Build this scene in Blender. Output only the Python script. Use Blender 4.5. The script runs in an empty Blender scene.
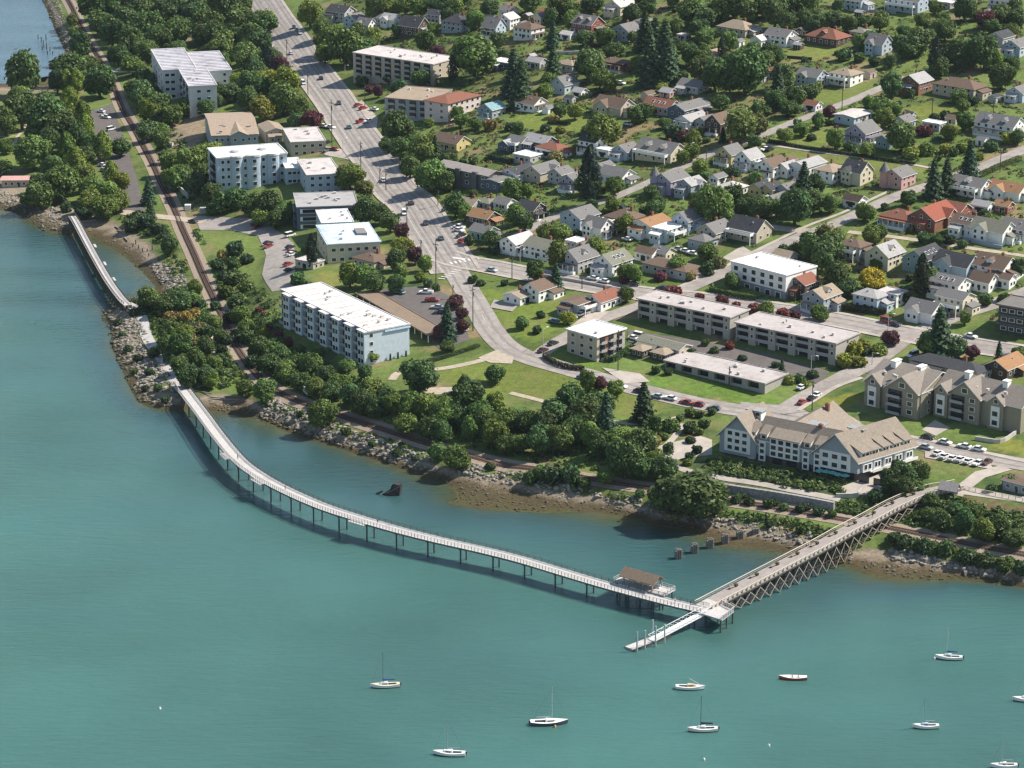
import bpy, bmesh, math, random
import numpy as np
from mathutils import Vector, Matrix
from mathutils.geometry import delaunay_2d_cdt

# ------------------------------------------------------------------ camera
F, CX, CY = 2850.0, 512.0, 384.0
PITCH = math.radians(18.1)
HCAM = 310.6
sc = bpy.context.scene
C = sc.collection
cam_d = bpy.data.cameras.new('camera')
cam = bpy.data.objects.new('camera', cam_d)
C.objects.link(cam)
cam.location = (0, 0, HCAM)
cam.rotation_euler = (math.pi / 2 - PITCH, 0, 0)
cam_d.sensor_width = 36.0
cam_d.lens = F / 1024.0 * 36.0
cam_d.clip_start = 1.0
cam_d.clip_end = 20000.0
sc.camera = cam
# ------------------------------------------------------------------ light
SUN_AZ = math.radians(79.0)      # clockwise from +Y (the view direction): from the right, a little behind the town
SUN_EL = math.radians(47.0)
w = bpy.data.worlds.new('World')
sc.world = w
w.use_nodes = True
nt = w.node_tree
sky = nt.nodes.new('ShaderNodeTexSky')
sky.sky_type = 'NISHITA'
sky.sun_disc = False
sky.sun_elevation = SUN_EL
sky.sun_rotation = SUN_AZ
sky.air_density = 1.3
sky.dust_density = 0.6
bg = nt.nodes['Background']
bg.inputs['Strength'].default_value = 0.088
nt.links.new(sky.outputs[0], bg.inputs['Color'])
sun_d = bpy.data.lights.new('sun', 'SUN')
sun_d.energy = 5.0
sun_d.angle = math.radians(0.55)
sun_d.color = (1.0, 0.93, 0.81)
sun = bpy.data.objects.new('sun', sun_d)
C.objects.link(sun)
sdir = Vector((math.sin(SUN_AZ) * math.cos(SUN_EL), math.cos(SUN_AZ) * math.cos(SUN_EL), math.sin(SUN_EL)))
sun.rotation_euler = sdir.to_track_quat('Z', 'Y').to_euler()
sun.location = (200, 500, 400)
sc.view_settings.view_transform = 'Standard'
sc.view_settings.look = 'None'
sc.view_settings.gamma = 1.0
sc.view_settings.use_curve_mapping = False
sc.view_settings.exposure = 0.62
sc.cycles.max_bounces = 4
sc.cycles.diffuse_bounces = 2
sc.cycles.glossy_bounces = 2
sc.cycles.transmission_bounces = 2
sc.cycles.transparent_max_bounces = 4
sc.cycles.filter_width = 1.4

R = random.Random(11)

# ------------------------------------------------------------------ helpers
_fw = np.array([0, math.cos(PITCH), -math.sin(PITCH)])
_up = np.array([0, math.sin(PITCH), math.cos(PITCH)])
_rt = np.array([1.0, 0, 0])
def ray(px, py):
    return _rt * (px - CX) / F + _up * (CY - py) / F + _fw
def at_z(px, py, z):
    d = ray(px, py)
    t = (z - HCAM) / d[2]
    return np.array([d[0] * t, d[1] * t, z])
def proj(p):
    d = np.array([p[0], p[1], p[2] - HCAM], float)
    k = d @ _fw
    return CX + F * (d @ _rt) / k, CY - F * (d @ _up) / k
def pxm(p):
    """pixels per metre at a world point"""
    return F / (np.array([p[0], p[1], p[2] - HCAM], float) @ _fw)

MATS = {}
def mat(name, col=(.5, .5, .5), rough=.7, spec=.3, metal=0.0, objcol=False, noise=0.0, nscale=1.0, bump=0.0, bscale=8.0, dirt=0.0, coord='Object', nscale2=None):
    if name in MATS: return MATS[name]
    m = bpy.data.materials.new(name)
    m.use_nodes = True
    n, l = m.node_tree.nodes, m.node_tree.links
    b = n['Principled BSDF']
    b.inputs['Roughness'].default_value = rough
    b.inputs['Specular IOR Level'].default_value = spec
    b.inputs['Metallic'].default_value = metal
    if objcol:
        oi = n.new('ShaderNodeObjectInfo'); src = oi.outputs['Color']
    else:
        rgb = n.new('ShaderNodeRGB'); rgb.outputs[0].default_value = (*col, 1); src = rgb.outputs[0]
    if noise or bump:
        tc = n.new('ShaderNodeNewGeometry'); pos = tc.outputs['Position']
        if coord == 'Object':
            tc = n.new('ShaderNodeTexCoord'); pos = tc.outputs['Object']
    if noise:
        nz = n.new('ShaderNodeTexNoise'); nz.inputs['Scale'].default_value = nscale; nz.inputs['Detail'].default_value = 5
        nz.inputs['Roughness'].default_value = .65
        l.new(pos, nz.inputs['Vector'])
        mr = n.new('ShaderNodeMapRange')
        mr.inputs[1].default_value = .25; mr.inputs[2].default_value = .75
        mr.inputs[3].default_value = 1 - noise; mr.inputs[4].default_value = 1 + noise
        l.new(nz.outputs['Fac'], mr.inputs[0])
        mx = n.new('ShaderNodeVectorMath'); mx.operation = 'SCALE'
        l.new(src, mx.inputs[0]); l.new(mr.outputs[0], mx.inputs['Scale'])
        src = mx.outputs[0]
    if dirt:
        nz = n.new('ShaderNodeTexNoise'); nz.inputs['Scale'].default_value = nscale2 or nscale * .35; nz.inputs['Detail'].default_value = 6
        nz.inputs['Roughness'].default_value = .7
        l.new(pos, nz.inputs['Vector'])
        mr = n.new('ShaderNodeMapRange'); mr.inputs[1].default_value = .5; mr.inputs[2].default_value = .72
        mr.inputs[3].default_value = 0; mr.inputs[4].default_value = dirt
        l.new(nz.outputs['Fac'], mr.inputs[0])
        mx = n.new('ShaderNodeMix'); mx.data_type = 'RGBA'
        l.new(mr.outputs[0], mx.inputs[0]); l.new(src, mx.inputs[6]); mx.inputs[7].default_value = (.14, .11, .09, 1)
        src = mx.outputs[2]
    l.new(src, b.inputs['Base Color'])
    if bump:
        nb = n.new('ShaderNodeTexNoise'); nb.inputs['Scale'].default_value = bscale; nb.inputs['Detail'].default_value = 3
        l.new(pos, nb.inputs['Vector'])
        bp = n.new('ShaderNodeBump'); bp.inputs['Strength'].default_value = bump; bp.inputs['Distance'].default_value = .2
        l.new(nb.outputs['Fac'], bp.inputs['Height']); l.new(bp.outputs[0], b.inputs['Normal'])
    MATS[name] = m
    return m

M_SIDING = mat('painted_siding', objcol=True, rough=.65, noise=.10, nscale=.9, dirt=.18, nscale2=.5)
M_SHINGLE = mat('shingle_roof', objcol=True, rough=.85, spec=.15, noise=.22, nscale=1.6, dirt=.3, nscale2=.35, bump=.5, bscale=5)
M_FLAT = mat('flat_roof', objcol=True, rough=.8, spec=.2, noise=.12, nscale=.6, dirt=.55, nscale2=.16)
M_TRIM = mat('white_trim', (.76, .76, .74), .5, .3, noise=.05, nscale=2)
M_GLASS = mat('window_glass', (.025, .032, .04), .08, .5)
M_DARK = mat('dark_opening', (.03, .032, .035), .8, .1)
M_BRICK = mat('brick', (.24, .11, .075), .85, .2, noise=.3, nscale=3)
M_CONC = mat('concrete', (.45, .43, .40), .85, .2, noise=.2, nscale=.5, coord='World')
M_PAVE = mat('pale_pavement', (.40, .355, .315), .9, .15, noise=.2, nscale=.25, dirt=.25, nscale2=.09, coord='World')
M_ASPH = mat('asphalt', (.305, .275, .255), .9, .15, noise=.24, nscale=.35, dirt=.42, nscale2=.07, coord='World')
M_ASPHD = mat('dark_asphalt', (.125, .112, .108), .9, .15, noise=.2, nscale=.35, dirt=.3, nscale2=.08, coord='World')
M_GRAVEL = mat('gravel', (.40, .34, .27), .95, .1, noise=.25, nscale=.7, dirt=.2, nscale2=.2, coord='World')
M_WORN = mat('worn_asphalt', (.235, .21, .195), .85, .2, noise=.3, nscale=.3, coord='World')
M_PAINT = mat('road_paint', (.60, .58, .54), .7, .2, noise=.15, nscale=.5, coord='World')
M_BALLAST = mat('ballast', (.28, .225, .175), .95, .1, noise=.3, nscale=1.2, coord='World')
M_OILY = mat('oily_ballast', (.13, .09, .07), .95, .1, noise=.3, nscale=1.0, coord='World')
M_TIE = mat('railway_tie', (.07, .05, .04), .9, .1)
M_RAIL = mat('rail_steel', (.20, .15, .12), .5, .5, .3)
M_WOOD = mat('weathered_timber', (.30, .255, .20), .85, .15, noise=.25, nscale=1.5)
M_BRACE = mat('brace_timber', (.36, .32, .26), .85, .15, noise=.3, nscale=1.0)
M_DWOOD = mat('creosoted_timber', (.075, .062, .05), .85, .15, noise=.3, nscale=1.5)
M_DECK = mat('pale_deck', (.46, .44, .43), .8, .2, noise=.16, nscale=.9, dirt=.25, nscale2=.2, coord='World')
M_DECKB = mat('timber_deck', (.31, .275, .255), .85, .2, noise=.18, nscale=.6, dirt=.25, nscale2=.2, coord='World')
M_STEEL = mat('dark_steel', (.10, .11, .11), .5, .4, .4)
M_PAINTC = mat('painted_object', objcol=True, rough=.35, spec=.5)
M_MATTEC = mat('matte_object', objcol=True, rough=.8, spec=.2, noise=.12, nscale=2)
M_TYRE = mat('tyre_rubber', (.02, .02, .02), .8, .1)
M_BARK = mat('bark', (.10, .075, .055), .9, .1, noise=.3, nscale=3)

def leaf_mat(name):
    m = bpy.data.materials.new(name); m.use_nodes = True
    n, l = m.node_tree.nodes, m.node_tree.links
    b = n['Principled BSDF']; b.inputs['Roughness'].default_value = .55; b.inputs['Specular IOR Level'].default_value = .25
    oi = n.new('ShaderNodeObjectInfo')
    at = n.new('ShaderNodeAttribute'); at.attribute_name = 'tint'
    mx = n.new('ShaderNodeVectorMath'); mx.operation = 'MULTIPLY'
    l.new(oi.outputs['Color'], mx.inputs[0]); l.new(at.outputs['Color'], mx.inputs[1])
    l.new(mx.outputs[0], b.inputs['Base Color'])
    tr = n.new('ShaderNodeBsdfTranslucent'); l.new(mx.outputs[0], tr.inputs['Color'])
    ms = n.new('ShaderNodeMixShader'); ms.inputs[0].default_value = .28
    l.new(b.outputs[0], ms.inputs[1]); l.new(tr.outputs[0], ms.inputs[2])
    l.new(ms.outputs[0], n['Material Output'].inputs['Surface'])
    return m
M_LEAF = leaf_mat('leaves')

class MB:
    """collects shapes, then links them as ONE mesh object"""
    def __init__(s): s.v = []; s.f = []; s.m = []
    def poly(s, pts, mi=0):
        i = len(s.v); s.v += [tuple(p) for p in pts]; s.f.append(tuple(range(i, i + len(pts)))); s.m.append(mi)
    def box(s, x0, x1, y0, y1, z0, z1, mi=0):
        i = len(s.v)
        s.v += [(x0, y0, z0), (x1, y0, z0), (x1, y1, z0), (x0, y1, z0), (x0, y0, z1), (x1, y0, z1), (x1, y1, z1), (x0, y1, z1)]
        for q in ((0, 3, 2, 1), (4, 5, 6, 7), (0, 1, 5, 4), (1, 2, 6, 5), (2, 3, 7, 6), (3, 0, 4, 7)):
            s.f.append(tuple(i + k for k in q)); s.m.append(mi)
    def prism(s, base, top, mi=0):
        """two rings of equal length, capped"""
        i = len(s.v); n = len(base); s.v += [tuple(p) for p in base] + [tuple(p) for p in top]
        s.f.append(tuple(i + k for k in reversed(range(n)))); s.m.append(mi)
        s.f.append(tuple(i + n + k for k in range(n))); s.m.append(mi)
        for k in range(n):
            j = (k + 1) % n
            s.f.append((i + k, i + j, i + n + j, i + n + k)); s.m.append(mi)
    def bar(s, a, b, w, h=None, mi=0):
        a, b = Vector(a), Vector(b); h = h or w
        d = (b - a).normalized()
        u = d.cross(Vector((0, 0, 1)))
        if u.length < 1e-4: u = Vector((1, 0, 0))
        u.normalize(); v = u.cross(d)
        o = [u * (sx * w / 2) + v * (sy * h / 2) for sx, sy in ((-1, -1), (1, -1), (1, 1), (-1, 1))]
        s.prism([a + q for q in o], [b + q for q in o], mi)
    def tube(s, a, b, r0, r1=None, n=8, mi=0):
        a, b = Vector(a), Vector(b); r1 = r0 if r1 is None else r1
        d = (b - a).normalized(); u = d.orthogonal().normalized(); v = d.cross(u)
        ring = lambda c, r: [c + (u * math.cos(2 * math.pi * k / n) + v * math.sin(2 * math.pi * k / n)) * r for k in range(n)]
        s.prism(ring(a, r0), ring(b, r1), mi)
    def build(s, name, mats, parent=None, color=None, smooth=False, recalc=True):
        me = bpy.data.meshes.new(name)
        me.from_pydata(s.v, [], s.f)
        if not isinstance(mats, (list, tuple)): mats = [mats]
        for q in mats: me.materials.append(q)
        if len(mats) > 1: me.polygons.foreach_set('material_index', s.m)
        if recalc:
            bm = bmesh.new(); bm.from_mesh(me); bmesh.ops.recalc_face_normals(bm, faces=bm.faces); bm.to_mesh(me); bm.free()
        if smooth: me.polygons.foreach_set('use_smooth', [True] * len(me.polygons))
        return link(name, me, parent, color)
def link(name, me, parent=None, color=None, loc=None, rz=0, scale=None):
    o = bpy.data.objects.new(name, me); C.objects.link(o)
    if parent is not None: o.parent = parent
    if color is not None: o.color = (*color, 1)
    if loc is not None: o.location = loc
    if rz: o.rotation_euler = (0, 0, rz)
    if scale is not None: o.scale = scale
    return o
AUTO = []       # (object, description, position) that get their place words at the end
def tag(o, label=None, cat=None, group=None, kind=None, auto=None):
    if label: o['label'] = label
    if cat: o['category'] = cat
    if group: o['group'] = group
    if kind: o['kind'] = kind
    if auto: AUTO.append((o, auto))
    return o
def thing(name, loc, rz=0, **kw):
    o = bpy.data.objects.new(name, None); C.objects.link(o)
    o.location = loc; o.rotation_euler = (0, 0, rz); o.empty_display_size = 1
    return tag(o, **kw)
def dup(root, loc, rz=0, scale=None, color=None, colored=()):
    """a copy of a thing with copies of its parts and their sub-parts"""
    r = root.copy(); C.objects.link(r); r.location = loc; r.rotation_euler = (0, 0, rz)
    if scale is not None: r.scale = scale
    for ch in root.children:
        c = ch.copy(); C.objects.link(c); c.parent = r
        if color is not None and (not colored or ch.name.split('.')[0] in colored): c.color = (*color, 1)
        for g in ch.children:
            d = g.copy(); C.objects.link(d); d.parent = c
    return r

# the faint summer haze over the bay
mb_h = None
def haze():
    mb = MB(); mb.box(-700, 700, -60, 2300, -16, 345)
    m = bpy.data.materials.new('haze'); m.use_nodes = True
    n, l = m.node_tree.nodes, m.node_tree.links; n.clear()
    o = n.new('ShaderNodeOutputMaterial'); v = n.new('ShaderNodeVolumePrincipled')
    v.inputs['Color'].default_value = (.72, .84, 1.0, 1); v.inputs['Density'].default_value = HAZE; v.inputs['Anisotropy'].default_value = .3
    l.new(v.outputs[0], o.inputs['Volume'])
    tag(mb.build('haze', m), kind='stuff')
HAZE = .00002
haze()
# ------------------------------------------------------------------ terrain
RAILPX = [(52, -22), (68, 0), (78, 20), (88, 40), (101, 62), (113, 85), (122, 108), (133, 127), (143, 146), (153, 165), (162, 185), (169, 198), (176, 213), (182, 228), (193, 252), (205, 280), (213, 297), (224, 320), (234, 343), (246, 362), (262, 380), (283, 394), (310, 405), (345, 417), (385, 430), (430, 444), (470, 455), (510, 463), (560, 473), (600, 480), (650, 488), (724, 500), (780, 509), (862, 523), (900, 530), (950, 540), (985, 547), (1024, 554), (1090, 566)]
def smooth_line(pts, step=3.0):
    """Catmull-Rom through world points, resampled"""
    P = [np.array(p, float) for p in pts]
    P = [2 * P[0] - P[1]] + P + [2 * P[-1] - P[-2]]
    out = []
    for i in range(1, len(P) - 2):
        n = max(1, int(np.linalg.norm(P[i + 1][:2] - P[i][:2]) / step))
        for k in range(n):
            t = k / n
            a, b, c, d = P[i - 1], P[i], P[i + 1], P[i + 2]
            out.append(.5 * ((2 * b) + (c - a) * t + (2 * a - 5 * b + 4 * c - d) * t * t + (3 * b - a - 3 * c + d) * t ** 3))
    out.append(P[-2])
    return np.array(out)
RAIL = smooth_line([at_z(x, y, 5.5) for x, y in RAILPX], 4.0)
SHORES = [
    [(30, -25), (40, -10), (47, 8), (54, 25), (62, 42), (69, 56), (63, 70), (52, 83), (30, 85), (0, 84), (-60, 86)],
    [(-60, 203), (0, 210), (18, 212), (28, 220), (42, 231), (58, 236), (70, 235), (90, 236), (101, 243), (115, 250), (130, 260), (140, 268), (150, 278), (157, 288), (160, 296), (148, 300), (134, 300), (122, 304), (108, 309), (103, 315), (111, 330), (110, 345), (117, 360), (124, 375), (130, 390), (137, 402), (150, 409), (172, 411), (190, 408), (208, 412), (235, 415), (255, 417), (270, 421), (290, 431), (310, 438), (330, 444), (350, 451), (375, 459), (400, 468), (425, 475), (440, 479), (452, 486), (459, 494), (450, 500), (441, 504), (468, 509), (500, 513), (545, 514), (575, 512), (600, 512), (625, 516), (645, 521), (665, 527), (690, 531), (700, 536), (713, 545), (735, 549), (768, 550), (806, 555), (830, 561), (855, 570), (875, 580), (900, 582), (930, 580), (960, 580), (985, 582), (1005, 584), (1024, 588), (1090, 600)],
]
CTRL = []        # x, y, z
EDGES = []
def addline(pts, con=True):
    i = len(CTRL)
    CTRL.extend([tuple(p) for p in pts])
    if con: EDGES.extend([(i + k, i + k + 1) for k in range(len(pts) - 1)])
for s in SHORES: addline([at_z(x, y, 0.0) for x, y in s])
def side(line, off, z):
    d = np.gradient(line[:, :2], axis=0); d /= np.linalg.norm(d, axis=1)[:, None] + 1e-9
    n = np.stack([-d[:, 1], d[:, 0]], 1)          # left of travel = land side
    q = line.copy(); q[:, :2] += n * off; q[:, 2] = z
    return q
rs = RAIL[::3]
addline(side(rs, 4.5, 5.5), False); addline(side(rs, -4.5, 5.5), False)
for x, y, z in [
    # toes of the banks
    (430, 472, 1.6), (460, 476, 1.8), (490, 480, 1.8), (515, 484, 1.7), (540, 494, 1.6), (575, 500, 1.5), (610, 504, 1.5), (638, 510, 1.5),
    (700, 521, 1.6), (735, 530, 1.7), (770, 540, 1.6), (800, 546, 1.6), (845, 556, 1.6), (900, 560, 1.7), (940, 567, 1.7), (985, 573, 1.6), (1024, 579, 1.6),
    (500, 499, .30), (540, 504, .30), (470, 502, .30), (455, 503, .2), (520, 494, .5), (570, 506, .35), (600, 508, .4), (750, 542, .5), (790, 549, .4), (890, 574, .4), (950, 575, .4), (1000, 580, .4),
    (12, 200, 1.8), (40, 212, 1.6), (100, 226, 1.6), (125, 240, 1.6), (145, 258, 1.6), (160, 272, 1.7), (170, 290, 2), (215, 405, 1.2), (245, 402, 1.6),
    # headland
    (135, 308, 4), (145, 330, 3.6), (155, 345, 3.6), (168, 372, 3.8), (180, 385, 4.2), (190, 392, 4.0), (175, 310, 4.5), (185, 340, 5), (200, 370, 5.2), (225, 378, 5.2), (125, 320, 2.2), (130, 350, 2), (140, 375, 1.6), (152, 395, 1.5), (215, 392, 3),
    # park
    (0, 100, 3.2), (30, 100, 3.5), (20, 160, 4), (60, 200, 3.2), (60, 150, 4.2), (40, 90, 2.4), (5, 90, 2.4), (70, 90, 3.5), (85, 100, 4.5), (105, 120, 5), (120, 160, 5), (138, 195, 5), (100, 205, 3.4), (125, 215, 4), (150, 225, 4.6), (-50, 150, 4), (90, 222, 2.6),
    # bluff and buildings by the road
    (130, 20, 9), (150, 60, 12), (170, 108, 12), (180, 128, 12), (200, 150, 12), (200, 175, 10), (220, 196, 10), (240, 205, 11), (165, 135, 8), (180, 170, 7.5), (200, 20, 16), (240, 50, 18), (235, 110, 15), (255, 150, 15), (270, 195, 14),
    (185, 219, 5.6), (205, 221, 5.8), (230, 222, 7), (262, 228, 9), (282, 258, 12), (275, 290, 13.5), (225, 240, 7), (245, 275, 9), (255, 300, 10.5), (280, 320, 12), (320, 343, 12), (365, 364, 12), (405, 355, 12.6), (430, 350, 13.5), (300, 360, 8.5), (270, 340, 8.5), (340, 380, 9), (380, 400, 9.5), (420, 412, 10), (480, 412, 10), (300, 270, 15), (325, 262, 15), (350, 262, 15.5), (400, 290, 16.5), (440, 300, 17), (395, 325, 14.5),
    # streets
    (255, -8, 26.5), (262, 0, 26), (295, 48, 24), (331, 96, 22), (363, 144, 20.5), (412, 200, 19), (430, 232, 18.5), (455, 262, 18), (480, 300, 17.2), (500, 340, 15.5), (545, 362, 14.5), (600, 375, 13.5), (650, 390, 12.8), (700, 404, 12.2), (760, 414, 12), (815, 392, 13.5), (850, 373, 15.5), (885, 352, 17.8), (870, 434, 12.2), (920, 444, 12.3), (1024, 465, 12.6), (1090, 478, 12.6),
    (540, 277, 19.2), (600, 286, 20), (650, 294, 20.5), (700, 298, 20.8), (830, 317, 20), (930, 338, 19.5), (1024, 352, 20), (1090, 362, 20),
    (520, 310, 17.5), (550, 320, 17.6), (470, 375, 12.5), (540, 385, 12.5), (610, 405, 11.5), (520, 405, 10.5), (575, 420, 10.5), (620, 432, 10.5), (655, 452, 9.5), (700, 471, 9), (740, 480, 9), (800, 492, 9), (850, 486, 9.5), (720, 440, 10.3), (860, 478, 10), (910, 465, 11.2), (900, 482, 10.3), (945, 493, 11), (985, 498, 11.3), (1024, 506, 11.5), (1090, 515, 12),
    (660, 420, 11), (690, 345, 16.5), (640, 335, 16.5), (830, 366, 16), (740, 382, 14), (870, 415, 14), (920, 422, 13.6), (1000, 436, 13.6), (930, 375, 16.5), (1000, 380, 17), (1000, 340, 20.5), (1000, 308, 24),
    # hill
    (690, 287, 22), (735, 268, 25), (768, 250, 28), (805, 235, 30.5), (840, 222, 33), (895, 197, 36.5), (940, 182, 38.5), (985, 166, 41), (1024, 150, 43.5), (1090, 128, 46), (560, 245, 22.5), (600, 262, 22), (525, 230, 23.5), (605, 203, 29), (650, 182, 33), (683, 167, 35), (740, 144, 39.5), (797, 121, 43.5), (865, 95, 48.5), (900, 79, 51), (1024, 95, 51), (1024, 40, 59), (920, 18, 61), (1024, 0, 66), (780, 45, 53), (830, 40, 55), (680, 80, 45.5), (620, 78, 43), (560, 50, 43.5), (600, 40, 46), (660, 20, 53), (720, 30, 54), (520, 110, 34), (450, 145, 26), (490, 180, 25), (470, 65, 33), (400, 70, 27), (400, 110, 24), (440, 40, 37), (370, 35, 31), (345, 12, 33), (520, 35, 42), (760, 5, 61), (880, 5, 62.5), (640, -5, 58), (512, -5, 50), (420, -5, 43), (330, -8, 33), (960, 250, 31.5), (1024, 258, 31.5), (870, 262, 27.5), (940, 295, 24.5), (870, 300, 22), (790, 298, 22),
    # bottom of the water
    (0, 300, -8), (60, 400, -9), (120, 450, -8), (0, 600, -14), (-60, 760, -14), (300, 640, -13), (500, 640, -12), (700, 720, -13), (900, 680, -13), (1090, 760, -14), (1000, 630, -8), (1090, 640, -9), (280, 520, -7), (400, 560, -8), (600, 620, -8), (225, 450, -3), (300, 465, -3.2), (390, 500, -3.2), (480, 530, -3), (560, 545, -3.2), (640, 550, -3), (690, 560, -2), (760, 575, -2), (850, 600, -3), (75, 255, -3), (105, 300, -4), (95, 340, -4), (105, 262, -1.2), (120, 280, -1.3), (140, 288, -1), (0, 20, -8), (20, 60, -5), (-60, 10, -9), (-60, 300, -9), (100, 380, -5), (140, 425, -4), (30, 240, -3)]:
    CTRL.append(tuple(at_z(x, y, z)))
X0, X1, Y0, Y1, GS = -470.0, 470.0, 540.0, 2140.0, 2.5
for x, y, z in [(X0 - 60, Y1 + 60, 20), (X0 - 60, 1780, -9), (-200, Y1 + 60, 45), (0, Y1 + 60, 75), (200, Y1 + 60, 90), (X1 + 60, Y1 + 60, 95), (X1 + 60, 1590, 78), (X1 + 60, 1270, 55), (300, 1590, 80), (120, 1650, 74), (-60, 1780, 60), (-150, 1780, 42), (-290, 1780, -3), (-250, 1780, 10), (X0 - 60, Y0 - 60, -14), (X1 + 60, Y0 - 60, -14), (0, Y0 - 60, -14), (X1 + 60, 920, 16), (X1 + 60, 1020, 25), (X0 - 60, 1000, -9), (X0 - 60, 1280, 3)]:
    CTRL.append((x, y, z))
def tin():
    vs = [Vector((p[0], p[1])) for p in CTRL]
    ov, oe, of, vi, ei, fi = delaunay_2d_cdt(vs, EDGES, [], 0, 1e-4)
    zz = []
    for k, src in enumerate(vi):
        if src: zz.append(CTRL[src[0]][2])
        else:
            q = ov[k]; d = sorted(((q.x - c[0]) ** 2 + (q.y - c[1]) ** 2, c[2]) for c in CTRL)[:2]
            zz.append((d[0][1] + d[1][1]) / 2)
    nx, ny = int((X1 - X0) / GS) + 1, int((Y1 - Y0) / GS) + 1
    Z = np.full((ny, nx), np.nan)
    for f in of:
        for t in range(1, len(f) - 1):
            i, j, k = f[0], f[t], f[t + 1]
            ax, ay, bx, by, cx, cy = ov[i].x, ov[i].y, ov[j].x, ov[j].y, ov[k].x, ov[k].y
            den = (by - cy) * (ax - cx) + (cx - bx) * (ay - cy)
            if abs(den) < 1e-9: continue
            gx0 = max(0, int(math.ceil((min(ax, bx, cx) - X0) / GS))); gx1 = min(nx - 1, int((max(ax, bx, cx) - X0) / GS))
            gy0 = max(0, int(math.ceil((min(ay, by, cy) - Y0) / GS))); gy1 = min(ny - 1, int((max(ay, by, cy) - Y0) / GS))
            if gx1 < gx0 or gy1 < gy0: continue
            xs = X0 + GS * np.arange(gx0, gx1 + 1); ys = Y0 + GS * np.arange(gy0, gy1 + 1)
            xx, yy = np.meshgrid(xs, ys)
            wa = ((by - cy) * (xx - cx) + (cx - bx) * (yy - cy)) / den
            wb = ((cy - ay) * (xx - cx) + (ax - cx) * (yy - cy)) / den
            wc = 1 - wa - wb
            ok = (wa > -1e-6) & (wb > -1e-6) & (wc > -1e-6)
            sub = Z[gy0:gy1 + 1, gx0:gx1 + 1]
            sub[ok] = (wa * zz[i] + wb * zz[j] + wc * zz[k])[ok]
    Z[np.isnan(Z)] = -5
    def blur(Z):
        P = np.pad(Z, 1, mode='edge')
        return sum(P[a:a + Z.shape[0], b:b + Z.shape[1]] * wgt for a, b, wgt in ((0, 0, 1), (0, 1, 2), (0, 2, 1), (1, 0, 2), (1, 1, 4), (1, 2, 2), (2, 0, 1), (2, 1, 2), (2, 2, 1))) / 16
    Zs = Z
    for _ in range(5): Zs = blur(Zs)
    wl = np.clip((Z - 2.5) / 3, 0, 1)             # keep the shoreline crisp, smooth the land
    return Z * (1 - wl) * .6 + blur(Z) * (1 - wl) * .4 + Zs * wl
ZG = tin()
def gz(x, y):
    u = min(max((x - X0) / GS, 0), ZG.shape[1] - 1.001); v = min(max((y - Y0) / GS, 0), ZG.shape[0] - 1.001)
    i, j = int(u), int(v); a, b = u - i, v - j
    return (ZG[j, i] * (1 - a) + ZG[j, i + 1] * a) * (1 - b) + (ZG[j + 1, i] * (1 - a) + ZG[j + 1, i + 1] * a) * b
def gzv(x, y):
    u = np.clip((x - X0) / GS, 0, ZG.shape[1] - 1.001); v = np.clip((y - Y0) / GS, 0, ZG.shape[0] - 1.001)
    i = u.astype(int); j = v.astype(int); a = u - i; b = v - j
    return (ZG[j, i] * (1 - a) + ZG[j, i + 1] * a) * (1 - b) + (ZG[j + 1, i] * (1 - a) + ZG[j + 1, i + 1] * a) * b
_ts = np.linspace(560, 2400, 1841)
def hit(px, py, lift=0.0):
    """where the sight line through a pixel meets the ground raised by `lift`; returns the ground point below"""
    d = ray(px, py)
    x, y, z = d[0] * _ts, d[1] * _ts, HCAM + d[2] * _ts
    below = z < np.maximum(gzv(x, y), 0) + lift
    k = int(np.argmax(below)) if below.any() else len(_ts) - 1
    lo, hi = _ts[max(k - 1, 0)], _ts[k]
    for _ in range(14):
        m = (lo + hi) / 2
        if HCAM + d[2] * m < max(gz(d[0] * m, d[1] * m), 0) + lift: hi = m
        else: lo = m
    x, y = d[0] * hi, d[1] * hi
    return np.array([x, y, max(gz(x, y), 0)])

def inpoly(x, y, poly):
    r = np.zeros(np.shape(x), bool); n = len(poly)
    for i in range(n):
        x1, y1 = poly[i][:2]; x2, y2 = poly[(i + 1) % n][:2]
        c = ((y1 > y) != (y2 > y)) & (x < (x2 - x1) * (y - y1) / (y2 - y1 + 1e-12) + x1)
        r ^= c
    return r
ny, nx = ZG.shape
gx, gy = np.meshgrid(X0 + GS * np.arange(nx), Y0 + GS * np.arange(ny))
cov = np.zeros((ny, nx, 3))
cov[:] = (.100, .142, .038)
_r = np.random.RandomState(4)
def lownoise(sc_, seed):
    rr = np.random.RandomState(seed); gw, gh = int((X1 - X0) / sc_) + 3, int((Y1 - Y0) / sc_) + 3
    g = rr.rand(gh, gw); u = (gx - X0) / sc_; v = (gy - Y0) / sc_; i = u.astype(int); j = v.astype(int); a = u - i; b = v - j
    a = a * a * (3 - 2 * a); b = b * b * (3 - 2 * b)
    return (g[j, i] * (1 - a) + g[j, i + 1] * a) * (1 - b) + (g[j + 1, i] * (1 - a) + g[j + 1, i + 1] * a) * b
n1, n2 = lownoise(17, 1), lownoise(7, 2)
cov *= (.75 + .6 * n1)[..., None]
lush = np.clip((n2 - .62) * 4, 0, 1)[..., None]
cov = cov * (1 - lush) + np.array((.055, .092, .03)) * lush
dry = np.clip((lownoise(12, 5) - .72) * 5, 0, 1)[..., None]
cov = cov * (1 - dry) + np.array((.22, .17, .095)) * dry
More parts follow.
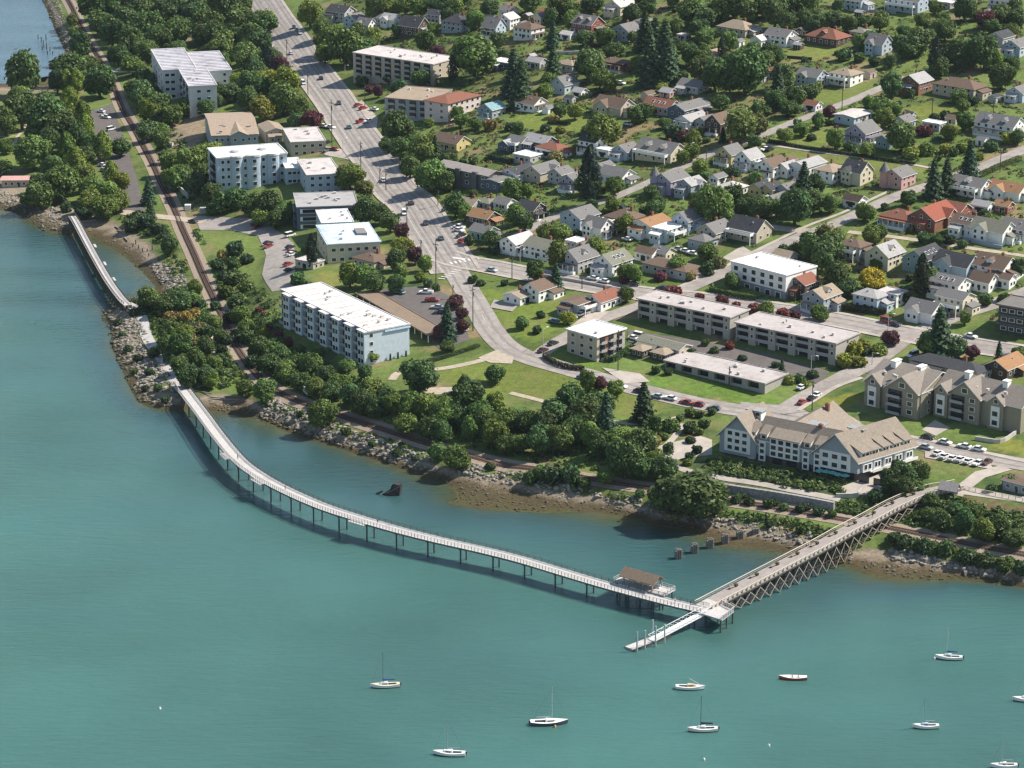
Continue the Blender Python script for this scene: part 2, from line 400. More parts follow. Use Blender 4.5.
ZONES = [  # lawns, bare soil, gravel: real ground covers with their own colour
    ([(440, 366), (520, 364), (600, 378), (640, 392), (665, 402), (655, 418), (600, 415), (540, 398), (470, 390), (436, 380)], (.125, .155, .035)),
    ([(465, 285), (505, 292), (560, 296), (600, 300), (560, 330), (535, 342), (512, 335), (495, 312)], (.135, .18, .036)),
    ([(540, 350), (556, 348), (598, 362), (590, 372), (560, 364)], (.115, .18, .035)),
    ([(655, 376), (720, 386), (770, 395), (778, 402), (740, 404), (650, 385)], (.11, .18, .034)),
    ([(515, 115), (560, 112), (600, 118), (590, 132), (540, 132), (512, 126)], (.14, .175, .04)),
    ([(785, 45), (840, 42), (838, 52), (822, 60), (790, 60)], (.15, .18, .045)),
    ([(800, 92), (840, 88), (880, 80), (870, 92), (830, 104), (808, 100)], (.13, .165, .04)),
    ([(905, 108), (925, 103), (955, 108), (955, 122), (920, 118)], (.15, .175, .04)),
    ([(775, 136), (820, 130), (835, 134), (825, 147), (790, 146)], (.135, .175, .04)),
    ([(770, 146), (930, 167), (925, 176), (768, 155)], (.14, .17, .045)),
    ([(0, 85), (45, 86), (48, 95), (0, 97)], (.13, .18, .05)), ([(0, 130), (30, 125), (25, 170), (0, 170)], (.13, .185, .045)),
    ([(205, 235), (255, 235), (262, 285), (245, 290), (225, 265)], (.14, .19, .05)),
    ([(184, 228), (200, 230), (210, 270), (204, 272)], (.13, .18, .05)),
    ([(170, 118), (205, 116), (206, 136), (192, 150), (172, 148), (165, 132)], (.30, .23, .16)),
    ([(316, 272), (345, 272), (342, 288), (320, 286)], (.17, .18, .05)),
    ([(960, 495), (1024, 508), (1024, 524), (985, 522), (962, 512)], (.14, .10, .06)),
    ([(930, 455), (985, 468), (978, 482), (930, 470)], (.13, .16, .05)),
    ([(985, 437), (1024, 440), (1024, 455), (990, 450)], (.16, .17, .035)),
    ([(820, 400), (855, 392), (865, 400), (840, 412), (818, 412)], (.17, .18, .036)),
    ([(270, 330), (300, 345), (330, 362), (300, 352), (262, 322)], (.12, .17, .04)),
    ([(690, 240), (725, 250), (690, 268), (668, 258)], (.11, .16, .04)),
    ([(690, 462), (720, 458), (860, 484), (862, 498), (800, 494), (700, 476)], (.055, .075, .032)),
    ([(840, 232), (1024, 259), (1024, 266), (840, 240)], (.15, .17, .055)),
]
for poly, col in ZONES:
    m = inpoly(gx, gy, [hit(x, y) for x, y in poly])
    cov[m] = np.array(col) * (.85 + .3 * n1[m])[:, None]
me = bpy.data.meshes.new('terrain')
vv = np.stack([gx, gy, ZG], -1).reshape(-1, 3)
idx = np.arange(nx * ny).reshape(ny, nx)
qq = np.stack([idx[:-1, :-1], idx[:-1, 1:], idx[1:, 1:], idx[1:, :-1]], -1).reshape(-1, 4)
me.vertices.add(len(vv)); me.vertices.foreach_set('co', vv.ravel())
me.loops.add(qq.size); me.loops.foreach_set('vertex_index', qq.ravel())
me.polygons.add(len(qq)); me.polygons.foreach_set('loop_start', np.arange(0, qq.size, 4)); me.polygons.foreach_set('loop_total', np.full(len(qq), 4))
me.update(calc_edges=True)
me.polygons.foreach_set('use_smooth', [True] * len(qq))
ca = me.color_attributes.new('cover', 'FLOAT_COLOR', 'POINT')
ca.data.foreach_set('color', np.concatenate([cov.reshape(-1, 3), np.ones((len(vv), 1))], 1).ravel())
def ground_mat():
    m = bpy.data.materials.new('ground'); m.use_nodes = True
    n, l = m.node_tree.nodes, m.node_tree.links
    b = n['Principled BSDF']; b.inputs['Roughness'].default_value = .95; b.inputs['Specular IOR Level'].default_value = .1
    at = n.new('ShaderNodeAttribute'); at.attribute_name = 'cover'
    g = n.new('ShaderNodeNewGeometry')
    def noise(s, d=6):
        z = n.new('ShaderNodeTexNoise'); z.inputs['Scale'].default_value = s; z.inputs['Detail'].default_value = d; z.inputs['Roughness'].default_value = .7
        l.new(g.outputs['Position'], z.inputs['Vector']); return z.outputs['Fac']
    def math_(op, a, bb):
        q = n.new('ShaderNodeMath'); q.operation = op
        for i, v in enumerate((a, bb)):
            if isinstance(v, (int, float)): q.inputs[i].default_value = v
            else: l.new(v, q.inputs[i])
        return q.outputs[0]
    nf = math_('MULTIPLY', math_('SUBTRACT', noise(.5), .5), 1.5)
    sc_ = n.new('ShaderNodeVectorMath'); sc_.operation = 'SCALE'
    l.new(at.outputs['Color'], sc_.inputs[0]); l.new(math_('ADD', nf, 1.0), sc_.inputs['Scale'])
    md = n.new('ShaderNodeMapRange'); md.inputs[1].default_value = .50; md.inputs[2].default_value = .70; md.inputs[4].default_value = .75
    l.new(noise(.085, 8), md.inputs[0])
    dr = n.new('ShaderNodeMix'); dr.data_type = 'RGBA'; dr.inputs[7].default_value = (.19, .165, .075, 1)
    l.new(md.outputs[0], dr.inputs[0]); l.new(sc_.outputs[0], dr.inputs[6])
    sp = n.new('ShaderNodeSeparateXYZ'); l.new(g.outputs['Position'], sp.inputs[0])
    zz = math_('ADD', sp.outputs['Z'], math_('MULTIPLY', math_('SUBTRACT', noise(.16), .5), 2.4))
    zz = math_('ADD', zz, math_('MULTIPLY', math_('SUBTRACT', noise(1.2), .5), 1.2))
    rp = n.new('ShaderNodeValToRGB')
    mr = n.new('ShaderNodeMapRange'); mr.inputs[1].default_value = -1; mr.inputs[2].default_value = 5
    l.new(zz, mr.inputs[0]); l.new(mr.outputs[0], rp.inputs[0])
    cols = [(0, (.06, .065, .032)), (.13, (.075, .078, .034)), (.22, (.070, .058, .030)), (.33, (.092, .070, .040)), (.42, (.185, .150, .108)), (.52, (.27, .225, .17)), (.66, (.15, .125, .085))]
    e = rp.color_ramp.elements
    e[0].position, e[0].color = cols[0][0], (*cols[0][1], 1); e[1].position, e[1].color = cols[1][0], (*cols[1][1], 1)
    for p, c in cols[2:]:
        q = e.new(p); q.color = (*c, 1)
    s2 = n.new('ShaderNodeVectorMath'); s2.operation = 'SCALE'
    l.new(rp.outputs[0], s2.inputs[0]); l.new(math_('ADD', math_('MULTIPLY', math_('SUBTRACT', noise(.9), .5), 1.6), 1.0), s2.inputs['Scale'])
    mk = n.new('ShaderNodeMapRange'); mk.inputs[1].default_value = 2.6; mk.inputs[2].default_value = 3.2; l.new(zz, mk.inputs[0])
    mx = n.new('ShaderNodeMix'); mx.data_type = 'RGBA'
    l.new(mk.outputs[0], mx.inputs[0]); l.new(s2.outputs[0], mx.inputs[6]); l.new(dr.outputs[2], mx.inputs[7])
    l.new(mx.outputs[2], b.inputs['Base Color'])
    bp = n.new('ShaderNodeBump'); bp.inputs['Strength'].default_value = .7; bp.inputs['Distance'].default_value = .35
    l.new(noise(1.1), bp.inputs['Height']); l.new(bp.outputs[0], b.inputs['Normal'])
    return m
me.materials.append(ground_mat())
tag(link('terrain', me), kind='structure')

# ------------------------------------------------------------------ water
def water():
    xs = np.concatenate([[-9000, -3000], np.arange(-480, 481, 8), [3000, 9000]])
    ys = np.concatenate([[-6000, -1000, 200], np.arange(544, 1900, 8), [3000, 12000]])
    xx, yy = np.meshgrid(xs, ys)
    dep = np.where((xx > X0) & (xx < X1) & (yy > Y0) & (yy < Y1), -gzv(xx, yy), 12.0)
    me = bpy.data.meshes.new('water')
    v = np.stack([xx, yy, np.zeros_like(xx)], -1).reshape(-1, 3); ny, nx = xx.shape
    idx = np.arange(nx * ny).reshape(ny, nx)
    q = np.stack([idx[:-1, :-1], idx[:-1, 1:], idx[1:, 1:], idx[1:, :-1]], -1).reshape(-1, 4)
    me.from_pydata(v.tolist(), [], q.tolist())
    a = me.attributes.new('depth', 'FLOAT', 'POINT'); a.data.foreach_set('value', dep.ravel())
    sky_mask = me.attributes.new('cove', 'FLOAT', 'POINT'); sky_mask.data.foreach_set('value', (np.clip((yy - 1230) / 250, 0, 1) * np.clip((-150 - xx) / 60, 0, 1)).ravel())  # mask for the sky reflection painted into the far water
    m = bpy.data.materials.new('sea_water'); m.use_nodes = True
    n, l = m.node_tree.nodes, m.node_tree.links
    b = n['Principled BSDF']; b.inputs['Roughness'].default_value = .10; b.inputs['IOR'].default_value = 1.33
    at = n.new('ShaderNodeAttribute'); at.attribute_name = 'depth'
    g = n.new('ShaderNodeNewGeometry')
    nz = n.new('ShaderNodeTexNoise'); nz.inputs['Scale'].default_value = .03; nz.inputs['Detail'].default_value = 4
    l.new(g.outputs['Position'], nz.inputs['Vector'])
    ad = n.new('ShaderNodeMath'); ad.operation = 'MULTIPLY_ADD'; ad.inputs[1].default_value = 3.0
    l.new(nz.outputs['Fac'], ad.inputs[0]); l.new(at.outputs['Fac'], ad.inputs[2])
    mr = n.new('ShaderNodeMapRange'); mr.inputs[1].default_value = 1.0; mr.inputs[2].default_value = 15.0
    l.new(ad.outputs[0], mr.inputs[0])
    rp = n.new('ShaderNodeValToRGB'); e = rp.color_ramp.elements
    e[0].position, e[0].color = 0.0, (.080, .082, .040, 1)
    e[1].position, e[1].color = 1.0, (.050, .136, .120, 1)
    for p, c in ((.07, (.055, .078, .050)), (.15, (.036, .078, .080)), (.30, (.036, .094, .098)), (.55, (.046, .116, .108))):
        q_ = e.new(p); q_.color = (*c, 1)
    l.new(mr.outputs[0], rp.inputs[0])
    n2 = n.new('ShaderNodeTexNoise'); n2.inputs['Scale'].default_value = .012; n2.inputs['Detail'].default_value = 3
    l.new(g.outputs['Position'], n2.inputs['Vector'])
    m2 = n.new('ShaderNodeMapRange'); m2.inputs[1].default_value = .3; m2.inputs[2].default_value = .7; m2.inputs[3].default_value = .80; m2.inputs[4].default_value = 1.10
    l.new(n2.outputs['Fac'], m2.inputs[0])
    s = n.new('ShaderNodeVectorMath'); s.operation = 'SCALE'
    l.new(rp.outputs[0], s.inputs[0]); l.new(m2.outputs[0], s.inputs['Scale'])
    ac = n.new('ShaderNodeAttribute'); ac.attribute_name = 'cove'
    sky_tint = n.new('ShaderNodeMix'); sky_tint.data_type = 'RGBA'; sky_tint.inputs[7].default_value = (.070, .135, .195, 1)  # blue of the reflected sky, put into the cove's base colour
    l.new(ac.outputs['Fac'], sky_tint.inputs[0]); l.new(s.outputs[0], sky_tint.inputs[6])
    l.new(sky_tint.outputs[2], b.inputs['Base Color'])
    b.inputs['Subsurface Weight'].default_value = .75; b.inputs['Subsurface Radius'].default_value = (.6, 1.0, 1.0); b.inputs['Subsurface Scale'].default_value = 3.5
    mp = n.new('ShaderNodeMapping'); mp.inputs['Rotation'].default_value = (0, 0, math.radians(-14)); mp.inputs['Scale'].default_value = (.3, 1.0, 1)
    l.new(g.outputs['Position'], mp.inputs['Vector'])
    w1 = n.new('ShaderNodeTexNoise'); w1.inputs['Scale'].default_value = .5; w1.inputs['Detail'].default_value = 5; w1.inputs['Roughness'].default_value = .6
    l.new(mp.outputs[0], w1.inputs['Vector'])
    mp2 = n.new('ShaderNodeMapping'); mp2.inputs['Rotation'].default_value = (0, 0, math.radians(-22)); mp2.inputs['Scale'].default_value = (.006, .032, 1)
    l.new(g.outputs['Position'], mp2.inputs['Vector'])
    w2 = n.new('ShaderNodeTexNoise'); w2.inputs['Scale'].default_value = 1.0; w2.inputs['Detail'].default_value = 6; l.new(mp2.outputs[0], w2.inputs['Vector'])
    mr2 = n.new('ShaderNodeMapRange'); mr2.inputs[1].default_value = .35; mr2.inputs[2].default_value = .65; mr2.inputs[3].default_value = .35; mr2.inputs[4].default_value = 1.1
    l.new(w2.outputs['Fac'], mr2.inputs[0])                # wind patches: rougher and calmer water
    bp = n.new('ShaderNodeBump'); bp.inputs['Distance'].default_value = .5; l.new(mr2.outputs[0], bp.inputs['Strength'])
    l.new(w1.outputs['Fac'], bp.inputs['Height']); l.new(bp.outputs[0], b.inputs['Normal'])
    me.materials.append(m)
    tag(link('water', me), kind='structure')
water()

# ------------------------------------------------------------------ roads, pavements, paths
ROADS = []       # world lines with half widths, to keep plants off them
def world_line(px, lift=0.0, step=3.0):
    P = [hit(x, y) for x, y in px]
    L = smooth_line(P, step)
    for q in L: q[2] = gz(q[0], q[1])
    # even out the long profile
    for _ in range(4):
        z = L[:, 2].copy(); z[1:-1] = (z[:-2] + 2 * z[1:-1] + z[2:]) / 4; L[:, 2] = z
    return L
def normals(L):
    d = np.gradient(L[:, :2], axis=0); d /= np.linalg.norm(d, axis=1)[:, None] + 1e-9
    return np.stack([-d[:, 1], d[:, 0]], 1)
def strip(mb, L, o0, o1, lift, nseg=None, mi=0):
    nrm = normals(L); nseg = nseg or max(1, int(abs(o1 - o0) / 2.2))
    i0 = len(mb.v)
    for k in range(len(L)):
        for j in range(nseg + 1):
            o = o0 + (o1 - o0) * j / nseg; x, y = L[k, 0] + nrm[k, 0] * o, L[k, 1] + nrm[k, 1] * o
            mb.v.append((x, y, gz(x, y) + lift))
    w_ = nseg + 1
    for k in range(len(L) - 1):
        for j in range(nseg):
            a = i0 + k * w_ + j
            mb.f.append((a, a + w_, a + w_ + 1, a + 1)); mb.m.append(mi)
def road(name, px, width, m, lift=.10, walk=0.0, walkmat=None, keep=True):
    L = world_line(px)
    mb = MB(); strip(mb, L, -width / 2, width / 2, lift)
    o = mb.build(name, m, recalc=False); tag(o, kind='structure')
    ROADS.append((L[:, :2], width / 2 + (2 if walk else .4)))
    if walk:
        mb = MB()
        for s in (-1, 1):
            strip(mb, L, s * width / 2, s * (width / 2 + walk), lift + .13)
            nrm = normals(L)
            for k in range(len(L) - 1):     # kerb face
                pts = []
                for kk, dz in ((k, lift), (k + 1, lift), (k + 1, lift + .13), (k, lift + .13)):
                    x, y = L[kk, 0] + nrm[kk, 0] * s * width / 2, L[kk, 1] + nrm[kk, 1] * s * width / 2
                    pts.append((x, y, gz(x, y) + dz))
                mb.poly(pts)
        tag(mb.build('pavement', walkmat or M_PAVE, recalc=False), kind='structure')
    return L
def patch(name, px, m, lift=.08, keep=True):
    """a flat paved area, triangulated finely enough to follow the ground"""
    P = [hit(x, y) for x, y in px]
    xs = [p[0] for p in P]; ys = [p[1] for p in P]
    bm = bmesh.new()
    vs = [bm.verts.new((p[0], p[1], 0)) for p in P]
    bm.faces.new(vs)
    for axis, lo, hi in ((0, min(xs), max(xs)), (1, min(ys), max(ys))):
        k = lo + 3
        while k < hi:
            co = [0, 0, 0]; no = [0, 0, 0]; co[axis] = k; no[axis] = 1
            bmesh.ops.bisect_plane(bm, geom=bm.verts[:] + bm.edges[:] + bm.faces[:], plane_co=co, plane_no=no)
            k += 3
    for v in bm.verts: v.co.z = gz(v.co.x, v.co.y) + lift
    bmesh.ops.recalc_face_normals(bm, faces=bm.faces)
    if sum(f.normal.z for f in bm.faces) < 0: bmesh.ops.reverse_faces(bm, faces=bm.faces)
    me = bpy.data.meshes.new(name); bm.to_mesh(me); bm.free(); me.materials.append(m)
    o = link(name, me); tag(o, kind='structure')
    PATCHES.append([(p[0], p[1]) for p in P])
    return o
PATCHES = []
BLVD = road('road', [(250, -16), (262, 0), (295, 48), (331, 96), (363, 144), (393, 186), (412, 204), (430, 232), (446, 257), (456, 272)], 16.5, M_ASPH, .16, 1.5)
ST11 = road('road', [(443, 256), (462, 262), (490, 267), (530, 275), (590, 286), (650, 295), (700, 300), (760, 308), (830, 319), (880, 329), (930, 339), (975, 346), (1040, 356)], 10.5, M_ASPH, .12, 1.6)
ST10 = road('road', [(456, 272), (468, 292), (480, 312), (492, 332), (508, 348), (535, 360), (580, 373), (625, 386), (660, 395), (700, 404), (735, 410), (775, 416), (820, 424), (870, 434), (920, 444), (970, 455), (1040, 468)], 9.5, M_ASPH, .14)
STA1 = road('road', [(538, 356), (552, 346), (575, 333), (605, 318), (650, 303), (690, 288), (735, 268), (768, 251), (805, 235), (840, 222), (895, 197), (940, 182), (985, 166), (1040, 144)], 6.5, M_ASPH, .18)
road('path', [(672, 290), (720, 269), (770, 244), (808, 226), (840, 214), (890, 191)], 1.7, M_PAVE, .2)
STA2 = road('road', [(518, 235), (553, 218), (580, 208), (605, 201), (625, 193), (650, 182), (683, 167), (710, 154), (740, 144), (768, 133), (797, 121), (830, 109), (865, 95), (905, 77)], 5.5, M_ASPH, .14)
STA3 = road('road', [(780, 414), (800, 401), (818, 391), (850, 374), (880, 357), (905, 339), (935, 325), (965, 313), (1000, 302), (1040, 288)], 8.0, M_ASPH, .2)
road('path', [(798, 411), (812, 402), (835, 388), (862, 378)], 2.0, M_PAVE, .24)
road('path', [(806, 414), (830, 420), (855, 425), (880, 431), (930, 441), (975, 451), (1030, 463)], 2.0, M_PAVE, .26)
road('road', [(730, 219), (768, 227), (812, 232)], 5.0, M_GRAVEL, .14)
road('path', [(848, 232), (900, 238), (960, 247), (1040, 259)], 2.6, M_GRAVEL, .14)
road('path', [(760, 144), (848, 156), (896, 162), (935, 169)], 1.8, M_PAVE, .14)
road('path', [(392, 380), (402, 371), (440, 369), (480, 361), (500, 354)], 3.0, M_GRAVEL, .12)
patch('path', [(478, 358), (497, 350), (514, 358), (512, 364), (490, 363)], M_GRAVEL, .16)
patch('path', [(408, 395), (430, 388), (462, 387), (468, 392), (435, 395)], M_GRAVEL, .12)
road('path', [(510, 393), (545, 402), (575, 412), (615, 422), (650, 424), (690, 414)], 2.2, M_GRAVEL, .12)
road('path', [(655, 455), (668, 444), (680, 430), (684, 424)], 2.2, M_PAVE, .14)
road('path', [(648, 448), (662, 460), (684, 470), (720, 478), (760, 484), (800, 492), (840, 500)], 2.4, M_PAVE, .14)
road('path', [(20, 97), (25, 125), (16, 140), (18, 160)], 1.6, M_GRAVEL, .12)
road('path', [(0, 137), (20, 136)], 1.6, M_GRAVEL, .14)
HEADPATH = road('path', [(126, 303), (136, 310), (142, 318), (145, 332), (150, 343), (160, 357), (166, 368), (176, 382), (182, 390)], 4.0, M_DECK, .18)
road('path', [(207, 320), (212, 335), (214, 358)], 1.0, M_GRAVEL, .12)
road('path', [(55, 195), (68, 204), (73, 212)], 1.6, M_GRAVEL, .12)
LOT1 = patch('car_park', [(195, 216), (262, 218), (282, 234), (294, 244), (296, 290), (272, 292), (262, 275), (266, 255), (258, 236), (230, 230), (200, 230)], M_ASPH, .14)
road('road', [(120, 212), (150, 216), (178, 219), (205, 222)], 6.0, M_GRAVEL, .22)
patch('car_park', [(88, 112), (112, 104), (128, 150), (140, 190), (146, 215), (118, 210), (96, 160)], M_ASPHD, .12)
patch('car_park', [(376, 290), (430, 286), (455, 300), (470, 340), (440, 350), (428, 338)], M_ASPHD, .12)
patch('car_park', [(628, 330), (690, 340), (760, 352), (830, 372), (818, 384), (760, 366), (690, 352), (628, 342)], M_ASPHD, .16)
patch('car_park', [(860, 350), (925, 378), (918, 386), (862, 372)], M_ASPHD, .1)
patch('car_park', [(640, 452), (700, 436), (712, 440), (712, 455), (668, 462)], M_PAVE, .10)
patch('car_park', [(740, 402), (795, 406), (830, 424), (790, 420), (742, 410)], M_ASPH, .1)
patch('car_park', [(925, 452), (990, 464), (994, 470), (925, 458)], M_PAVE, .2)
patch('path', [(948, 494), (975, 472), (1000, 466), (1012, 470), (985, 478), (962, 497)], M_PAVE, .16)
patch('path', [(960, 486), (1024, 497), (1024, 503), (960, 494)], M_PAVE, .1)
patch('path', [(818, 418), (838, 410), (862, 424), (850, 430)], M_PAVE, .3)
patch('driveway', [(965, 296), (1000, 300), (1024, 292), (1024, 304), (985, 308)], M_PAVE, .1)
patch('driveway', [(722, 258), (742, 246), (752, 252), (733, 262)], M_PAVE, .1)
patch('driveway', [(570, 327), (590, 312), (610, 312), (594, 324)], M_PAVE, .26)
patch('driveway', [(494, 300), (520, 304), (512, 312), (490, 308)], M_ASPH, .26)
patch('driveway', [(448, 225), (462, 222), (470, 242), (464, 246)], M_PAVE, .12)
patch('driveway', [(320, 145), (345, 150), (350, 160), (325, 155)], M_PAVE, .12)
patch('driveway', [(350, 108), (362, 100), (378, 118), (376, 132), (366, 134)], M_PAVE, .12)
patch('driveway', [(602, 368), (640, 374), (650, 382), (625, 384)], M_PAVE, .2)
patch('driveway', [(935, 420), (950, 428), (936, 436), (922, 430)], M_PAVE, .1)
patch('terrace', [(838, 488), (880, 474), (896, 482), (880, 494), (850, 496)], M_PAVE, .12)
# painted markings
def marking(L, off, w_, i0=0, i1=None, dash=None, lift=.2):
    mb = MB(); i1 = i1 or len(L); seg = L[i0:i1]
    if dash is None: strip(mb, seg, off - w_ / 2, off + w_ / 2, lift, 1)
    else:
        for k in range(0, len(seg) - dash[0], dash[0] + dash[1]):
            strip(mb, seg[k:k + dash[0] + 1], off - w_ / 2, off + w_ / 2, lift, 1)
    return tag(mb.build('road_marking', M_PAINT, recalc=False), kind='structure')
for o_ in (-6.0, -3.4, -1.6, 1.4, 3.2, 6.2):
    mb = MB(); strip(mb, BLVD, o_ - .45, o_ + .45, .172, 1); tag(mb.build('tyre_track', M_WORN, recalc=False), kind='structure')
for L_, o_ in ((ST11, -2.2), (ST11, 1.8), (ST10, -2.0), (ST10, 1.7)):
    mb = MB(); strip(mb, L_, o_ - .5, o_ + .5, .155 if L_ is ST10 else .132, 1); tag(mb.build('tyre_track', M_WORN, recalc=False), kind='structure')
marking(BLVD, -4.8, .16); marking(BLVD, 4.8, .14, 0, None, None)
marking(BLVD, 0.2, .13, dash=(2, 2)); marking(ST10, 0, .12, 8, 30, (2, 2), .185)
def crosswalk(pa, pb, n, w_, ln, lift=.21):
    a, b = hit(*pa), hit(*pb); d = (b - a)[:2]; D = np.linalg.norm(d); d /= D; q = np.array([-d[1], d[0]])
    mb = MB()
    for k in range(n):
        c = a[:2] + d * D * (k + .5) / n
        pts = [c + d * sx * w_ / 2 + q * sy * ln / 2 for sx, sy in ((-1, -1), (1, -1), (1, 1), (-1, 1))]
        mb.poly([(p[0], p[1], gz(*p) + lift) for p in pts])
    tag(mb.build('road_marking', M_PAINT), kind='structure')
crosswalk((298, 59), (318, 59), 6, .8, 2.2)
crosswalk((449, 264), (480, 258), 7, .8, 3.0, .24); crosswalk((440, 280), (462, 268), 7, .7, 3.0, .24)
crosswalk((452, 258), (466, 260), 1, 6, 1.6, .24)
# railway
def railway():
    mb = MB(); strip(mb, RAIL, -3.6, 3.6, .12); tag(mb.build('rail_ballast', M_BALLAST, recalc=False), kind='structure')
    mb = MB(); strip(mb, RAIL, -1.5, 1.5, .17); tag(mb.build('rail_bed', M_OILY, recalc=False), kind='structure')
    Lz = RAIL.copy(); nrm = normals(RAIL)
    mb = MB(); acc = 0
    step = .9
    seglen = np.linalg.norm(np.diff(RAIL[:, :2], axis=0), axis=1); cum = np.concatenate([[0], np.cumsum(seglen)])
    for d in np.arange(0, cum[-1], step):
        k = min(int(np.searchsorted(cum, d, 'right')) - 1, len(RAIL) - 2); t = (d - cum[k]) / (seglen[k] + 1e-9)
        p = RAIL[k] * (1 - t) + RAIL[k + 1] * t; nn = Vector((*nrm[k], 0)); c = Vector((p[0], p[1], gz(p[0], p[1]) + .2))
        mb.bar(c - nn * 1.3, c + nn * 1.3, .24, .14)
    tag(mb.build('railway_ties', M_TIE, recalc=False), kind='structure')
    mb = MB()
    for o in (-.72, .72):
        for k in range(len(RAIL) - 1):
            a = [RAIL[k, 0] + nrm[k, 0] * o, RAIL[k, 1] + nrm[k, 1] * o]; b = [RAIL[k + 1, 0] + nrm[k + 1, 0] * o, RAIL[k + 1, 1] + nrm[k + 1, 1] * o]
            mb.bar((*a, gz(*a) + .36), (*b, gz(*b) + .36), .12, .18)
    tag(mb.build('railway_track', M_RAIL, recalc=False), kind='structure')
railway()
# ------------------------------------------------------------------ buildings
AYAW = math.radians(49.5)       # street direction running up to the right
BYAW = math.radians(-40.5)      # cross streets running down to the right
COL = {
    'grey': (.17, .165, .165), 'dgrey': (.055, .058, .065), 'lgrey': (.34, .33, .33), 'brown': (.15, .105, .08), 'rbrown': (.22, .095, .065), 'red': (.27, .085, .055),
    'tan': (.30, .24, .18), 'orange': (.30, .17, .09), 'pale': (.50, .46, .45), 'white': (.78, .77, .75), 'teal': (.20, .33, .36), 'ggreen': (.19, .19, .15), 'pink': (.52, .30, .27), 'dbrown': (.075, .055, .045),
    'blue': (.42, .50, .58), 'cream': (.60, .54, .40), 'yellow': (.58, .46, .20), 'green': (.26, .42, .34), 'wgrey': (.40, .40, .40), 'lilac': (.38, .34, .46), 'dblue': (.09, .12, .17), 'timber': (.085, .06, .045),
    'bgreen': (.20, .30, .31), 'beige': (.46, .40, .32), 'olive': (.265, .24, .185), 'bluegrey': (.30, .34, .38)}
WORDS = {'grey': 'grey', 'dgrey': 'charcoal', 'lgrey': 'pale grey', 'brown': 'brown', 'rbrown': 'reddish brown', 'red': 'brick red', 'tan': 'tan', 'orange': 'orange brown', 'pale': 'pinkish pale', 'white': 'white', 'teal': 'teal', 'ggreen': 'mossy grey', 'pink': 'pink', 'dbrown': 'dark brown',
         'blue': 'light blue', 'cream': 'cream', 'yellow': 'yellow', 'green': 'mint green', 'wgrey': 'grey', 'lilac': 'lilac', 'dblue': 'dark blue', 'timber': 'dark brown', 'bgreen': 'blue green', 'beige': 'beige', 'olive': 'olive', 'brick': 'brick', 'bluegrey': 'blue grey'}
def wall_mat(w): return (M_BRICK, None) if w == 'brick' else (M_SIDING, COL[w])

def window_mesh():
    mb = MB()
    mb.box(-.5, .5, -.07, .02, 0, 1, 0)
    mb.box(-.40, .40, -.10, -.06, .10, .92, 1)
    me = mb.build('window', [M_TRIM, M_GLASS]); m = me.data; bpy.data.objects.remove(me); return m
WIN = window_mesh()
def door_mesh():
    mb = MB(); mb.box(-.5, .5, -.07, .02, 0, 1, 0); mb.box(-.4, .4, -.10, -.06, 0, .93, 1)
    o = mb.build('door', [M_TRIM, M_DARK]); m = o.data; bpy.data.objects.remove(o); return m
DOOR = door_mesh()
def balcony_mesh():
    mb = MB()
    mb.box(-.5, .5, -.05, .02, .0, .92, 1)             # flat panel painted dark for the shade of the recess
    mb.box(-.36, .02, -.07, -.04, .05, .80, 2); mb.box(.08, .40, -.07, -.04, .05, .80, 2)
    mb.box(-.5, .5, -.62, -.05, -.06, .0, 0)           # slab
    mb.box(-.5, .5, -.66, -.60, -.06, .36, 0)          # parapet
    o = mb.build('balcony', [mat('balcony_front', (.33, .33, .335), .7, .2), M_DARK, M_GLASS]); m = o.data; bpy.data.objects.remove(o); return m
BALC = balcony_mesh()
def chimney_mesh():
    mb = MB(); mb.box(-.5, .5, -.4, .4, -2.5, 1.6); mb.box(-.58, .58, -.48, .48, 1.6, 1.78); mb.box(-.3, -.05, -.2, .2, 1.78, 2.1); mb.box(.1, .3, -.2, .2, 1.78, 2.05)
    o = mb.build('chimney', M_BRICK); m = o.data; bpy.data.objects.remove(o); return m
CHIM = chimney_mesh()
def skylight_mesh():
    mb = MB(); mb.box(-.5, .5, -.5, .5, 0, .15, 0); mb.box(-.42, .42, -.42, .42, .15, .18, 1)
    o = mb.build('skylight', [M_TRIM, M_GLASS]); m = o.data; bpy.data.objects.remove(o); return m
SKYL = skylight_mesh()
def vent_mesh():
    mb = MB(); mb.box(-.5, .5, -.4, .4, 0, .7); mb.box(-.56, .56, -.46, .46, .7, .8)
    o = mb.build('roof_vent', M_MATTEC); m = o.data; bpy.data.objects.remove(o); return m
VENT = vent_mesh()

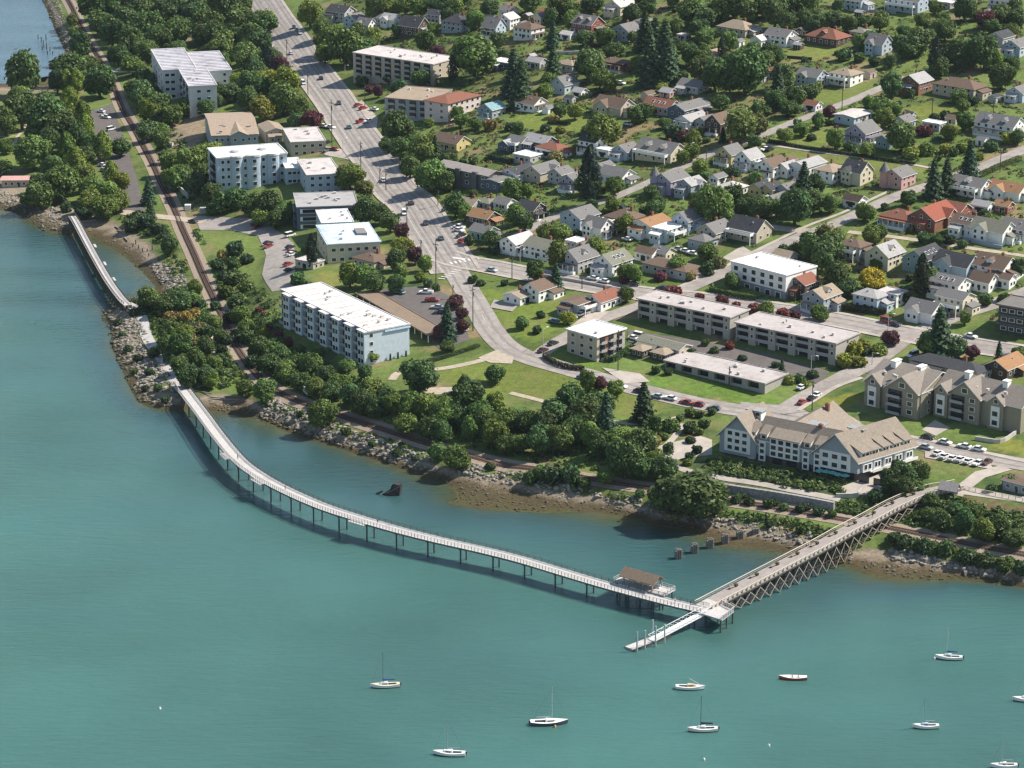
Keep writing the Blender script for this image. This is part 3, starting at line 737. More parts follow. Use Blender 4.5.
def add_gable(mw, mr, x0, x1, y0, y1, z, rise, axis='x', over=.45, t=.22, wmi=0, rmi=0, ends=(1, 1)):
    """gable triangles into mw, two roof slabs into mr; the ridge runs along `axis`"""
    if axis == 'x': P = lambda a, b, c: (a, b, c); a0, a1, b0, b1 = x0, x1, y0, y1
    else: P = lambda a, b, c: (b, a, c); a0, a1, b0, b1 = y0, y1, x0, x1
    bc = (b0 + b1) / 2; k = rise / ((b1 - b0) / 2)
    if mw is not None:
        for a, e in ((a0, ends[0]), (a1, ends[1])):
            if e:
                s = .12 if a == a0 else -.12
                mw.prism([P(a, b0, z), P(a, b1, z), P(a, bc, z + rise)], [P(a + s, b0, z), P(a + s, b1, z), P(a + s, bc, z + rise)], wmi)
    for b in (b0, b1):
        s = -1 if b == b0 else 1
        e = b + s * over; ze = z - over * k
        lo = [P(a0 - over, e, ze + .04), P(a1 + over, e, ze + .04), P(a1 + over, bc, z + rise + .04), P(a0 - over, bc, z + rise + .04)]
        mr.prism(lo, [(p[0], p[1], p[2] + t) for p in lo], rmi)
        mr.m[-1] = mr.m[-3] = rmi + 1; mr.m[-4] = rmi + 1      # pale barge boards and eaves
def add_hip(mr, x0, x1, y0, y1, z, rise, over=.45, rmi=0):
    k = rise / (min(x1 - x0, y1 - y0) / 2)
    X0_, X1_, Y0_, Y1_ = x0 - over, x1 + over, y0 - over, y1 + over; ze = z - over * k * .6
    q = min(X1_ - X0_, Y1_ - Y0_) / 2
    if X1_ - X0_ >= Y1_ - Y0_: r0, r1 = (X0_ + q, (Y0_ + Y1_) / 2), (X1_ - q + 1e-3, (Y0_ + Y1_) / 2)
    else: r0, r1 = ((X0_ + X1_) / 2, Y0_ + q), ((X0_ + X1_) / 2, Y1_ - q + 1e-3)
    top = z + rise
    c = [(X0_, Y0_), (X1_, Y0_), (X1_, Y1_), (X0_, Y1_)]
    lo = [(*p, ze - .05) for p in c]; hi = [(*p, ze + .15) for p in c]
    mr.poly(list(reversed(lo)), rmi)
    for k_ in range(4): mr.poly([lo[k_], lo[(k_ + 1) % 4], hi[(k_ + 1) % 4], hi[k_]], rmi)
    a, b = (*r0, top), (*r1, top)
    if X1_ - X0_ >= Y1_ - Y0_:
        mr.poly([hi[0], hi[1], b, a], rmi); mr.poly([hi[2], hi[3], a, b], rmi); mr.poly([hi[1], hi[2], b], rmi); mr.poly([hi[3], hi[0], a], rmi)
    else:
        mr.poly([hi[1], hi[2], b, a], rmi); mr.poly([hi[3], hi[0], a, b], rmi); mr.poly([hi[0], hi[1], a], rmi); mr.poly([hi[2], hi[3], b], rmi)
def add_flat(mr, x0, x1, y0, y1, z, over=.3, lip=.25, rmi=0):
    X0_, X1_, Y0_, Y1_ = x0 - over, x1 + over, y0 - over, y1 + over
    mr.box(X0_, X1_, Y0_, Y1_, z + .01, z + .25, rmi)
    w_ = .28
    for a in ((X0_, X1_, Y0_, Y0_ + w_), (X0_, X1_, Y1_ - w_, Y1_), (X0_, X0_ + w_, Y0_ + w_, Y1_ - w_), (X1_ - w_, X1_, Y0_ + w_, Y1_ - w_)):
        mr.box(*a, z + .253, z + .25 + lip, rmi)
HOUSES_XY = []
def win_row(root, n, a, b, fixed, z, w_, h, face, name='window', mesh=None):
    """n openings between a and b along a wall; face is the outward side: '-y', '-x' or '+x'"""
    for k in range(n):
        t = a + (b - a) * (k + .5) / n
        if face == '-y': loc, rz = (t, fixed, z), 0
        elif face == '-x': loc, rz = (fixed, t, z), -math.pi / 2
        elif face == '+x': loc, rz = (fixed, t, z), math.pi / 2
        link(name, mesh or WIN, root, None, loc, rz, (w_, 1.0 if name != 'balcony' else 1.6, h))
def house(px, py, L, W, H, axis, rt, roof, wall, ex='', pitch=.62, desc=None, lab=None, cat='house', name='house', yaw=None, grp='houses on the hillside'):
    L *= 1.02; W *= 1.0; H *= .84 if H > 3.5 else .92
    pitch *= .92
    rise = {'G': pitch * W / 2, 'H': pitch * .8 * min(L, W) / 2, 'F': .3, 'S': .12 * W / 2}[rt]
    p = hit(px, py, (H + rise) * .5)
    yw = (AYAW if axis == 'A' else BYAW) if yaw is None else yaw
    cs, sn = math.cos(yw), math.sin(yw)
    zs = [gz(p[0] + cs * a - sn * b, p[1] + sn * a + cs * b) for a in (-L / 2, 0, L / 2) for b in (-W / 2, 0, W / 2)]
    z0 = sum(zs) / 9; zb = min(zs) - z0 - .4
    root = thing(name, (p[0], p[1], z0), yw, cat=cat, group=grp)
    HOUSES_XY.append((p[0], p[1], math.hypot(L, W) / 2))
    x0, x1, y0, y1 = -L / 2, L / 2, -W / 2, W / 2
    mw, mr = MB(), MB()
    mw.box(x0, x1, y0, y1, zb, H)
    if rt == 'G': add_gable(mw, mr, x0, x1, y0, y1, H, rise)
    elif rt == 'H': add_hip(mr, x0, x1, y0, y1, H, rise)
    elif rt == 'F': add_flat(mr, x0, x1, y0, y1, H)
    else: add_gable(mw, mr, x0, x1, y0, y1, H, rise, over=.6)
    wm, wc = wall_mat(wall)
    end = '-x' if axis == 'A' else '+x'; ex_x = x0 if axis == 'A' else x1
    if 'g' in ex:       # cross gable over the long side
        gw = min(L * .42, W * .8); gx = L * (.16 if axis == 'A' else -.16); gr = pitch * gw / 2 * 1.15
        mw.box(gx - gw / 2, gx + gw / 2, y0 - 1.2, y0 + .02, zb, H)
        add_gable(mw, mr, gx - gw / 2, gx + gw / 2, y0 - 1.2, 0, H + .02, gr, 'y', over=.4, ends=(1, 0))
    walls = mw.build('wall', wm, root, wc)
    rf = mr.build('roof', [M_FLAT if rt in 'F' else M_SHINGLE, M_TRIM], root, COL[roof])
    st = max(1, int(round((H + .1) / 2.55))); sh = H / st
    for s in range(st):
        z = s * sh + .75
        n = max(2, min(5, int(L / 2.7)))
        if 'g' not in ex: win_row(root, n, x0 + .5, x1 - .5, y0, z, 1.35, 1.35, '-y')
        else:
            gw = min(L * .42, W * .8); gx = L * (.16 if axis == 'A' else -.16)
            win_row(root, 2, gx - gw / 2, gx + gw / 2, y0 - 1.2, z, 1.2, 1.35, '-y')
        win_row(root, max(2, min(3, int(W / 3.4))), y0 + .5, y1 - .5, ex_x, z, 1.2, 1.35, end)
    if rt == 'G' and rise > 2: win_row(root, 1, -.8, .8, ex_x, H + .25, 1.1, min(1.25, rise * .45), end)
    hr = random.Random(int(px * 7 + py * 13))
    if cat == 'house' and L > 8.5 and hr.random() < .72:      # a lower wing added at one end or along the side
        m1, m2 = MB(), MB(); hw = min(H * .62, 2.7); q = hr.random()
        if q < .5:
            a, b = (x0 + L * .45, x1 - L * .08) if axis == 'A' else (x0 + L * .06, x0 + L * .5)
            m1.box(a, b, y0 - 2.6, y0 + .02, zb, hw)
            lo = [(a - .3, y0 - 2.95, hw), (b + .3, y0 - 2.95, hw), (b + .3, y0 - .01, hw + .9), (a - .3, y0 - .01, hw + .9)]
            if 'g' in ex or 'p' in ex or 'k' in ex: m1 = None
            else: win_row(root, 2, a, b, y0 - 2.6, .8, 1.2, 1.2, '-y')
        else:
            s_ = -1 if axis == 'A' else 1; xe = x0 if axis == 'A' else x1
            a, b = sorted((xe, xe + s_ * 2.8)); m1.box(a, b, y0 + W * .25, y1 - W * .1, zb, hw)
            z0_, z1_ = (hw, hw + .9) if axis == 'A' else (hw + .9, hw)
            lo = [(a - .3 * (axis == 'A'), y0 + W * .25 - .3, z0_), (b + .3 * (axis != 'A'), y0 + W * .25 - .3, z1_), (b + .3 * (axis != 'A'), y1 - W * .1 + .3, z1_), (a - .3 * (axis == 'A'), y1 - W * .1 + .3, z0_)]
            if 'P' in ex: m1 = None
            else: win_row(root, 2, y0 + W * .28, y1 - W * .12, xe + s_ * 2.8, .8, 1.2, 1.2, end)
        if m1:
            m2.prism(lo, [(v[0], v[1], v[2] + .2) for v in lo]); m1.build('side_wing', wm, root, wc); m2.build('side_wing_roof', M_SHINGLE, root, COL[hr.choice([roof, 'lgrey', roof])])
    if cat == 'house' and rt in 'GH' and 'c' not in ex and hr.random() < .5: ex = ex + 'c'
    if cat == 'house' and rt in 'GH' and hr.random() < .6: link('roof_vent', VENT, rf, COL['lgrey'], (L * hr.uniform(-.3, .3), -W * .2, H + rise * .62), 0, (.5, .5, .7))
    if 'c' in ex: link('chimney', CHIM, rf, None, (L * .18, W * .12, H + rise * .72), 0)
    if 's' in ex:
        for k in range(3):
            k_ = rise / (W / 2); o = link('skylight', SKYL, rf, None, (-L * .2 + k * L * .2, -W * .27, H + rise * .46 + .27), 0, (1.3, 1.7, 1)); o.rotation_euler = (math.atan(k_), 0, 0)
    nd = 2 if 'D' in ex else 1 if 'd' in ex else 0
    for k in range(nd):
        dx = (k - .5) * L * .42 if nd == 2 else 0; dw = 2.6; fy = y0 * .72; zb_ = H + .1; dh = rise * .28 + 1.0
        d1, d2 = MB(), MB()
        d1.box(dx - dw / 2, dx + dw / 2, fy, y0 * .05, zb_, zb_ + dh)
        add_gable(d1, d2, dx - dw / 2, dx + dw / 2, fy, y0 * .02, zb_ + dh, .9, 'y', over=.25, t=.15, ends=(1, 0))
        dm = d1.build('dormer', wm, rf, wc); d2.build('dormer_roof', [M_SHINGLE, M_TRIM], rf, COL[roof])
        link('window', WIN, rf, None, (dx, fy, zb_ + .35), 0, (1.1, 1, 1.0))
    def porch(xa, xb, ya, yb, flat):
        m1 = MB(); m1.box(xa, xb, ya, yb, 2.5, 2.72); m1.build('porch_roof', M_SHINGLE, root, COL[roof if not flat else 'pale'])
        m2 = MB(); m2.box(xa + .1, xb - .1, ya + .1, yb - .02, zb, .35)
        nps = max(2, int(max(xb - xa, yb - ya) / 2.4))
        for i in range(nps + 1):
            t = i / nps
            for q in ((xa + .2 + (xb - xa - .4) * t, ya + .2),) if xb - xa > yb - ya else ((xa + .2 if xa < -abs(xb) else xb - .2, ya + .2 + (yb - ya - .4) * t),):
                m2.box(q[0] - .11, q[0] + .11, q[1] - .11, q[1] + .11, .35, 2.5)
        m2.build('porch', M_TRIM, root)
    if 'p' in ex: porch(x0 + .6, x1 - .6, y0 - 2.2, y0 - .01, False)
    if 'P' in ex: (porch(x0 - 2.2, x0 - .01, y0 + .5, y1 - .5, False) if axis == 'A' else porch(x1 + .01, x1 + 2.2, y0 + .5, y1 - .5, False))
    if 'k' in ex:
        m1 = MB(); m1.box(x0 + .8, x1 - .8, y0 - 3.0, y0 - .01, 2.6, 2.8)
        for a in (x0 + 1, x1 - 1): m1.box(a - .12, a + .12, y0 - 2.9, y0 - 2.66, zb - 1, 2.6)
        m1.box(x0 + .8, x1 - .8, y0 - 3.0, y0 - 2.9, 2.8, 3.75); m1.box(x0 + .8, x0 + .9, y0 - 2.9, y0, 2.8, 3.75); m1.box(x1 - .9, x1 - .8, y0 - 2.9, y0, 2.8, 3.75)
        m1.build('deck', M_TRIM, root)
    if 't' in ex:
        r_ = 1.9; c_ = (ex_x * .95, y1 * .8) if axis == 'A' else (x0 * .95, y0 * .95)
        m1, m2 = MB(), MB(); m1.tube((*c_, zb), (*c_, H + 1.4), r_, n=10); m2.tube((*c_, H + 1.4), (*c_, H + 5.2), r_ + .35, .05, n=10)
        m1.build('turret', wm, root, wc); m2.build('turret_roof', M_SHINGLE, root, COL[roof])
    if cat == 'garage' or 'o' in ex:
        link('garage_door', DOOR, root, None, (0, y0, .05 - (0 if zb > -.8 else .2)), 0, (2.6, 1, 2.2))
    elif 'p' not in ex:
        link('door', DOOR, root, None, (L * .03, y0 - (1.2 if 'g' in ex else 0), 0), 0, (1.1, 1, 2.15)) if 'g' not in ex else None
    if lab: root['label'] = lab
    else:
        size = 'one storey' if st == 1 else 'two storey' if st == 2 else 'three storey'
        rw = {'G': 'gabled', 'H': 'hipped', 'F': 'flat', 'S': 'low pitched'}[rt]
        extra = ' and turret' if 't' in ex else ' and dormers' if 'D' in ex else ' and dormer' if 'd' in ex else ' and skylights' if 's' in ex else ' and porch' if ('p' in ex or 'P' in ex) else ' and deck' if 'k' in ex else ' and chimney' if 'c' in ex else ''
        AUTO.append((root, desc or f"{WORDS[wall]} {cat} with {WORDS[roof]} {rw} roof{extra}"))
    return root
W_ = 'white'
HOUSE_LIST = [
    # top right
    (908, 1, 17, 10, 6, 'B', 'G', 'grey', 'blue', 'k'), (1005, 2, 12, 9, 6, 'B', 'G', 'grey', W_, 'p'), (947, 4, 7, 6, 2.6, 'B', 'F', 'white', 'wgrey', 'o'), (1001, 37, 10, 8, 4, 'A', 'G', 'dgrey', 'wgrey', ''), (1017, 46, 10, 9, 4.5, 'A', 'G', 'grey', 'blue', ''),
    (916, 82, 11, 10, 5.6, 'A', 'G', 'lgrey', 'brick', 'c'), (960, 86, 20, 11, 5, 'B', 'H', 'brown', 'beige', 'c', .7), (1020, 92, 9, 8, 4, 'A', 'G', 'grey', 'blue', ''),
    (781, 36, 12, 9, 5, 'B', 'G', 'grey', W_, 'c'), (828, 35, 17, 12, 3.6, 'B', 'H', 'rbrown', 'timber', 'dc', .8), (803, 31, 5, 5, 2.5, 'A', 'G', 'brown', 'timber', ''), (862, 32, 8, 8, 3, 'B', 'H', 'ggreen', 'beige', ''), (879, 43, 9, 9, 5, 'B', 'G', 'grey', 'blue', 'gc', .9),
    (812, 76, 11, 9, 4.6, 'B', 'G', 'grey', 'blue', 'gP'), (846, 75, 11, 10, 5.4, 'B', 'H', 'tan', W_, 'kc'), (775, 71, 8, 7, 3, 'B', 'H', 'rbrown', 'wgrey', ''), (853, 1, 14, 8, 5, 'B', 'G', 'grey', 'blue', ''),
    (738, 26, 16, 11, 3, 'B', 'H', 'tan', 'beige', 'c', .75), (684, 37, 5, 4, 2.5, 'B', 'F', 'pale', 'wgrey', ''), (713, 55, 8, 8, 3, 'A', 'G', 'tan', 'beige', ''), (761, 40, 8, 6, 3.4, 'A', 'G', 'pale', W_, ''), (693, 85, 11, 8, 3, 'B', 'G', 'grey', 'wgrey', ''), (668, 92, 5.5, 5, 2.4, 'B', 'G', 'lgrey', 'pink', ''), (645, 22, 8, 7, 4, 'A', 'H', 'grey', 'beige', ''),
    # top middle
    (529, 29, 11, 10, 5.8, 'B', 'H', 'brown', W_, 'P', .75), (509, 11, 7, 6, 4, 'B', 'G', 'grey', W_, ''), (546, 12, 6, 5, 3, 'B', 'H', 'red', 'beige', ''), (541, 18, 6, 5, 4, 'A', 'G', 'grey', 'cream', ''), (588, 24, 12, 10, 6, 'B', 'G', 'grey', 'red', 'pD', .75), (568, 35, 6, 4.5, 2.6, 'B', 'G', 'pale', W_, 'o'), (621, 5, 12, 9, 4, 'A', 'G', 'pale', 'cream', ''), (627, 31, 10, 10, 5.4, 'A', 'G', 'grey', 'bluegrey', ''),
    (569, 64, 10, 8, 3.2, 'B', 'H', 'tan', 'wgrey', ''), (617, 63, 13, 8, 4, 'B', 'H', 'brown', 'red', 'p'), (565, 83, 10, 8, 4.4, 'A', 'G', 'grey', 'blue', 'd', .9), (580, 92, 5, 5, 2.6, 'B', 'G', 'lgrey', W_, 'o'), (537, 62, 8, 6, 3, 'B', 'G', 'lgrey', 'wgrey', ''), (531, 102, 11, 9, 3.8, 'B', 'G', 'brown', W_, 'P'),
    (392, 19, 9, 8, 3.6, 'B', 'G', 'lgrey', W_, 'g'), (414, 25, 12, 10, 5.4, 'B', 'G', 'dgrey', 'timber', 'c', .9), (437, 16, 8, 7, 5, 'B', 'G', 'dgrey', 'wgrey', ''), (458, 21, 12, 11, 5, 'B', 'H', 'dgrey', 'bluegrey', '', .9), (494, 26, 8, 9, 5, 'B', 'G', 'grey', 'blue', 'p', 1.0), (508, 20, 8, 8, 5.4, 'A', 'G', 'pale', W_, ''), (506, 64, 12, 8, 3.2, 'B', 'F', 'white', 'dblue', ''),
    (341, 12, 12, 10, 5, 'B', 'G', 'dgrey', 'wgrey', ''), (355, 20, 9, 8, 5, 'A', 'G', 'grey', 'blue', ''), (366, 25, 8, 7, 5.2, 'B', 'G', 'grey', W_, 'gP', .9), (380, 18, 7, 6, 4, 'B', 'G', 'grey', 'wgrey', ''),
    # right, second band
    (1000, 124, 18, 10, 5.6, 'B', 'G', 'grey', W_, 'pD', .7), (934, 125, 8, 5, 2.8, 'B', 'F', 'white', 'wgrey', 'o'), (904, 121, 7, 7, 3.2, 'A', 'G', 'grey', 'wgrey', ''), (971, 185, 14, 9, 4.6, 'B', 'G', 'grey', W_, 'dk'), (1009, 189, 14, 9, 3.4, 'B', 'G', 'orange', W_, 'g'), (899, 176, 10, 9, 5.4, 'A', 'G', 'grey', 'pink', 't'),
    (813, 105, 6, 5, 2.6, 'B', 'G', 'rbrown', W_, 'o'), (853, 116, 13, 10, 3, 'A', 'S', 'pale', 'blue', '', .3), (863, 131, 11, 10, 5, 'A', 'G', 'grey', 'lilac', 'pP', .75), (887, 140, 7, 6, 4, 'A', 'G', 'grey', 'bgreen', ''), (772, 166, 11, 9, 5.2, 'A', 'G', 'brown', W_, 'P'), (787, 168, 8, 6, 4, 'A', 'G', 'lgrey', W_, ''), (807, 165, 14, 9, 4, 'A', 'G', 'lgrey', W_, '', .4), (831, 171, 11, 9, 5, 'A', 'H', 'tan', W_, 'c', .55), (857, 171, 9, 9, 5.6, 'B', 'G', 'dgrey', 'cream', 'gc', .85),
    (772, 189, 8, 6, 3.4, 'A', 'G', 'dgrey', 'yellow', ''), (787, 189, 7, 6, 3.4, 'A', 'G', 'grey', 'wgrey', ''),
    (662, 105, 14, 9, 3.6, 'B', 'G', 'rbrown', 'wgrey', 's'), (689, 107, 18, 9, 3.8, 'A', 'G', 'grey', 'dblue', 'c', .5), (692, 119, 13, 8, 3.6, 'A', 'G', 'lgrey', W_, 'P', .5), (706, 121, 8, 6, 3, 'A', 'G', 'grey', 'wgrey', ''), (719, 122, 9, 8, 5.4, 'A', 'G', 'brown', 'timber', 'P', .9), (661, 149, 18, 11, 4.4, 'B', 'G', 'grey', 'cream', 'kD', .7), (730, 153, 9, 8, 4.6, 'A', 'G', 'grey', 'yellow', 'P', .8), (749, 158, 9, 8, 5, 'A', 'G', 'lgrey', W_, 'Pk', .8),
    (671, 180, 12, 9, 5.8, 'A', 'G', 'grey', 'lilac', 't'), (691, 185, 9, 7, 5, 'A', 'G', 'lgrey', 'bluegrey', 'g'), (732, 187, 9, 9, 3.6, 'A', 'H', 'pale', W_, 'c'), (760, 188, 7, 6, 3.4, 'A', 'G', 'dgrey', 'yellow', ''), (718, 178, 6, 4, 2.8, 'A', 'G', 'grey', W_, ''),
    (614, 104, 15, 10, 3.4, 'B', 'G', 'brown', 'beige', 'gc', .7), (540, 141, 12, 8, 3.8, 'B', 'G', 'lgrey', 'dblue', ''), (519, 142, 8, 7, 4, 'B', 'G', 'grey', 'bluegrey', 'k'), (553, 148, 12, 9, 3.4, 'B', 'H', 'rbrown', W_, 'o'), (528, 157, 9, 8, 3, 'B', 'F', 'white', 'wgrey', 'o'), (593, 143, 9, 8, 5.8, 'B', 'G', 'dgrey', W_, 'pc'), (606, 152, 6, 5, 3, 'B', 'F', 'white', W_, ''),
    (519, 172, 14, 10, 3.8, 'A', 'G', 'dgrey', W_, '', .45), (543, 170, 14, 9, 4, 'A', 'G', 'grey', 'beige', 'g', .6), (561, 174, 8, 7, 4.6, 'A', 'G', 'grey', 'wgrey', ''), (575, 180, 10, 8, 4.8, 'A', 'G', 'grey', 'lilac', 'P'), (617, 174, 12, 9, 3.4, 'B', 'G', 'grey', W_, ''), (626, 150, 9, 8, 3.8, 'A', 'G', 'grey', 'blue', ''), (604, 167, 7, 5, 3, 'A', 'G', 'grey', 'wgrey', ''),
    (492, 109, 9, 8, 4.6, 'A', 'G', 'teal', 'bluegrey', 'P'), (452, 141, 13, 9, 4, 'B', 'G', 'brown', 'yellow', 'c'), (500, 182, 11, 8, 4.4, 'A', 'S', 'grey', 'dblue', 'k'), (508, 145, 6, 6, 3.4, 'A', 'G', 'lgrey', 'dblue', ''),
    # right, third band
    (901, 216, 13, 10, 3.4, 'B', 'H', 'rbrown', 'bluegrey', 'cp', .7), (933, 214, 16, 12, 4.6, 'A', 'G', 'red', 'brick', 'gc', .7), (956, 209, 9, 8, 3.4, 'B', 'G', 'rbrown', 'red', ''), (969, 224, 10, 9, 5.2, 'B', 'G', 'brown', W_, 's'), (993, 229, 14, 10, 5, 'B', 'G', 'ggreen', W_, 'g', .7), (1018, 228, 11, 9, 5, 'B', 'G', 'grey', W_, 'p'), (983, 206, 7, 5, 3, 'B', 'G', 'lgrey', W_, ''), (1004, 206, 6, 5, 3, 'B', 'G', 'orange', 'red', 'c'),
    (924, 256, 13, 10, 4.6, 'A', 'G', 'dgrey', 'bgreen', 's', .7), (957, 262, 14, 10, 4.2, 'B', 'G', 'dgrey', 'blue', 'gc', .75), (995, 265, 13, 11, 5, 'B', 'G', 'brown', W_, 'dc', .65), (984, 280, 8, 7, 4, 'B', 'G', 'brown', W_, '', .8), (1003, 279, 8, 5, 3.4, 'B', 'G', 'brown', W_, ''), (950, 284, 12, 9, 5.4, 'B', 'G', 'grey', W_, 's', .5), (955, 300, 11, 8, 6.4, 'B', 'G', 'grey', 'cream', 'k', .5), (885, 253, 11, 10, 5, 'A', 'G', 'lgrey', 'cream', 'dc', .75), (925, 309, 11, 9, 4, 'B', 'G', 'grey', W_, 'gP', .7),
    (777, 201, 9, 7, 4, 'A', 'G', 'grey', 'blue', 'P', .8), (855, 200, 7, 6, 2.8, 'B', 'G', 'dbrown', W_, 'o'), (854, 247, 10, 8, 5.4, 'B', 'H', 'brown', 'wgrey', 'k'), (803, 284, 9, 8, 5.6, 'A', 'G', 'rbrown', 'timber', 'c', .6), (822, 297, 11, 9, 6, 'A', 'G', 'tan', 'bluegrey', 'Pd', .6), (785, 256, 7, 6, 3, 'B', 'G', 'tan', 'wgrey', ''), (872, 298, 10, 9, 5.8, 'B', 'H', 'lgrey', 'blue', '', .5), (892, 297, 8, 7, 5, 'B', 'F', 'pale', W_, ''),
    # middle
    (651, 224, 13, 10, 4.6, 'A', 'G', 'orange', W_, '', .4), (688, 219, 10, 8, 5.2, 'A', 'G', 'grey', 'blue', 'P', .85), (667, 232, 9, 7, 5, 'A', 'F', 'white', 'blue', 'k'), (715, 230, 11, 9, 4.6, 'A', 'G', 'grey', 'beige', '', .7), (703, 240, 8, 8, 4, 'A', 'H', 'grey', 'bluegrey', ''), (750, 227, 13, 10, 4.4, 'B', 'G', 'dgrey', 'beige', 'k', .85), (672, 266, 20, 10, 3, 'B', 'H', 'brown', 'wgrey', '', .45), (648, 253, 8, 6, 3, 'B', 'G', 'brown', W_, 'o'), (663, 252, 7, 6, 3, 'B', 'G', 'grey', 'cream', ''),
    (531, 209, 9, 8, 4.6, 'B', 'G', 'dgrey', 'timber', 'P', .7), (580, 216, 12, 10, 5, 'A', 'G', 'grey', 'blue', '', .6), (598, 226, 9, 8, 4.8, 'B', 'G', 'grey', W_, 'gP', .8), (625, 216, 12, 11, 3.8, 'B', 'H', 'brown', 'wgrey', 'c', .7), (612, 222, 7, 5, 3.4, 'A', 'F', 'white', 'blue', ''), (518, 242, 12, 8, 4.6, 'A', 'G', 'pale', W_, 'cp', .6), (544, 247, 12, 10, 4.8, 'B', 'G', 'ggreen', W_, '', .5), (579, 257, 12, 9, 5, 'A', 'G', 'grey', 'wgrey', 'dP', .85), (613, 261, 12, 9, 5, 'A', 'G', 'ggreen', W_, 's', .75), (576, 243, 6, 5, 2.8, 'A', 'F', 'white', 'wgrey', 'o'), (586, 247, 6, 5, 3.2, 'A', 'G', 'grey', 'wgrey', ''),
    (541, 288, 12, 8, 4.8, 'A', 'G', 'brown', W_, '', .7), (519, 296, 8, 8, 3.0, 'A', 'G', 'tan', W_, 'o', .3), (603, 298, 12, 8, 3.4, 'A', 'G', 'rbrown', W_, 'c', .6), (577, 305, 9, 8, 4.6, 'A', 'S', 'brown', 'bluegrey', 'k'),
    (484, 216, 10, 8, 3.2, 'B', 'G', 'orange', 'dbrown', 'c'), (484, 231, 9, 7, 3.6, 'B', 'G', 'grey', 'green', '', .6), (470, 204, 8, 7, 3, 'B', 'G', 'tan', 'wgrey', ''), (487, 202, 8, 7, 3, 'B', 'H', 'ggreen', 'wgrey', ''), (505, 203, 7, 6, 3, 'B', 'G', 'grey', W_, ''),
    (372, 258, 11, 10, 3.2, 'B', 'H', 'brown', 'beige', 'c', .6), (310, 263, 9, 6, 2.8, 'B', 'F', 'pale', 'beige', ''),
    # lower right
    (951, 365, 26, 10, 3.4, 'B', 'H', 'dgrey', 'wgrey', '', .55), (1006, 364, 13, 9, 3.6, 'A', 'G', 'orange', 'dbrown', '', .6), (664, 345, 18, 7, 3, 'B', 'G', 'ggreen', 'beige', '', .35), (664, 353, 7, 6, 2.8, 'A', 'H', 'tan', 'dbrown', '', .5), (642, 350, 6, 5, 2.8, 'A', 'H', 'tan', 'dbrown', '', .5),
    (19, 181, 14, 7, 3.2, 'B', 'S', 'pink', 'beige', ''), (1022, 484, 9, 7, 3.2, 'B', 'S', 'brown', 'bluegrey', ''),
    (272, 131, 15, 9, 5.5, 'A', 'G', 'tan', 'beige', '', .35), (190, 30, 9, 7, 3.5, 'B', 'G', 'pale', W_, ''),
]
CATS = {(947, 4): 'garage', (803, 31): 'garage', (684, 37): 'shed', (668, 92): 'shed', (568, 35): 'garage', (580, 92): 'garage', (934, 125): 'garage', (813, 105): 'garage', (956, 209): 'garage', (983, 206): 'garage', (855, 200): 'garage', (785, 256): 'garage', (576, 243): 'garage', (612, 222): 'garage', (664, 353): 'kiosk', (642, 350): 'kiosk', (528, 157): 'garage', (310, 263): 'garage', (606, 152): 'garage', (718, 178): 'garage', (1003, 279): 'garage', (648, 253): 'garage', (537, 62): 'garage', (1022, 484): 'shed'}
for h in HOUSE_LIST:
    c = CATS.get(h[:2], 'house')
    h10 = list(h) + [.62] * (11 - len(h))
    yw = None
    if h[:2] == (19, 181): yw = 0.03
    if h[:2] == (272, 131): yw = math.atan2(.956, -.292)
    if h[0] < 512 and h[1] < 30 and h[0] > 330: yw = (BYAW + .1) if h[5] == 'B' else AYAW + .1
    house(*h10, cat=c, name=c, yaw=yw, grp='houses on the hillside' if c == 'house' else None)

# ---- the big blocks
def block3(P1, P2, P3, h, name='apartment_block', cat='apartment block', label=None, long='y'):
    def up(p):
        return hit(p[0], p[1], h)
    a, b, c = up(P1)[:2], up(P2)[:2], up(P3)[:2]
    zt = gz(*b) + h
    # refine: all three corners lie on one level roof plane
    a, b, c = (at_z(p[0], p[1], zt)[:2] for p in (P1, P2, P3))
    ex_, ey_ = c - b, a - b
    LX, LY = np.linalg.norm(ex_), np.linalg.norm(ey_)
    if LY >= LX: d = ey_ / LY; xd = np.array([d[1], -d[0]])
    else: xd = ex_ / LX
    LX = abs(ex_ @ xd) if LY >= LX else LX
    yd = np.array([-xd[1], xd[0]]); LY = abs(ey_ @ yd)
    yw = math.atan2(xd[1], xd[0])
    cs = [b + xd * LX * i + yd * LY * j for i in (0, .5, 1) for j in (0, .5, 1)]
    z0 = gz(*b); zb = min(gz(*q) for q in cs) - z0 - .6
    root = thing(name, (b[0], b[1], z0), yw, cat=cat, label=label)
    m = b + xd * LX / 2 + yd * LY / 2
    for t in np.linspace(.1, .9, 5):
        HOUSES_XY.append((*(b + xd * LX / 2 + yd * LY * t), min(LX, LY) / 2 + 1)) if LY > LX else HOUSES_XY.append((*(b + yd * LY / 2 + xd * LX * t), min(LX, LY) / 2 + 1))
    return root, LX, LY, zb
def vents(rf, LX, LY, z, n, seed, col=(.5, .48, .46)):
    r = random.Random(seed)
    for k in range(n):
        link('roof_vent', VENT, rf, col, (LX * r.uniform(.15, .85), LY * r.uniform(.1, .9), z), 0, (r.uniform(.7, 1.6), r.uniform(.7, 1.4), r.uniform(.7, 1.3)))
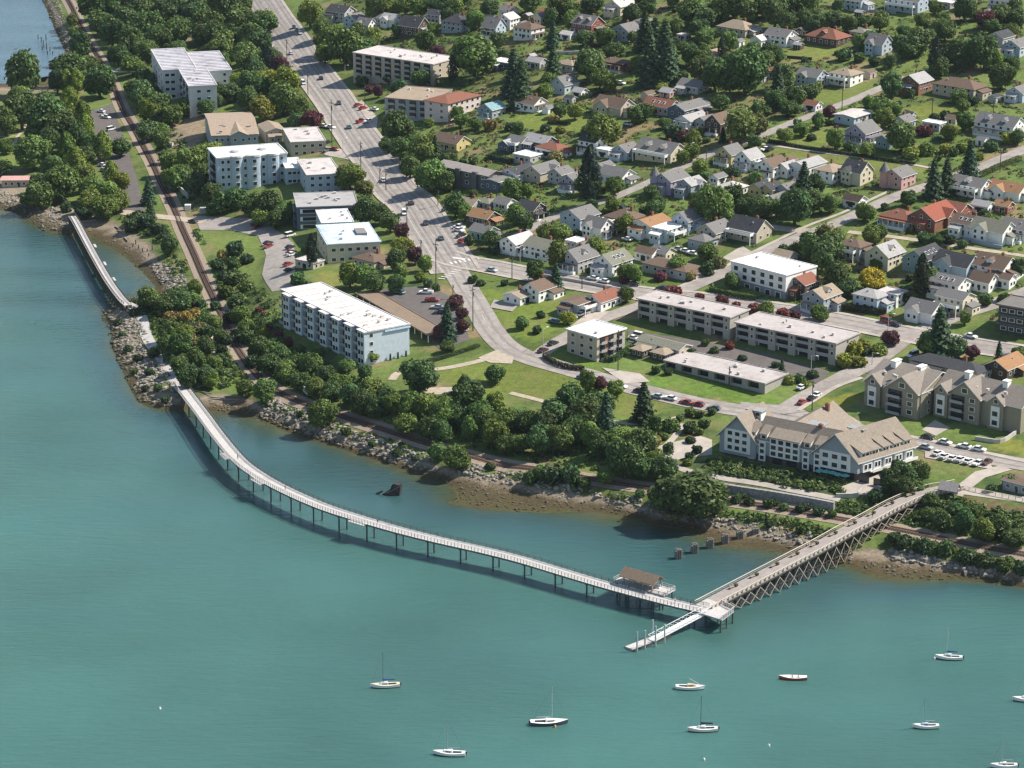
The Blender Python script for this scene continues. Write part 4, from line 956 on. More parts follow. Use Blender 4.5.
def facade(root, LX, LY, storeys, h, ny_=0, nx_=0, ybalc=False, xbalc=False, z0=.9, yin=0, ww=1.9):
    sh = h / storeys
    for s in range(storeys):
        if ny_:
            if ybalc: win_row(root, ny_, .6, LY - .6, -.005 - yin, s * sh + .35, (LY - 1.2) / ny_ * .62, sh * .86, '-x', 'balcony', BALC)
            else: win_row(root, ny_, .6, LY - .6, -yin, s * sh + z0, ww, 1.45, '-x')
        if nx_:
            if xbalc: win_row(root, nx_, .6, LX - .6, -.005, s * sh + .35, (LX - 1.2) / nx_ * .62, sh * .86, '-y', 'balcony', BALC)
            else: win_row(root, nx_, .6, LX - .6, 0, s * sh + z0, ww, 1.45, '-y')
def simple_block(P1, P2, P3, h, storeys, wall, roof, label, ny_, nx_, ybalc=False, xbalc=False, nv=4, over=.3, name='apartment_block', cat='apartment block'):
    root, LX, LY, zb = block3(P1, P2, P3, h, name, cat, label)
    mw, mr = MB(), MB(); mw.box(0, LX, 0, LY, zb, h); add_flat(mr, 0, LX, 0, LY, h, over)
    wm, wc = wall_mat(wall); mw.build('wall', wm, root, wc); rf = mr.build('roof', M_FLAT, root, COL[roof])
    facade(root, LX, LY, storeys, h, ny_, nx_, ybalc, xbalc)
    vents(rf, LX, LY, h + .25, nv, int(P2[0]))
    return root, LX, LY, zb, rf
# long white block of flats over the railway
def white_flats():
    h = 12.2
    root, LX, LY, zb = block3((277, 291), (364, 333), (408, 324), h, label='long white four storey apartment block with stepped balconies above the railway')
    n = 7; mw, mr = MB(), MB()
    mw.box(1.8, LX, 0, LY, zb - 1, h)
    step = LY / n
    for k in range(n): mw.box(0, 1.8, k * step, k * step + step * .52, zb - 1, h)      # projecting bays
    add_flat(mr, 1.8, LX, 0, LY, h, .35)
    for k in range(n): mr.box(-.35, 1.45, k * step - .3, k * step + step * .56, h + .012, h + .30)
    mw.build('wall', M_SIDING, root, (.54, .61, .68)); rf = mr.build('roof', M_FLAT, root, (.66, .62, .61))
    for s in range(4):
        for k in range(n):
            y = k * step
            link('balcony', BALC, root, None, (1.8, y + step * .77, s * 3.05 + .35), -math.pi / 2, (step * .42, 2.0, 2.6))
            link('window', WIN, root, None, (0, y + step * .16, s * 3.05 + .8), -math.pi / 2, (step * .20, 1, 1.8)); link('window', WIN, root, None, (0, y + step * .38, s * 3.05 + .5), -math.pi / 2, (step * .22, 1, 2.1))
    for s in range(4):
        link('window', WIN, root, None, (LX * .16, 0, s * 3.05 + 1.0), 0, (1.4, 1, 1.5))
    for x in (.55, .72, .9): m = MB(); m.tube((LX * x, -.7, -.3), (LX * x, -.7, 3.2), .55, .25, 8); o = m.build('clipped_shrub', M_MATTEC, None, (.03, .055, .025)); o.parent = None; o.matrix_world = Matrix.Translation(root.location) @ Matrix.Rotation(root.rotation_euler.z, 4, 'Z'); tag(o, {.55: 'left', .72: 'middle', .9: 'right'}[x] + ' of three clipped dark shrubs at the end wall of the long white block', 'shrub', 'clipped shrubs at the end wall')
    m = MB(); m.poly([(LX * .45, -.5, h - .9), (LX + .3, -.5, h - .9), (LX + .3, -.02, h + .3), (LX * .45, -.02, h + .3)]); m.poly([(LX * .45, -.5, h - .9), (LX * .45, -.02, h - .9), (LX * .45, -.02, h + .3)]); m.poly([(LX + .3, -.5, h - .9), (LX + .3, -.02, h + .3), (LX + .3, -.02, h - .9)])
    m.build('mansard', M_SHINGLE, root, (.32, .45, .58))
    rs_ = random.Random(8)
    for k in range(9):
        y = LY * (k + .6) / 9.4; m = MB(); m.box(LX * rs_.uniform(.15, .3), LX * rs_.uniform(.7, .92), y - .35, y + .35, h + .262, h + .285); m.build('roof_seam', M_MATTEC, rf, (.42, .34, .29))
    vents(rf, LX, LY, h + .25, 14, 5, (.55, .5, .47))
    # covered parking behind it
    r2, LX2, LY2, zb2 = block3((356, 293), (428, 335), (437, 326), 3.0, 'carport', 'carport', 'long carport with flat brown gravel roof behind the long white apartment block')
    m = MB()
    for k in range(12):
        y = .4 + (LY2 - .8) * k / 11
        for x in (.3, LX2 - .3): m = MB(); m.box(x - .12, x + .12, y - .12, y + .12, zb2 - 1, 2.8); m.build('post', M_TRIM, r2)
    m = MB(); m.box(LX2 - .15, LX2 - .02, 0, LY2, zb2 - 1, 2.8); m.build('wall', M_SIDING, r2, COL['wgrey'])
    m = MB(); add_flat(m, 0, LX2, 0, LY2, 2.8, .3, .2); m.build('roof', M_FLAT, r2, (.22, .165, .12))
white_flats()
root_, LX_, LY_, zb_, rf_ = simple_block((731, 262), (786, 276), (809, 265), 9.0, 2, 'white', 'white', 'white three storey apartment block with bright white flat roof beside the trimmed hedge', 0, 0, nv=2)
m = MB(); m.box(-.15, LX_ - .3, -.08, LY_ + .1, zb_, 3.0); m.build('garage_level', M_SIDING, root_, (.20, .22, .24))
for z_ in (3.6, 6.3):
    win_row(root_, 6, .4, LY_ - .4, 0, z_, 2.3, 1.9, '-x'); win_row(root_, 2, .8, LX_ - .8, 0, z_, 1.6, 1.5, '-y')
win_row(root_, 5, 1, LY_ - 1, -.16, .3, 2.6, 2.1, '-x', 'garage_door', DOOR)
def motel(P1, P2, P3, h, n, label, st=3, wall=(.36, .34, .31)):
    root, LX, LY, zb = block3(P1, P2, P3, h, label=label)
    mw, mr, md = MB(), MB(), MB()
    mw.box(1.6, LX, 0, LY, zb, h)
    stp = LY / n
    for k in range(n):
        mw.box(0, 1.6, k * stp, k * stp + stp * .36, zb, h)
    mw.box(-.01, 1.6, LY - .4, LY, zb, h)
    add_flat(mr, -.2, LX, 0, LY, h, .45)
    mw.build('wall', M_SIDING, root, wall); rf = mr.build('roof', M_FLAT, root, (.42, .38, .37))
    sh = h / st
    for s in range(st):
        for k in range(n):
            y = k * stp + stp * .68
            if s == 0 and st == 3: link('garage_opening', DOOR, root, None, (1.58, y, zb * .2), -math.pi / 2, (stp * .58, 1, 2.3))
            else: link('balcony', BALC, root, None, (1.59, y, s * sh + .25), -math.pi / 2, (stp * .62, 2.2, sh * .92))
            if s: link('window', WIN, root, None, (0, k * stp + stp * .18, s * sh + .9), -math.pi / 2, (1.1, 1, 1.4))
    for s in range(1, st): link('window', WIN, root, None, (LX * .5, 0, s * sh + .9), 0, (1.3, 1, 1.3))
    vents(rf, LX, LY, h + .25, 7, int(P2[0]))
motel((638, 299), (730, 318), (744, 309), 8.0, 5, 'grey three storey apartment block with dark recessed balconies behind the low tan roofed huts')
motel((736, 323), (836, 344), (862, 334), 7.8, 5, 'pale grey three storey apartment block with wide balconies beside the yellow green shrubs')
motel((665, 361), (765, 384), (791, 375), 3.6, 6, 'long low grey one storey building with flat roof behind the parked street cars', 1)
def w1():
    root, LX, LY, zb, rf = simple_block((567, 330), (597, 338), (625, 329), 8.6, 3, 'beige', 'white', 'small three storey brick and beige building with brilliant white flat roof', 3, 3, False, True, 1, .5, 'apartment_block', 'apartment block')
    m = MB(); m.box(LX * .12, LX * .5, -.06, -.01, zb, 8.3); m.build('brick_panel', M_BRICK, root)
w1()
# flats along the boulevard
simple_block((353, 53), (433, 65), (453, 57), 10.0, 4, 'beige', 'pale', 'long grey four storey apartment block with white stair tower beside the boulevard', 8, 2, True, False, 10)
simple_block((395, 93), (430, 102), (452, 90), 8.0, 3, 'bluegrey', 'tan', 'grey apartment wing with tan roof and balconies beside the boulevard', 4, 2, True, False, 4)
def b2():
    root, LX, LY, zb = block3((428, 99), (448, 104), (481, 95), 8.2, label='pinkish white apartment block with reddish brown hipped roof')
    mw, mr = MB(), MB(); mw.box(0, LX, 0, LY, zb, 8.2); add_hip(mr, 0, LX, 0, LY, 8.2, 2.0, .5)
    mw.build('wall', M_SIDING, root, (.62, .52, .50)); mr.build('roof', M_SHINGLE, root, COL['rbrown'])
    facade(root, LX, LY, 3, 8.2, 2, 6)
b2()
simple_block((283, 129), (291, 143), (326, 142), 6.4, 2, 'beige', 'pale', 'beige two storey shop building with flat grey roof beside the boulevard', 2, 4, nv=3, name='shop_building', cat='shop building')
simple_block((297, 160), (307, 176), (341, 174), 8.6, 3, 'blue', 'pale', 'pale blue three storey apartment block with flat roof by the boulevard', 2, 4, nv=3)
simple_block((281, 159), (286, 169), (303, 169), 7.0, 2, 'blue', 'white', 'low blue apartment wing with rounded white roof edge', 2, 3, nv=1)
def curved_flats():
    h = 16.5
    root, LX, LY, zb = block3((211, 149), (217, 159), (287, 154), h, label='tall blue grey five storey apartment block with rounded white parapets above the railway')
    mw, mr = MB(), MB(); mw.box(0, LX, 0, LY, zb - 2, h); add_flat(mr, 0, LX, 0, LY, h, .35, .4)
    for x, r in ((LX * .28, 2.6), (LX * .52, 3.2), (LX * .8, 2.6)):
        pts = [(x + r * math.cos(t), -.3 - r * .55 * math.sin(t)) for t in np.linspace(math.pi, 0, 9) for t in (-t,)]
        base = [(x + r * math.cos(t), -r * .55 * math.sin(t)) for t in np.linspace(0, math.pi, 9)]
        ring = [(p[0], p[1]) for p in base]
        mw.prism([(*p, zb - 2) for p in ring], [(*p, h - .2) for p in ring])
        mr.prism([(x + (p[0] - x) * 1.08, p[1] * 1.12 - .02, h + .02) for p in ring], [(x + (p[0] - x) * 1.08, p[1] * 1.12 - .02, h + .9) for p in ring])
    for x, y in ((LX * .35, LY * .5), (LX * .75, LY * .55)): mr.tube((x, y, h + .25), (x, y, h + 1.5), 2.4, n=14)
    mw.build('wall', M_SIDING, root, COL['blue']); rf = mr.build('roof', M_FLAT, root, COL['white'])
    for s in range(5):
        for k, xf in enumerate((.08, .16, .40, .66, .92)): link('window', WIN, root, None, (LX * xf, 0, s * 3.25 + 1), 0, (1.5, 1, 1.7))
        for xf, r in ((.28, 2.6), (.52, 3.2), (.8, 2.6)): link('window', WIN, root, None, (LX * xf, -r * .55, s * 3.25 + 1), 0, (1.9, 1, 1.7))
        link('balcony', BALC, root, None, (-.005, LY * .5, s * 3.25 + .4), -math.pi / 2, (LY * .6, 2, 2.7))
curved_flats()
def grey_gabled():
    h = 10.5
    root, LX, LY, zb = block3((205, 114), (212, 136), (259, 136), h, label='grey shingled apartment block with low tan roof, skylights and front gable')
    mw, mr = MB(), MB(); mw.box(0, LX, 0, LY, zb - 1, h); add_gable(mw, mr, 0, LX, 0, LY, h, 2.2, 'x')
    gx = LX * .58; mw.box(gx - 4, gx + 4, -1.4, .02, zb - 1, h); add_gable(mw, mr, gx - 4, gx + 4, -1.4, LY / 2, h + .02, 1.9, 'y', ends=(1, 0))
    mw.build('wall', M_SIDING, root, COL['bluegrey']); rf = mr.build('roof', M_SHINGLE, root, (.33, .26, .20))
    facade(root, LX, LY, 3, h, 2, 0)
    for s in range(3):
        for x in (.1, .22, .34, .8, .92): link('window', WIN, root, None, (LX * x, 0, s * 3.4 + 1), 0, (1.4, 1, 1.5))
        for x in (-1.8, 1.8): link('window', WIN, root, None, (gx + x, -1.4, s * 3.4 + 1), 0, (1.4, 1, 1.5))
    vents(rf, LX, LY * .5, h + 1.0, 9, 3, COL['lgrey'])
grey_gabled()
def big_white():
    root, LX, LY, zb = block3((179, 70), (189, 87), (217, 86), 15, label='big pale apartment block with ribbed white flat roofs in the trees by the railway')
    mw, mr = MB(), MB()
    O = root.location; cs, sn = math.cos(root.rotation_euler.z), math.sin(root.rotation_euler.z)
    def loc(p, zt):
        q = at_z(p[0], p[1], zt); dx, dy = q[0] - O.x, q[1] - O.y
        return dx * cs + dy * sn, -dx * sn + dy * cs
    zt = O.z + 15
    mw.box(0, LX, 0, LY, zb - 6, 15)
    ax, ay = loc((163, 71), zt); bx, by = loc((154, 50), zt); cx_, cy_ = loc((196, 69), zt)
    xa, xb, ya, yb = ax, cx_, LY + .02, max(by, LY + 14)
    mw.box(xa, xb, ya, yb, zb - 6, 15)
    dx, dy = loc((231, 67), zt)
    mw.box(xb + .02, dx, ya, yb - 4, zb - 6, 13.5)
    for (x0, x1, y0, y1, z) in ((0, LX, 0, LY, 15), (xa, xb, ya, yb, 15), (xb + .02, dx, ya, yb - 4, 13.5)):
        add_flat(mr, x0, x1, y0, y1, z, .3, .3)
        k = y0 + 2.0
        while k < y1 - 1: mr.box(x0 + .05, x1 - .05, k, k + .45, z + .26, z + .75); k += 3.6
    mw.build('wall', M_SIDING, root, (.56, .57, .57)); rf = mr.build('roof', M_FLAT, root, (.62, .60, .63))
    for s in range(4):
        for x in (.35, .7): link('window', WIN, root, None, (LX * x, 0, s * 3.5 + 1.4), 0, (2.2, 1, 1.5))
        for y in (.2, .5, .8): link('balcony', BALC, root, None, (-.005, LY * y, s * 3.5 + 1.0), -math.pi / 2, (LY * .2, 1.8, 2.6))
        for x in (.25, .6): link('window', WIN, root, None, (xa + (-xa) * x, LY + .02, s * 3.5 + 1.4), 0, (2.4, 1, 1.7))
        for y in (.12, .34, .56, .78): link('window', WIN, root, None, (xa, ya + (yb - ya) * y, s * 3.4 + .8), -math.pi / 2, (2.6, 1, 1.7))
        for k in range(2): link('window', WIN, root, None, (xb + (dx - xb) * (k + .6) / 2, ya, s * 3.2 + 1.4), 0, (1.6, 1, 1.5))
    vents(rf, LX, LY, 15.26, 4, 9)
    HOUSES_XY.append((O.x + (xa + 8) * cs - (LY + 8) * sn, O.y + (xa + 8) * sn + (LY + 8) * cs, 13)); HOUSES_XY.append((O.x + (xa + 24) * cs - (LY + 8) * sn, O.y + (xa + 24) * sn + (LY + 8) * cs, 13))
big_white()
def dark_office():
    root, LX, LY, zb, rf = simple_block((289, 194), (297, 208), (358, 206), 9.6, 3, 'dblue', 'lgrey', 'dark office building with grey flat roof full of plant, above the pale car park', 1, 0, True, nv=10, name='office_building', cat='office building')
    for s in range(3): link('window', WIN, root, None, (LX * .25, 0, s * 3.2 + .8), 0, (LX * .4, 1, 1.8)); link('window', WIN, root, None, (LX * .75, 0, s * 3.2 + .8), 0, (LX * .36, 1, 1.8))
dark_office()
simple_block((316, 211), (322, 224), (353, 222), 8.0, 2, 'blue', 'white', 'bluish building with square white stained roof beside the dark office', 2, 2, nv=4)
def blue_roof():
    root, LX, LY, zb = block3((317, 226), (328, 245), (380, 242), 7.6, label='pale apartment block with light blue roof beside the car park')
    mw, mr = MB(), MB(); mw.box(0, LX, 0, LY, zb, 7.6)
    add_flat(mr, 0, LX, 0, LY, 7.6, .5, .12); add_hip(mr, .3, LX - .3, .3, LY - .3, 7.85, .9, .3)
    mw.build('wall', M_SIDING, root, COL['cream']); rf = mr.build('roof', M_FLAT, root, (.52, .63, .73))
    facade(root, LX, LY, 2, 7.6, 4, 6)
    vents(rf, LX * .5, LY * .6, 8.3, 3, 2); 
    m = MB(); m.box(LX * .62, LX * .82, LY * .28, LY * .55, 8.1, 9.4); m.build('plant_box', M_MATTEC, rf, (.22, .2, .2))
blue_roof()
def townhouses():
    root, LX, LY, zb = block3((438, 165), (488, 176), (496, 171), 6.2, 'townhouse_row', 'townhouses', 'row of dark townhouses with grey brown roof by the boulevard trees')
    mw, mr = MB(), MB(); mw.box(0, LX, 0, LY, zb, 6.2); n = 3
    for k in range(n): mw.box(-1.2, .02, LY * (k + .72) / n - 1.2, LY * (k + .72) / n + 1.2, zb, 6.9)
    add_gable(mw, mr, 0, LX, 0, LY, 6.2, 1.3, 'y', over=.7)
    mw.build('wall', M_SIDING, root, (.11, .115, .12)); mr.build('roof', M_SHINGLE, root, (.29, .26, .25))
    facade(root, LX, LY, 2, 6.2, 6, 1)
townhouses()
def dark_modern():
    root, LX, LY, zb = block3((999, 305), (1034, 311), (1050, 303), 9.5, 'modern_building', 'modern house', 'dark modern three storey building with banded facade at the edge of the hill street')
    mw, mr = MB(), MB(); mw.box(0, LX, 0, LY, zb, 9.5); add_flat(mr, 0, LX, 0, LY, 9.5, .8, .3)
    for z in (3, 6.2): mr.box(-.8, LX + .8, -.8, LY + .8, z, z + .3)
    mw.build('wall', M_SIDING, root, (.06, .065, .065)); mr.build('roof', M_FLAT, root, (.16, .15, .14))
    facade(root, LX, LY, 3, 9.5, 4, 2, ww=2.2)
dark_modern()

# ---- the inn on the shore: local x runs along the cross street to the right, y up the hill
def inn():
    z0 = 9.4
    yw = math.radians(-33.0); wy = math.radians(39.0)      # the front and the right wing meet at an open angle
    p = at_z(857, 483, z0)
    root = thing('inn', (p[0], p[1], z0), yw, label='large blue grey waterfront inn with tan gabled roofs, many dormers and white windows', cat='inn')
    WALL, ROOF = (.30, .34, .37), (.25, .21, .172)
    q0 = at_z(713, 460, z0); XL = -float(np.hypot(q0[0] - p[0], q0[1] - p[1]))
    H, D, zb = 7.2, 13.0, -3.0
    wa = wy - (yw + math.pi / 2)                             # turn of the right wing in the inn's own frame
    ca, sa = math.cos(wa), math.sin(wa)
    def turn(mb):
        mb.v = [(v[0] - v[1] * sa, v[1] * ca, v[2]) for v in mb.v]; return mb
    def wlink(name, me, par, loc, rz, sc_):
        link(name, me, par, None, (loc[0] - loc[1] * sa, loc[1] * ca, loc[2]), rz + (wa if rz else 0), sc_)
    mb_ = MB(); mb_.box(XL + .6, -4, .6, D, zb, 2.9); mb_.build('ground_floor', M_MATTEC, root, (.10, .09, .085))
    LW = 25.0
    mb_ = MB(); mb_.box(-14.4, -.6, .6, LW - 1, zb, 2.9); turn(mb_).build('ground_floor', M_MATTEC, root, (.10, .09, .085))
    mw, mr = MB(), MB()
    mw.box(XL, -14.8, .03, D, 2.9, H)
    add_gable(None, mr, XL + 12, -5.0, 0, D, H, 6.0, 'x', over=.0, t=.3)
    mw.box(XL - .3, XL + 12.6, -.5, .02, 1.2, H); add_gable(mw, mr, XL - .3, XL + 12.6, -.5, D + 2, H, 7.0, 'y', over=1.0, t=.3)
    mw.box(XL * .72, XL * .34, D + .01, D + 19, zb, 6.6); add_gable(mw, mr, XL * .72, XL * .34, D - 4, D + 19, 6.6, 6.0, 'y', over=.8, t=.3, ends=(0, 1))
    w2, r2 = MB(), MB()
    w2.box(-15, 0, -.02, LW, 2.9, H); add_gable(w2, r2, -15, 0, -.02, LW, H, 7.2, 'y', over=.9, t=.3)
    turn(w2); turn(r2)
    mw.build('wall', M_SIDING, root, WALL); w2.build('wall', M_SIDING, root, WALL)
    rf = mr.build('roof', [M_SHINGLE, M_TRIM], root, ROOF); rf2 = r2.build('roof', [M_SHINGLE, M_TRIM], root, ROOF)
    def dormer(x0, x1, z_, y0, run, nm='dormer'):
        m, r = MB(), MB(); top = z_ + 1.9
        m.box(x0, x1, y0, y0 + run * .45, z_ - .6, top)
        lo = [(x0 - .3, y0 - .45, top), (x1 + .3, y0 - .45, top), (x1 + .3, y0 + run, top + 2.2), (x0 - .3, y0 + run, top + 2.2)]
        r.prism(lo, [(q[0], q[1], q[2] + .22) for q in lo])
        m.poly([(x0, y0 + .02, top), (x0, y0 + run, top), (x0, y0 + run, top + 2.15)]); m.poly([(x1, y0 + .02, top), (x1, y0 + run, top + 2.15), (x1, y0 + run, top)])
        m.build(nm, M_TRIM, rf); r.build('dormer_roof', M_SHINGLE, rf, ROOF)
    fx = lambda px: XL + (px - 713) / (857 - 713) * (-XL)
    for a, b in ((742.5, 749), (754, 761), (800, 807), (812, 819)):
        x0, x1 = fx(a), fx(b)
        dormer(x0, x1, H + .35, .55, 4.6)
        link('window', WIN, rf, None, ((x0 + x1) / 2, .53, H + .75), 0, ((x1 - x0) * .72, 1, 1.25))
        m = MB(); m.box(x0, x1, -.35, .02, .9, H); m.build('bay', M_TRIM, root)
        for z in (1.3, 3.4, 5.4): link('window', WIN, root, None, ((x0 + x1) / 2, -.36, z), 0, ((x1 - x0) * .72, 1, 1.5))
    x0, x1 = fx(766), fx(797)
    m = MB(); m.box(x0, x1, -.6, .02, 3.0, H + 1.9); m.build('bay', M_TRIM, root)
    dormer(x0, x1, H + .2, -.55, 5.8, 'shed_dormer')
    for z in (3.4, 5.4, 7.4):
        for k in range(4): link('window', WIN, root, None, (x0 + (x1 - x0) * (k + .5) / 4, -.62, z), 0, (2.1, 1, 1.6))
    xc = XL + 6.1
    m = MB(); m.box(xc - 4.6, xc + 4.6, -.72, -.49, 2.2, 9.6); m.build('window_panel', M_TRIM, root)
    for z in (2.8, 5.1, 7.5):
        for k in (-1, 0, 1): link('window', WIN, root, None, (xc + k * 2.6, -.73, z), 0, (1.9, 1, 1.5))
    m = MB(); m.box(-13, -2.4, -.26, -.01, 2.9, 8.7); turn(m).build('window_panel', M_TRIM, root)
    for z in (3.6, 6.3):
        for k in (-1, 0, 1): wlink('window', WIN, root, (-7.7 + k * 3.2, -.27, z), 0, (2.3, 1, 1.7))
    for k in range(5):
        y0 = 1.8 + k * 4.7; wd = 4.0 if k == 0 else 3.2
        m = MB(); m.box(-.02, .55, y0, y0 + wd, 3.0, H - .4); turn(m).build('bay', M_TRIM, root)
        m, r = MB(), MB()
        m.box(-3.0, -.45, y0, y0 + wd, H - .3, H + 1.9)
        m.poly([(-.45, y0, H + 1.9), (-5.0, y0, H + 4.3), (-5.0, y0, H + 1.9)]); m.poly([(-.45, y0 + wd, H + 1.9), (-5.0, y0 + wd, H + 1.9), (-5.0, y0 + wd, H + 4.3)])
        lo = [(.2, y0 - .3, H + 1.9), (.2, y0 + wd + .3, H + 1.9), (-5.2, y0 + wd + .3, H + 4.7), (-5.2, y0 - .3, H + 4.7)]
        r.prism(lo, [(q[0], q[1], q[2] + .22) for q in lo])
        turn(m).build('dormer', M_TRIM, rf2); turn(r).build('dormer_roof', M_SHINGLE, rf2, ROOF)
        for q in (.28, .72):
            wlink('window', WIN, rf2, (-.44, y0 + wd * q, H + .3), math.pi / 2, (wd * .32, 1, 1.3))
            wlink('window', WIN, root, (.56, y0 + wd * q, 3.7), math.pi / 2, (wd * .32, 1, 1.8))
    m = MB(); m.box(.01, 1.5, 5, LW, 2.5, 2.8); m.box(1.35, 1.5, 5, LW, 2.8, 3.5); turn(m).build('balcony', M_TRIM, root)
    for (x, y, z) in ((fx(735), 9.5, H + 5.0), (fx(800), 9.5, H + 4.2), (fx(840), 11, H + 5.0)):
        m = MB(); m.box(x - 2.4, x + 2.4, y - 1.6, y + 1.6, z - 2.5, z + 1.5); m.build('roof_lantern', M_TRIM, rf)
        m = MB(); m.box(x - 2.9, x + 2.9, y - 2.1, y + 2.1, z + 1.5, z + 1.8); m.build('lantern_roof', M_SHINGLE, rf, (.30, .30, .31))
        for q in (-1.3, 1.3): link('window', WIN, rf, None, (x + q, y - 1.61, z + .1), 0, (1.7, 1, 1.1))
    for x, y in ((fx(808), 6.5), (XL * .5, 26)): link('chimney', CHIM, rf, None, (x, y, H + 5.2), 0, (1.3, 1.3, 1))
    for k in range(8): m = MB(); m.box(XL + 18 + k * 5, XL + 21.5 + k * 5, .55, .62, .3, 2.6); m.build('restaurant_window', M_GLASS, root)
    m = MB(); m.box(XL + 16, -8, -4.2, -3.95, -1.5, .9); m.build('terrace_wall', M_CONC, root)
    cs, sn = math.cos(yw), math.sin(yw)
    for x in np.arange(XL + 3, 0, 6): HOUSES_XY.append((p[0] + cs * x - sn * 7, p[1] + sn * x + cs * 7, 9))
    for y in (8, 16, 23): x, yy = -7.5 * ca - y * sa, -7.5 * sa + y * ca; HOUSES_XY.append((p[0] + cs * x - sn * yy, p[1] + sn * x + cs * yy, 9.5))
    for y in (18, 25, 31): HOUSES_XY.append((p[0] + cs * XL * .53 - sn * y, p[1] + sn * XL * .53 + cs * y, 12))
    return root
inn()
def condo(px, py, LU, V, label, gables, ridge_rise=4.2, H=8.8):
    p = hit(px, py); yw = BYAW
    cs, sn = math.cos(yw), math.sin(yw)
    root = thing('condominium', (p[0], p[1], p[2]), yw, label=label, cat='condominium')
    zb = min(gz(p[0] + cs * x - sn * y, p[1] + sn * x + cs * y) for x in (-LU, 0) for y in (0, V)) - p[2] - .5
    mw, mr = MB(), MB(); mw.box(-LU, 0, 0, V, zb, H)
    add_gable(mw, mr, -LU, 0, 0, V, H, ridge_rise, 'x', over=.6, t=.28)
    for (a, b, pr, rs) in gables:
        mw.box(a, b, -pr, .02, zb, H); add_gable(mw, mr, a, b, -pr, V * .55, H + .01, rs, 'y', over=.6, t=.28, ends=(1, 0))
    mw.build('wall', M_SIDING, root, COL['olive']); rf = mr.build('roof', [M_SHINGLE, M_TRIM], root, (.235, .205, .18))
    for (a, b, pr, rs) in gables:
        xc = (a + b) / 2
        if b - a > 8:
            for z in (.6, 3.4, 6.2):
                link('balcony', BALC, root, None, (xc - (b - a) * .2, -pr, z), 0, ((b - a) * .42, 2.2, 2.4)); link('window', WIN, root, None, (xc + (b - a) * .26, -pr, z + .6), 0, (2.2, 1, 1.6))
            link('window', WIN, root, None, (xc, -pr, H + .7), 0, (2.4, 1, 1.8))
        else:
            m = MB(); m.box(xc - 1.6, xc + 1.6, -pr - .3, -pr + .01, .8, 7.6); m.build('bay', M_TRIM, root)
            for z in (1.2, 4.2): link('window', WIN, root, None, (xc, -pr - .31, z), 0, (2.4, 1, 1.9))
            link('window', WIN, root, None, (xc, -pr, H - .4), 0, (1.6, 1, 1.5))
    for z in (1, 4, 6.6):
        for y in (.2, .5, .8): link('window', WIN, root, None, (0, V * y, z), math.pi / 2, (1.1, 1, 1.3))
    for x in (-LU * .3, -LU * .75): 
        m = MB(); m.box(x - .9, x + .9, V * .35, V * .5, H, H + ridge_rise + 1.2); m.box(x - 1.05, x + 1.05, V * .34, V * .51, H + ridge_rise + 1.2, H + ridge_rise + 1.45); m.build('chimney', M_TRIM, rf)
    vents(rf, -LU, V * .3, H + ridge_rise * .55, 3, int(px))
    for x in np.linspace(-LU + 4, -4, 5): HOUSES_XY.append((p[0] + cs * x - sn * V / 2, p[1] + sn * x + cs * V / 2, V / 2 + 2))
    return root
condo(920, 419, 21.5, 23, 'olive shingled condominium with two front gables, left one of the pair', [(-12.5, -.3, 1.6, 4.6), (-21, -15, 1.0, 2.8)])
condo(1020, 434, 31.5, 15, 'olive shingled condominium with three front gables behind the row of white cars', [(-31, -26, 2.2, 2.4), (-26, -14.5, 1.4, 4.6), (-11.5, -6, 1.0, 2.4)])
# ------------------------------------------------------------------ vegetation
GREEN = {'b': (.075, .128, .036), 'd': (.084, .140, .036), 'm': (.135, .200, .040), 'l': (.195, .240, .036), 'c': (.046, .088, .038), 'p': (.150, .225, .034), 'k': (.026, .046, .026), 'r': (.115, .042, .048), 'y': (.40, .34, .035), 'w': (.170, .190, .040), 'o': (.225, .190, .060), 's': (.080, .135, .034), 'h': (.045, .080, .026)}
def quads_mesh(name, cen, nor, size, tint, rs):
    """many small leaf faces as one mesh"""
    n = len(cen)
    nor = nor / (np.linalg.norm(nor, axis=1)[:, None] + 1e-9)
    t = rs.normal(size=(n, 3)); t -= (t * nor).sum(1)[:, None] * nor; t /= np.linalg.norm(t, axis=1)[:, None] + 1e-9
    b = np.cross(nor, t)
    s = size[:, None]
    k1, k2 = rs.uniform(.7, 1.3, (n, 1)), rs.uniform(.55, 1.0, (n, 1))
    v = np.stack([cen - t * s * k1 - b * s * k2 * .4, cen + t * s * .2 - b * s * k2, cen + t * s * k1 + b * s * k2 * .3, cen - t * s * .3 + b * s * k2], 1).reshape(-1, 3)
    me = bpy.data.meshes.new(name)
    me.vertices.add(n * 4); me.vertices.foreach_set('co', v.ravel())
    me.loops.add(n * 4); me.loops.foreach_set('vertex_index', np.arange(n * 4))
    me.polygons.add(n); me.polygons.foreach_set('loop_start', np.arange(0, n * 4, 4)); me.polygons.foreach_set('loop_total', np.full(n, 4))
    me.update(calc_edges=True)
    ca = me.color_attributes.new('tint', 'FLOAT_COLOR', 'POINT')
    ca.data.foreach_set('color', np.concatenate([np.repeat(tint, 4, 0), np.ones((n * 4, 1))], 1).ravel())
    me.materials.append(M_LEAF)
    return me
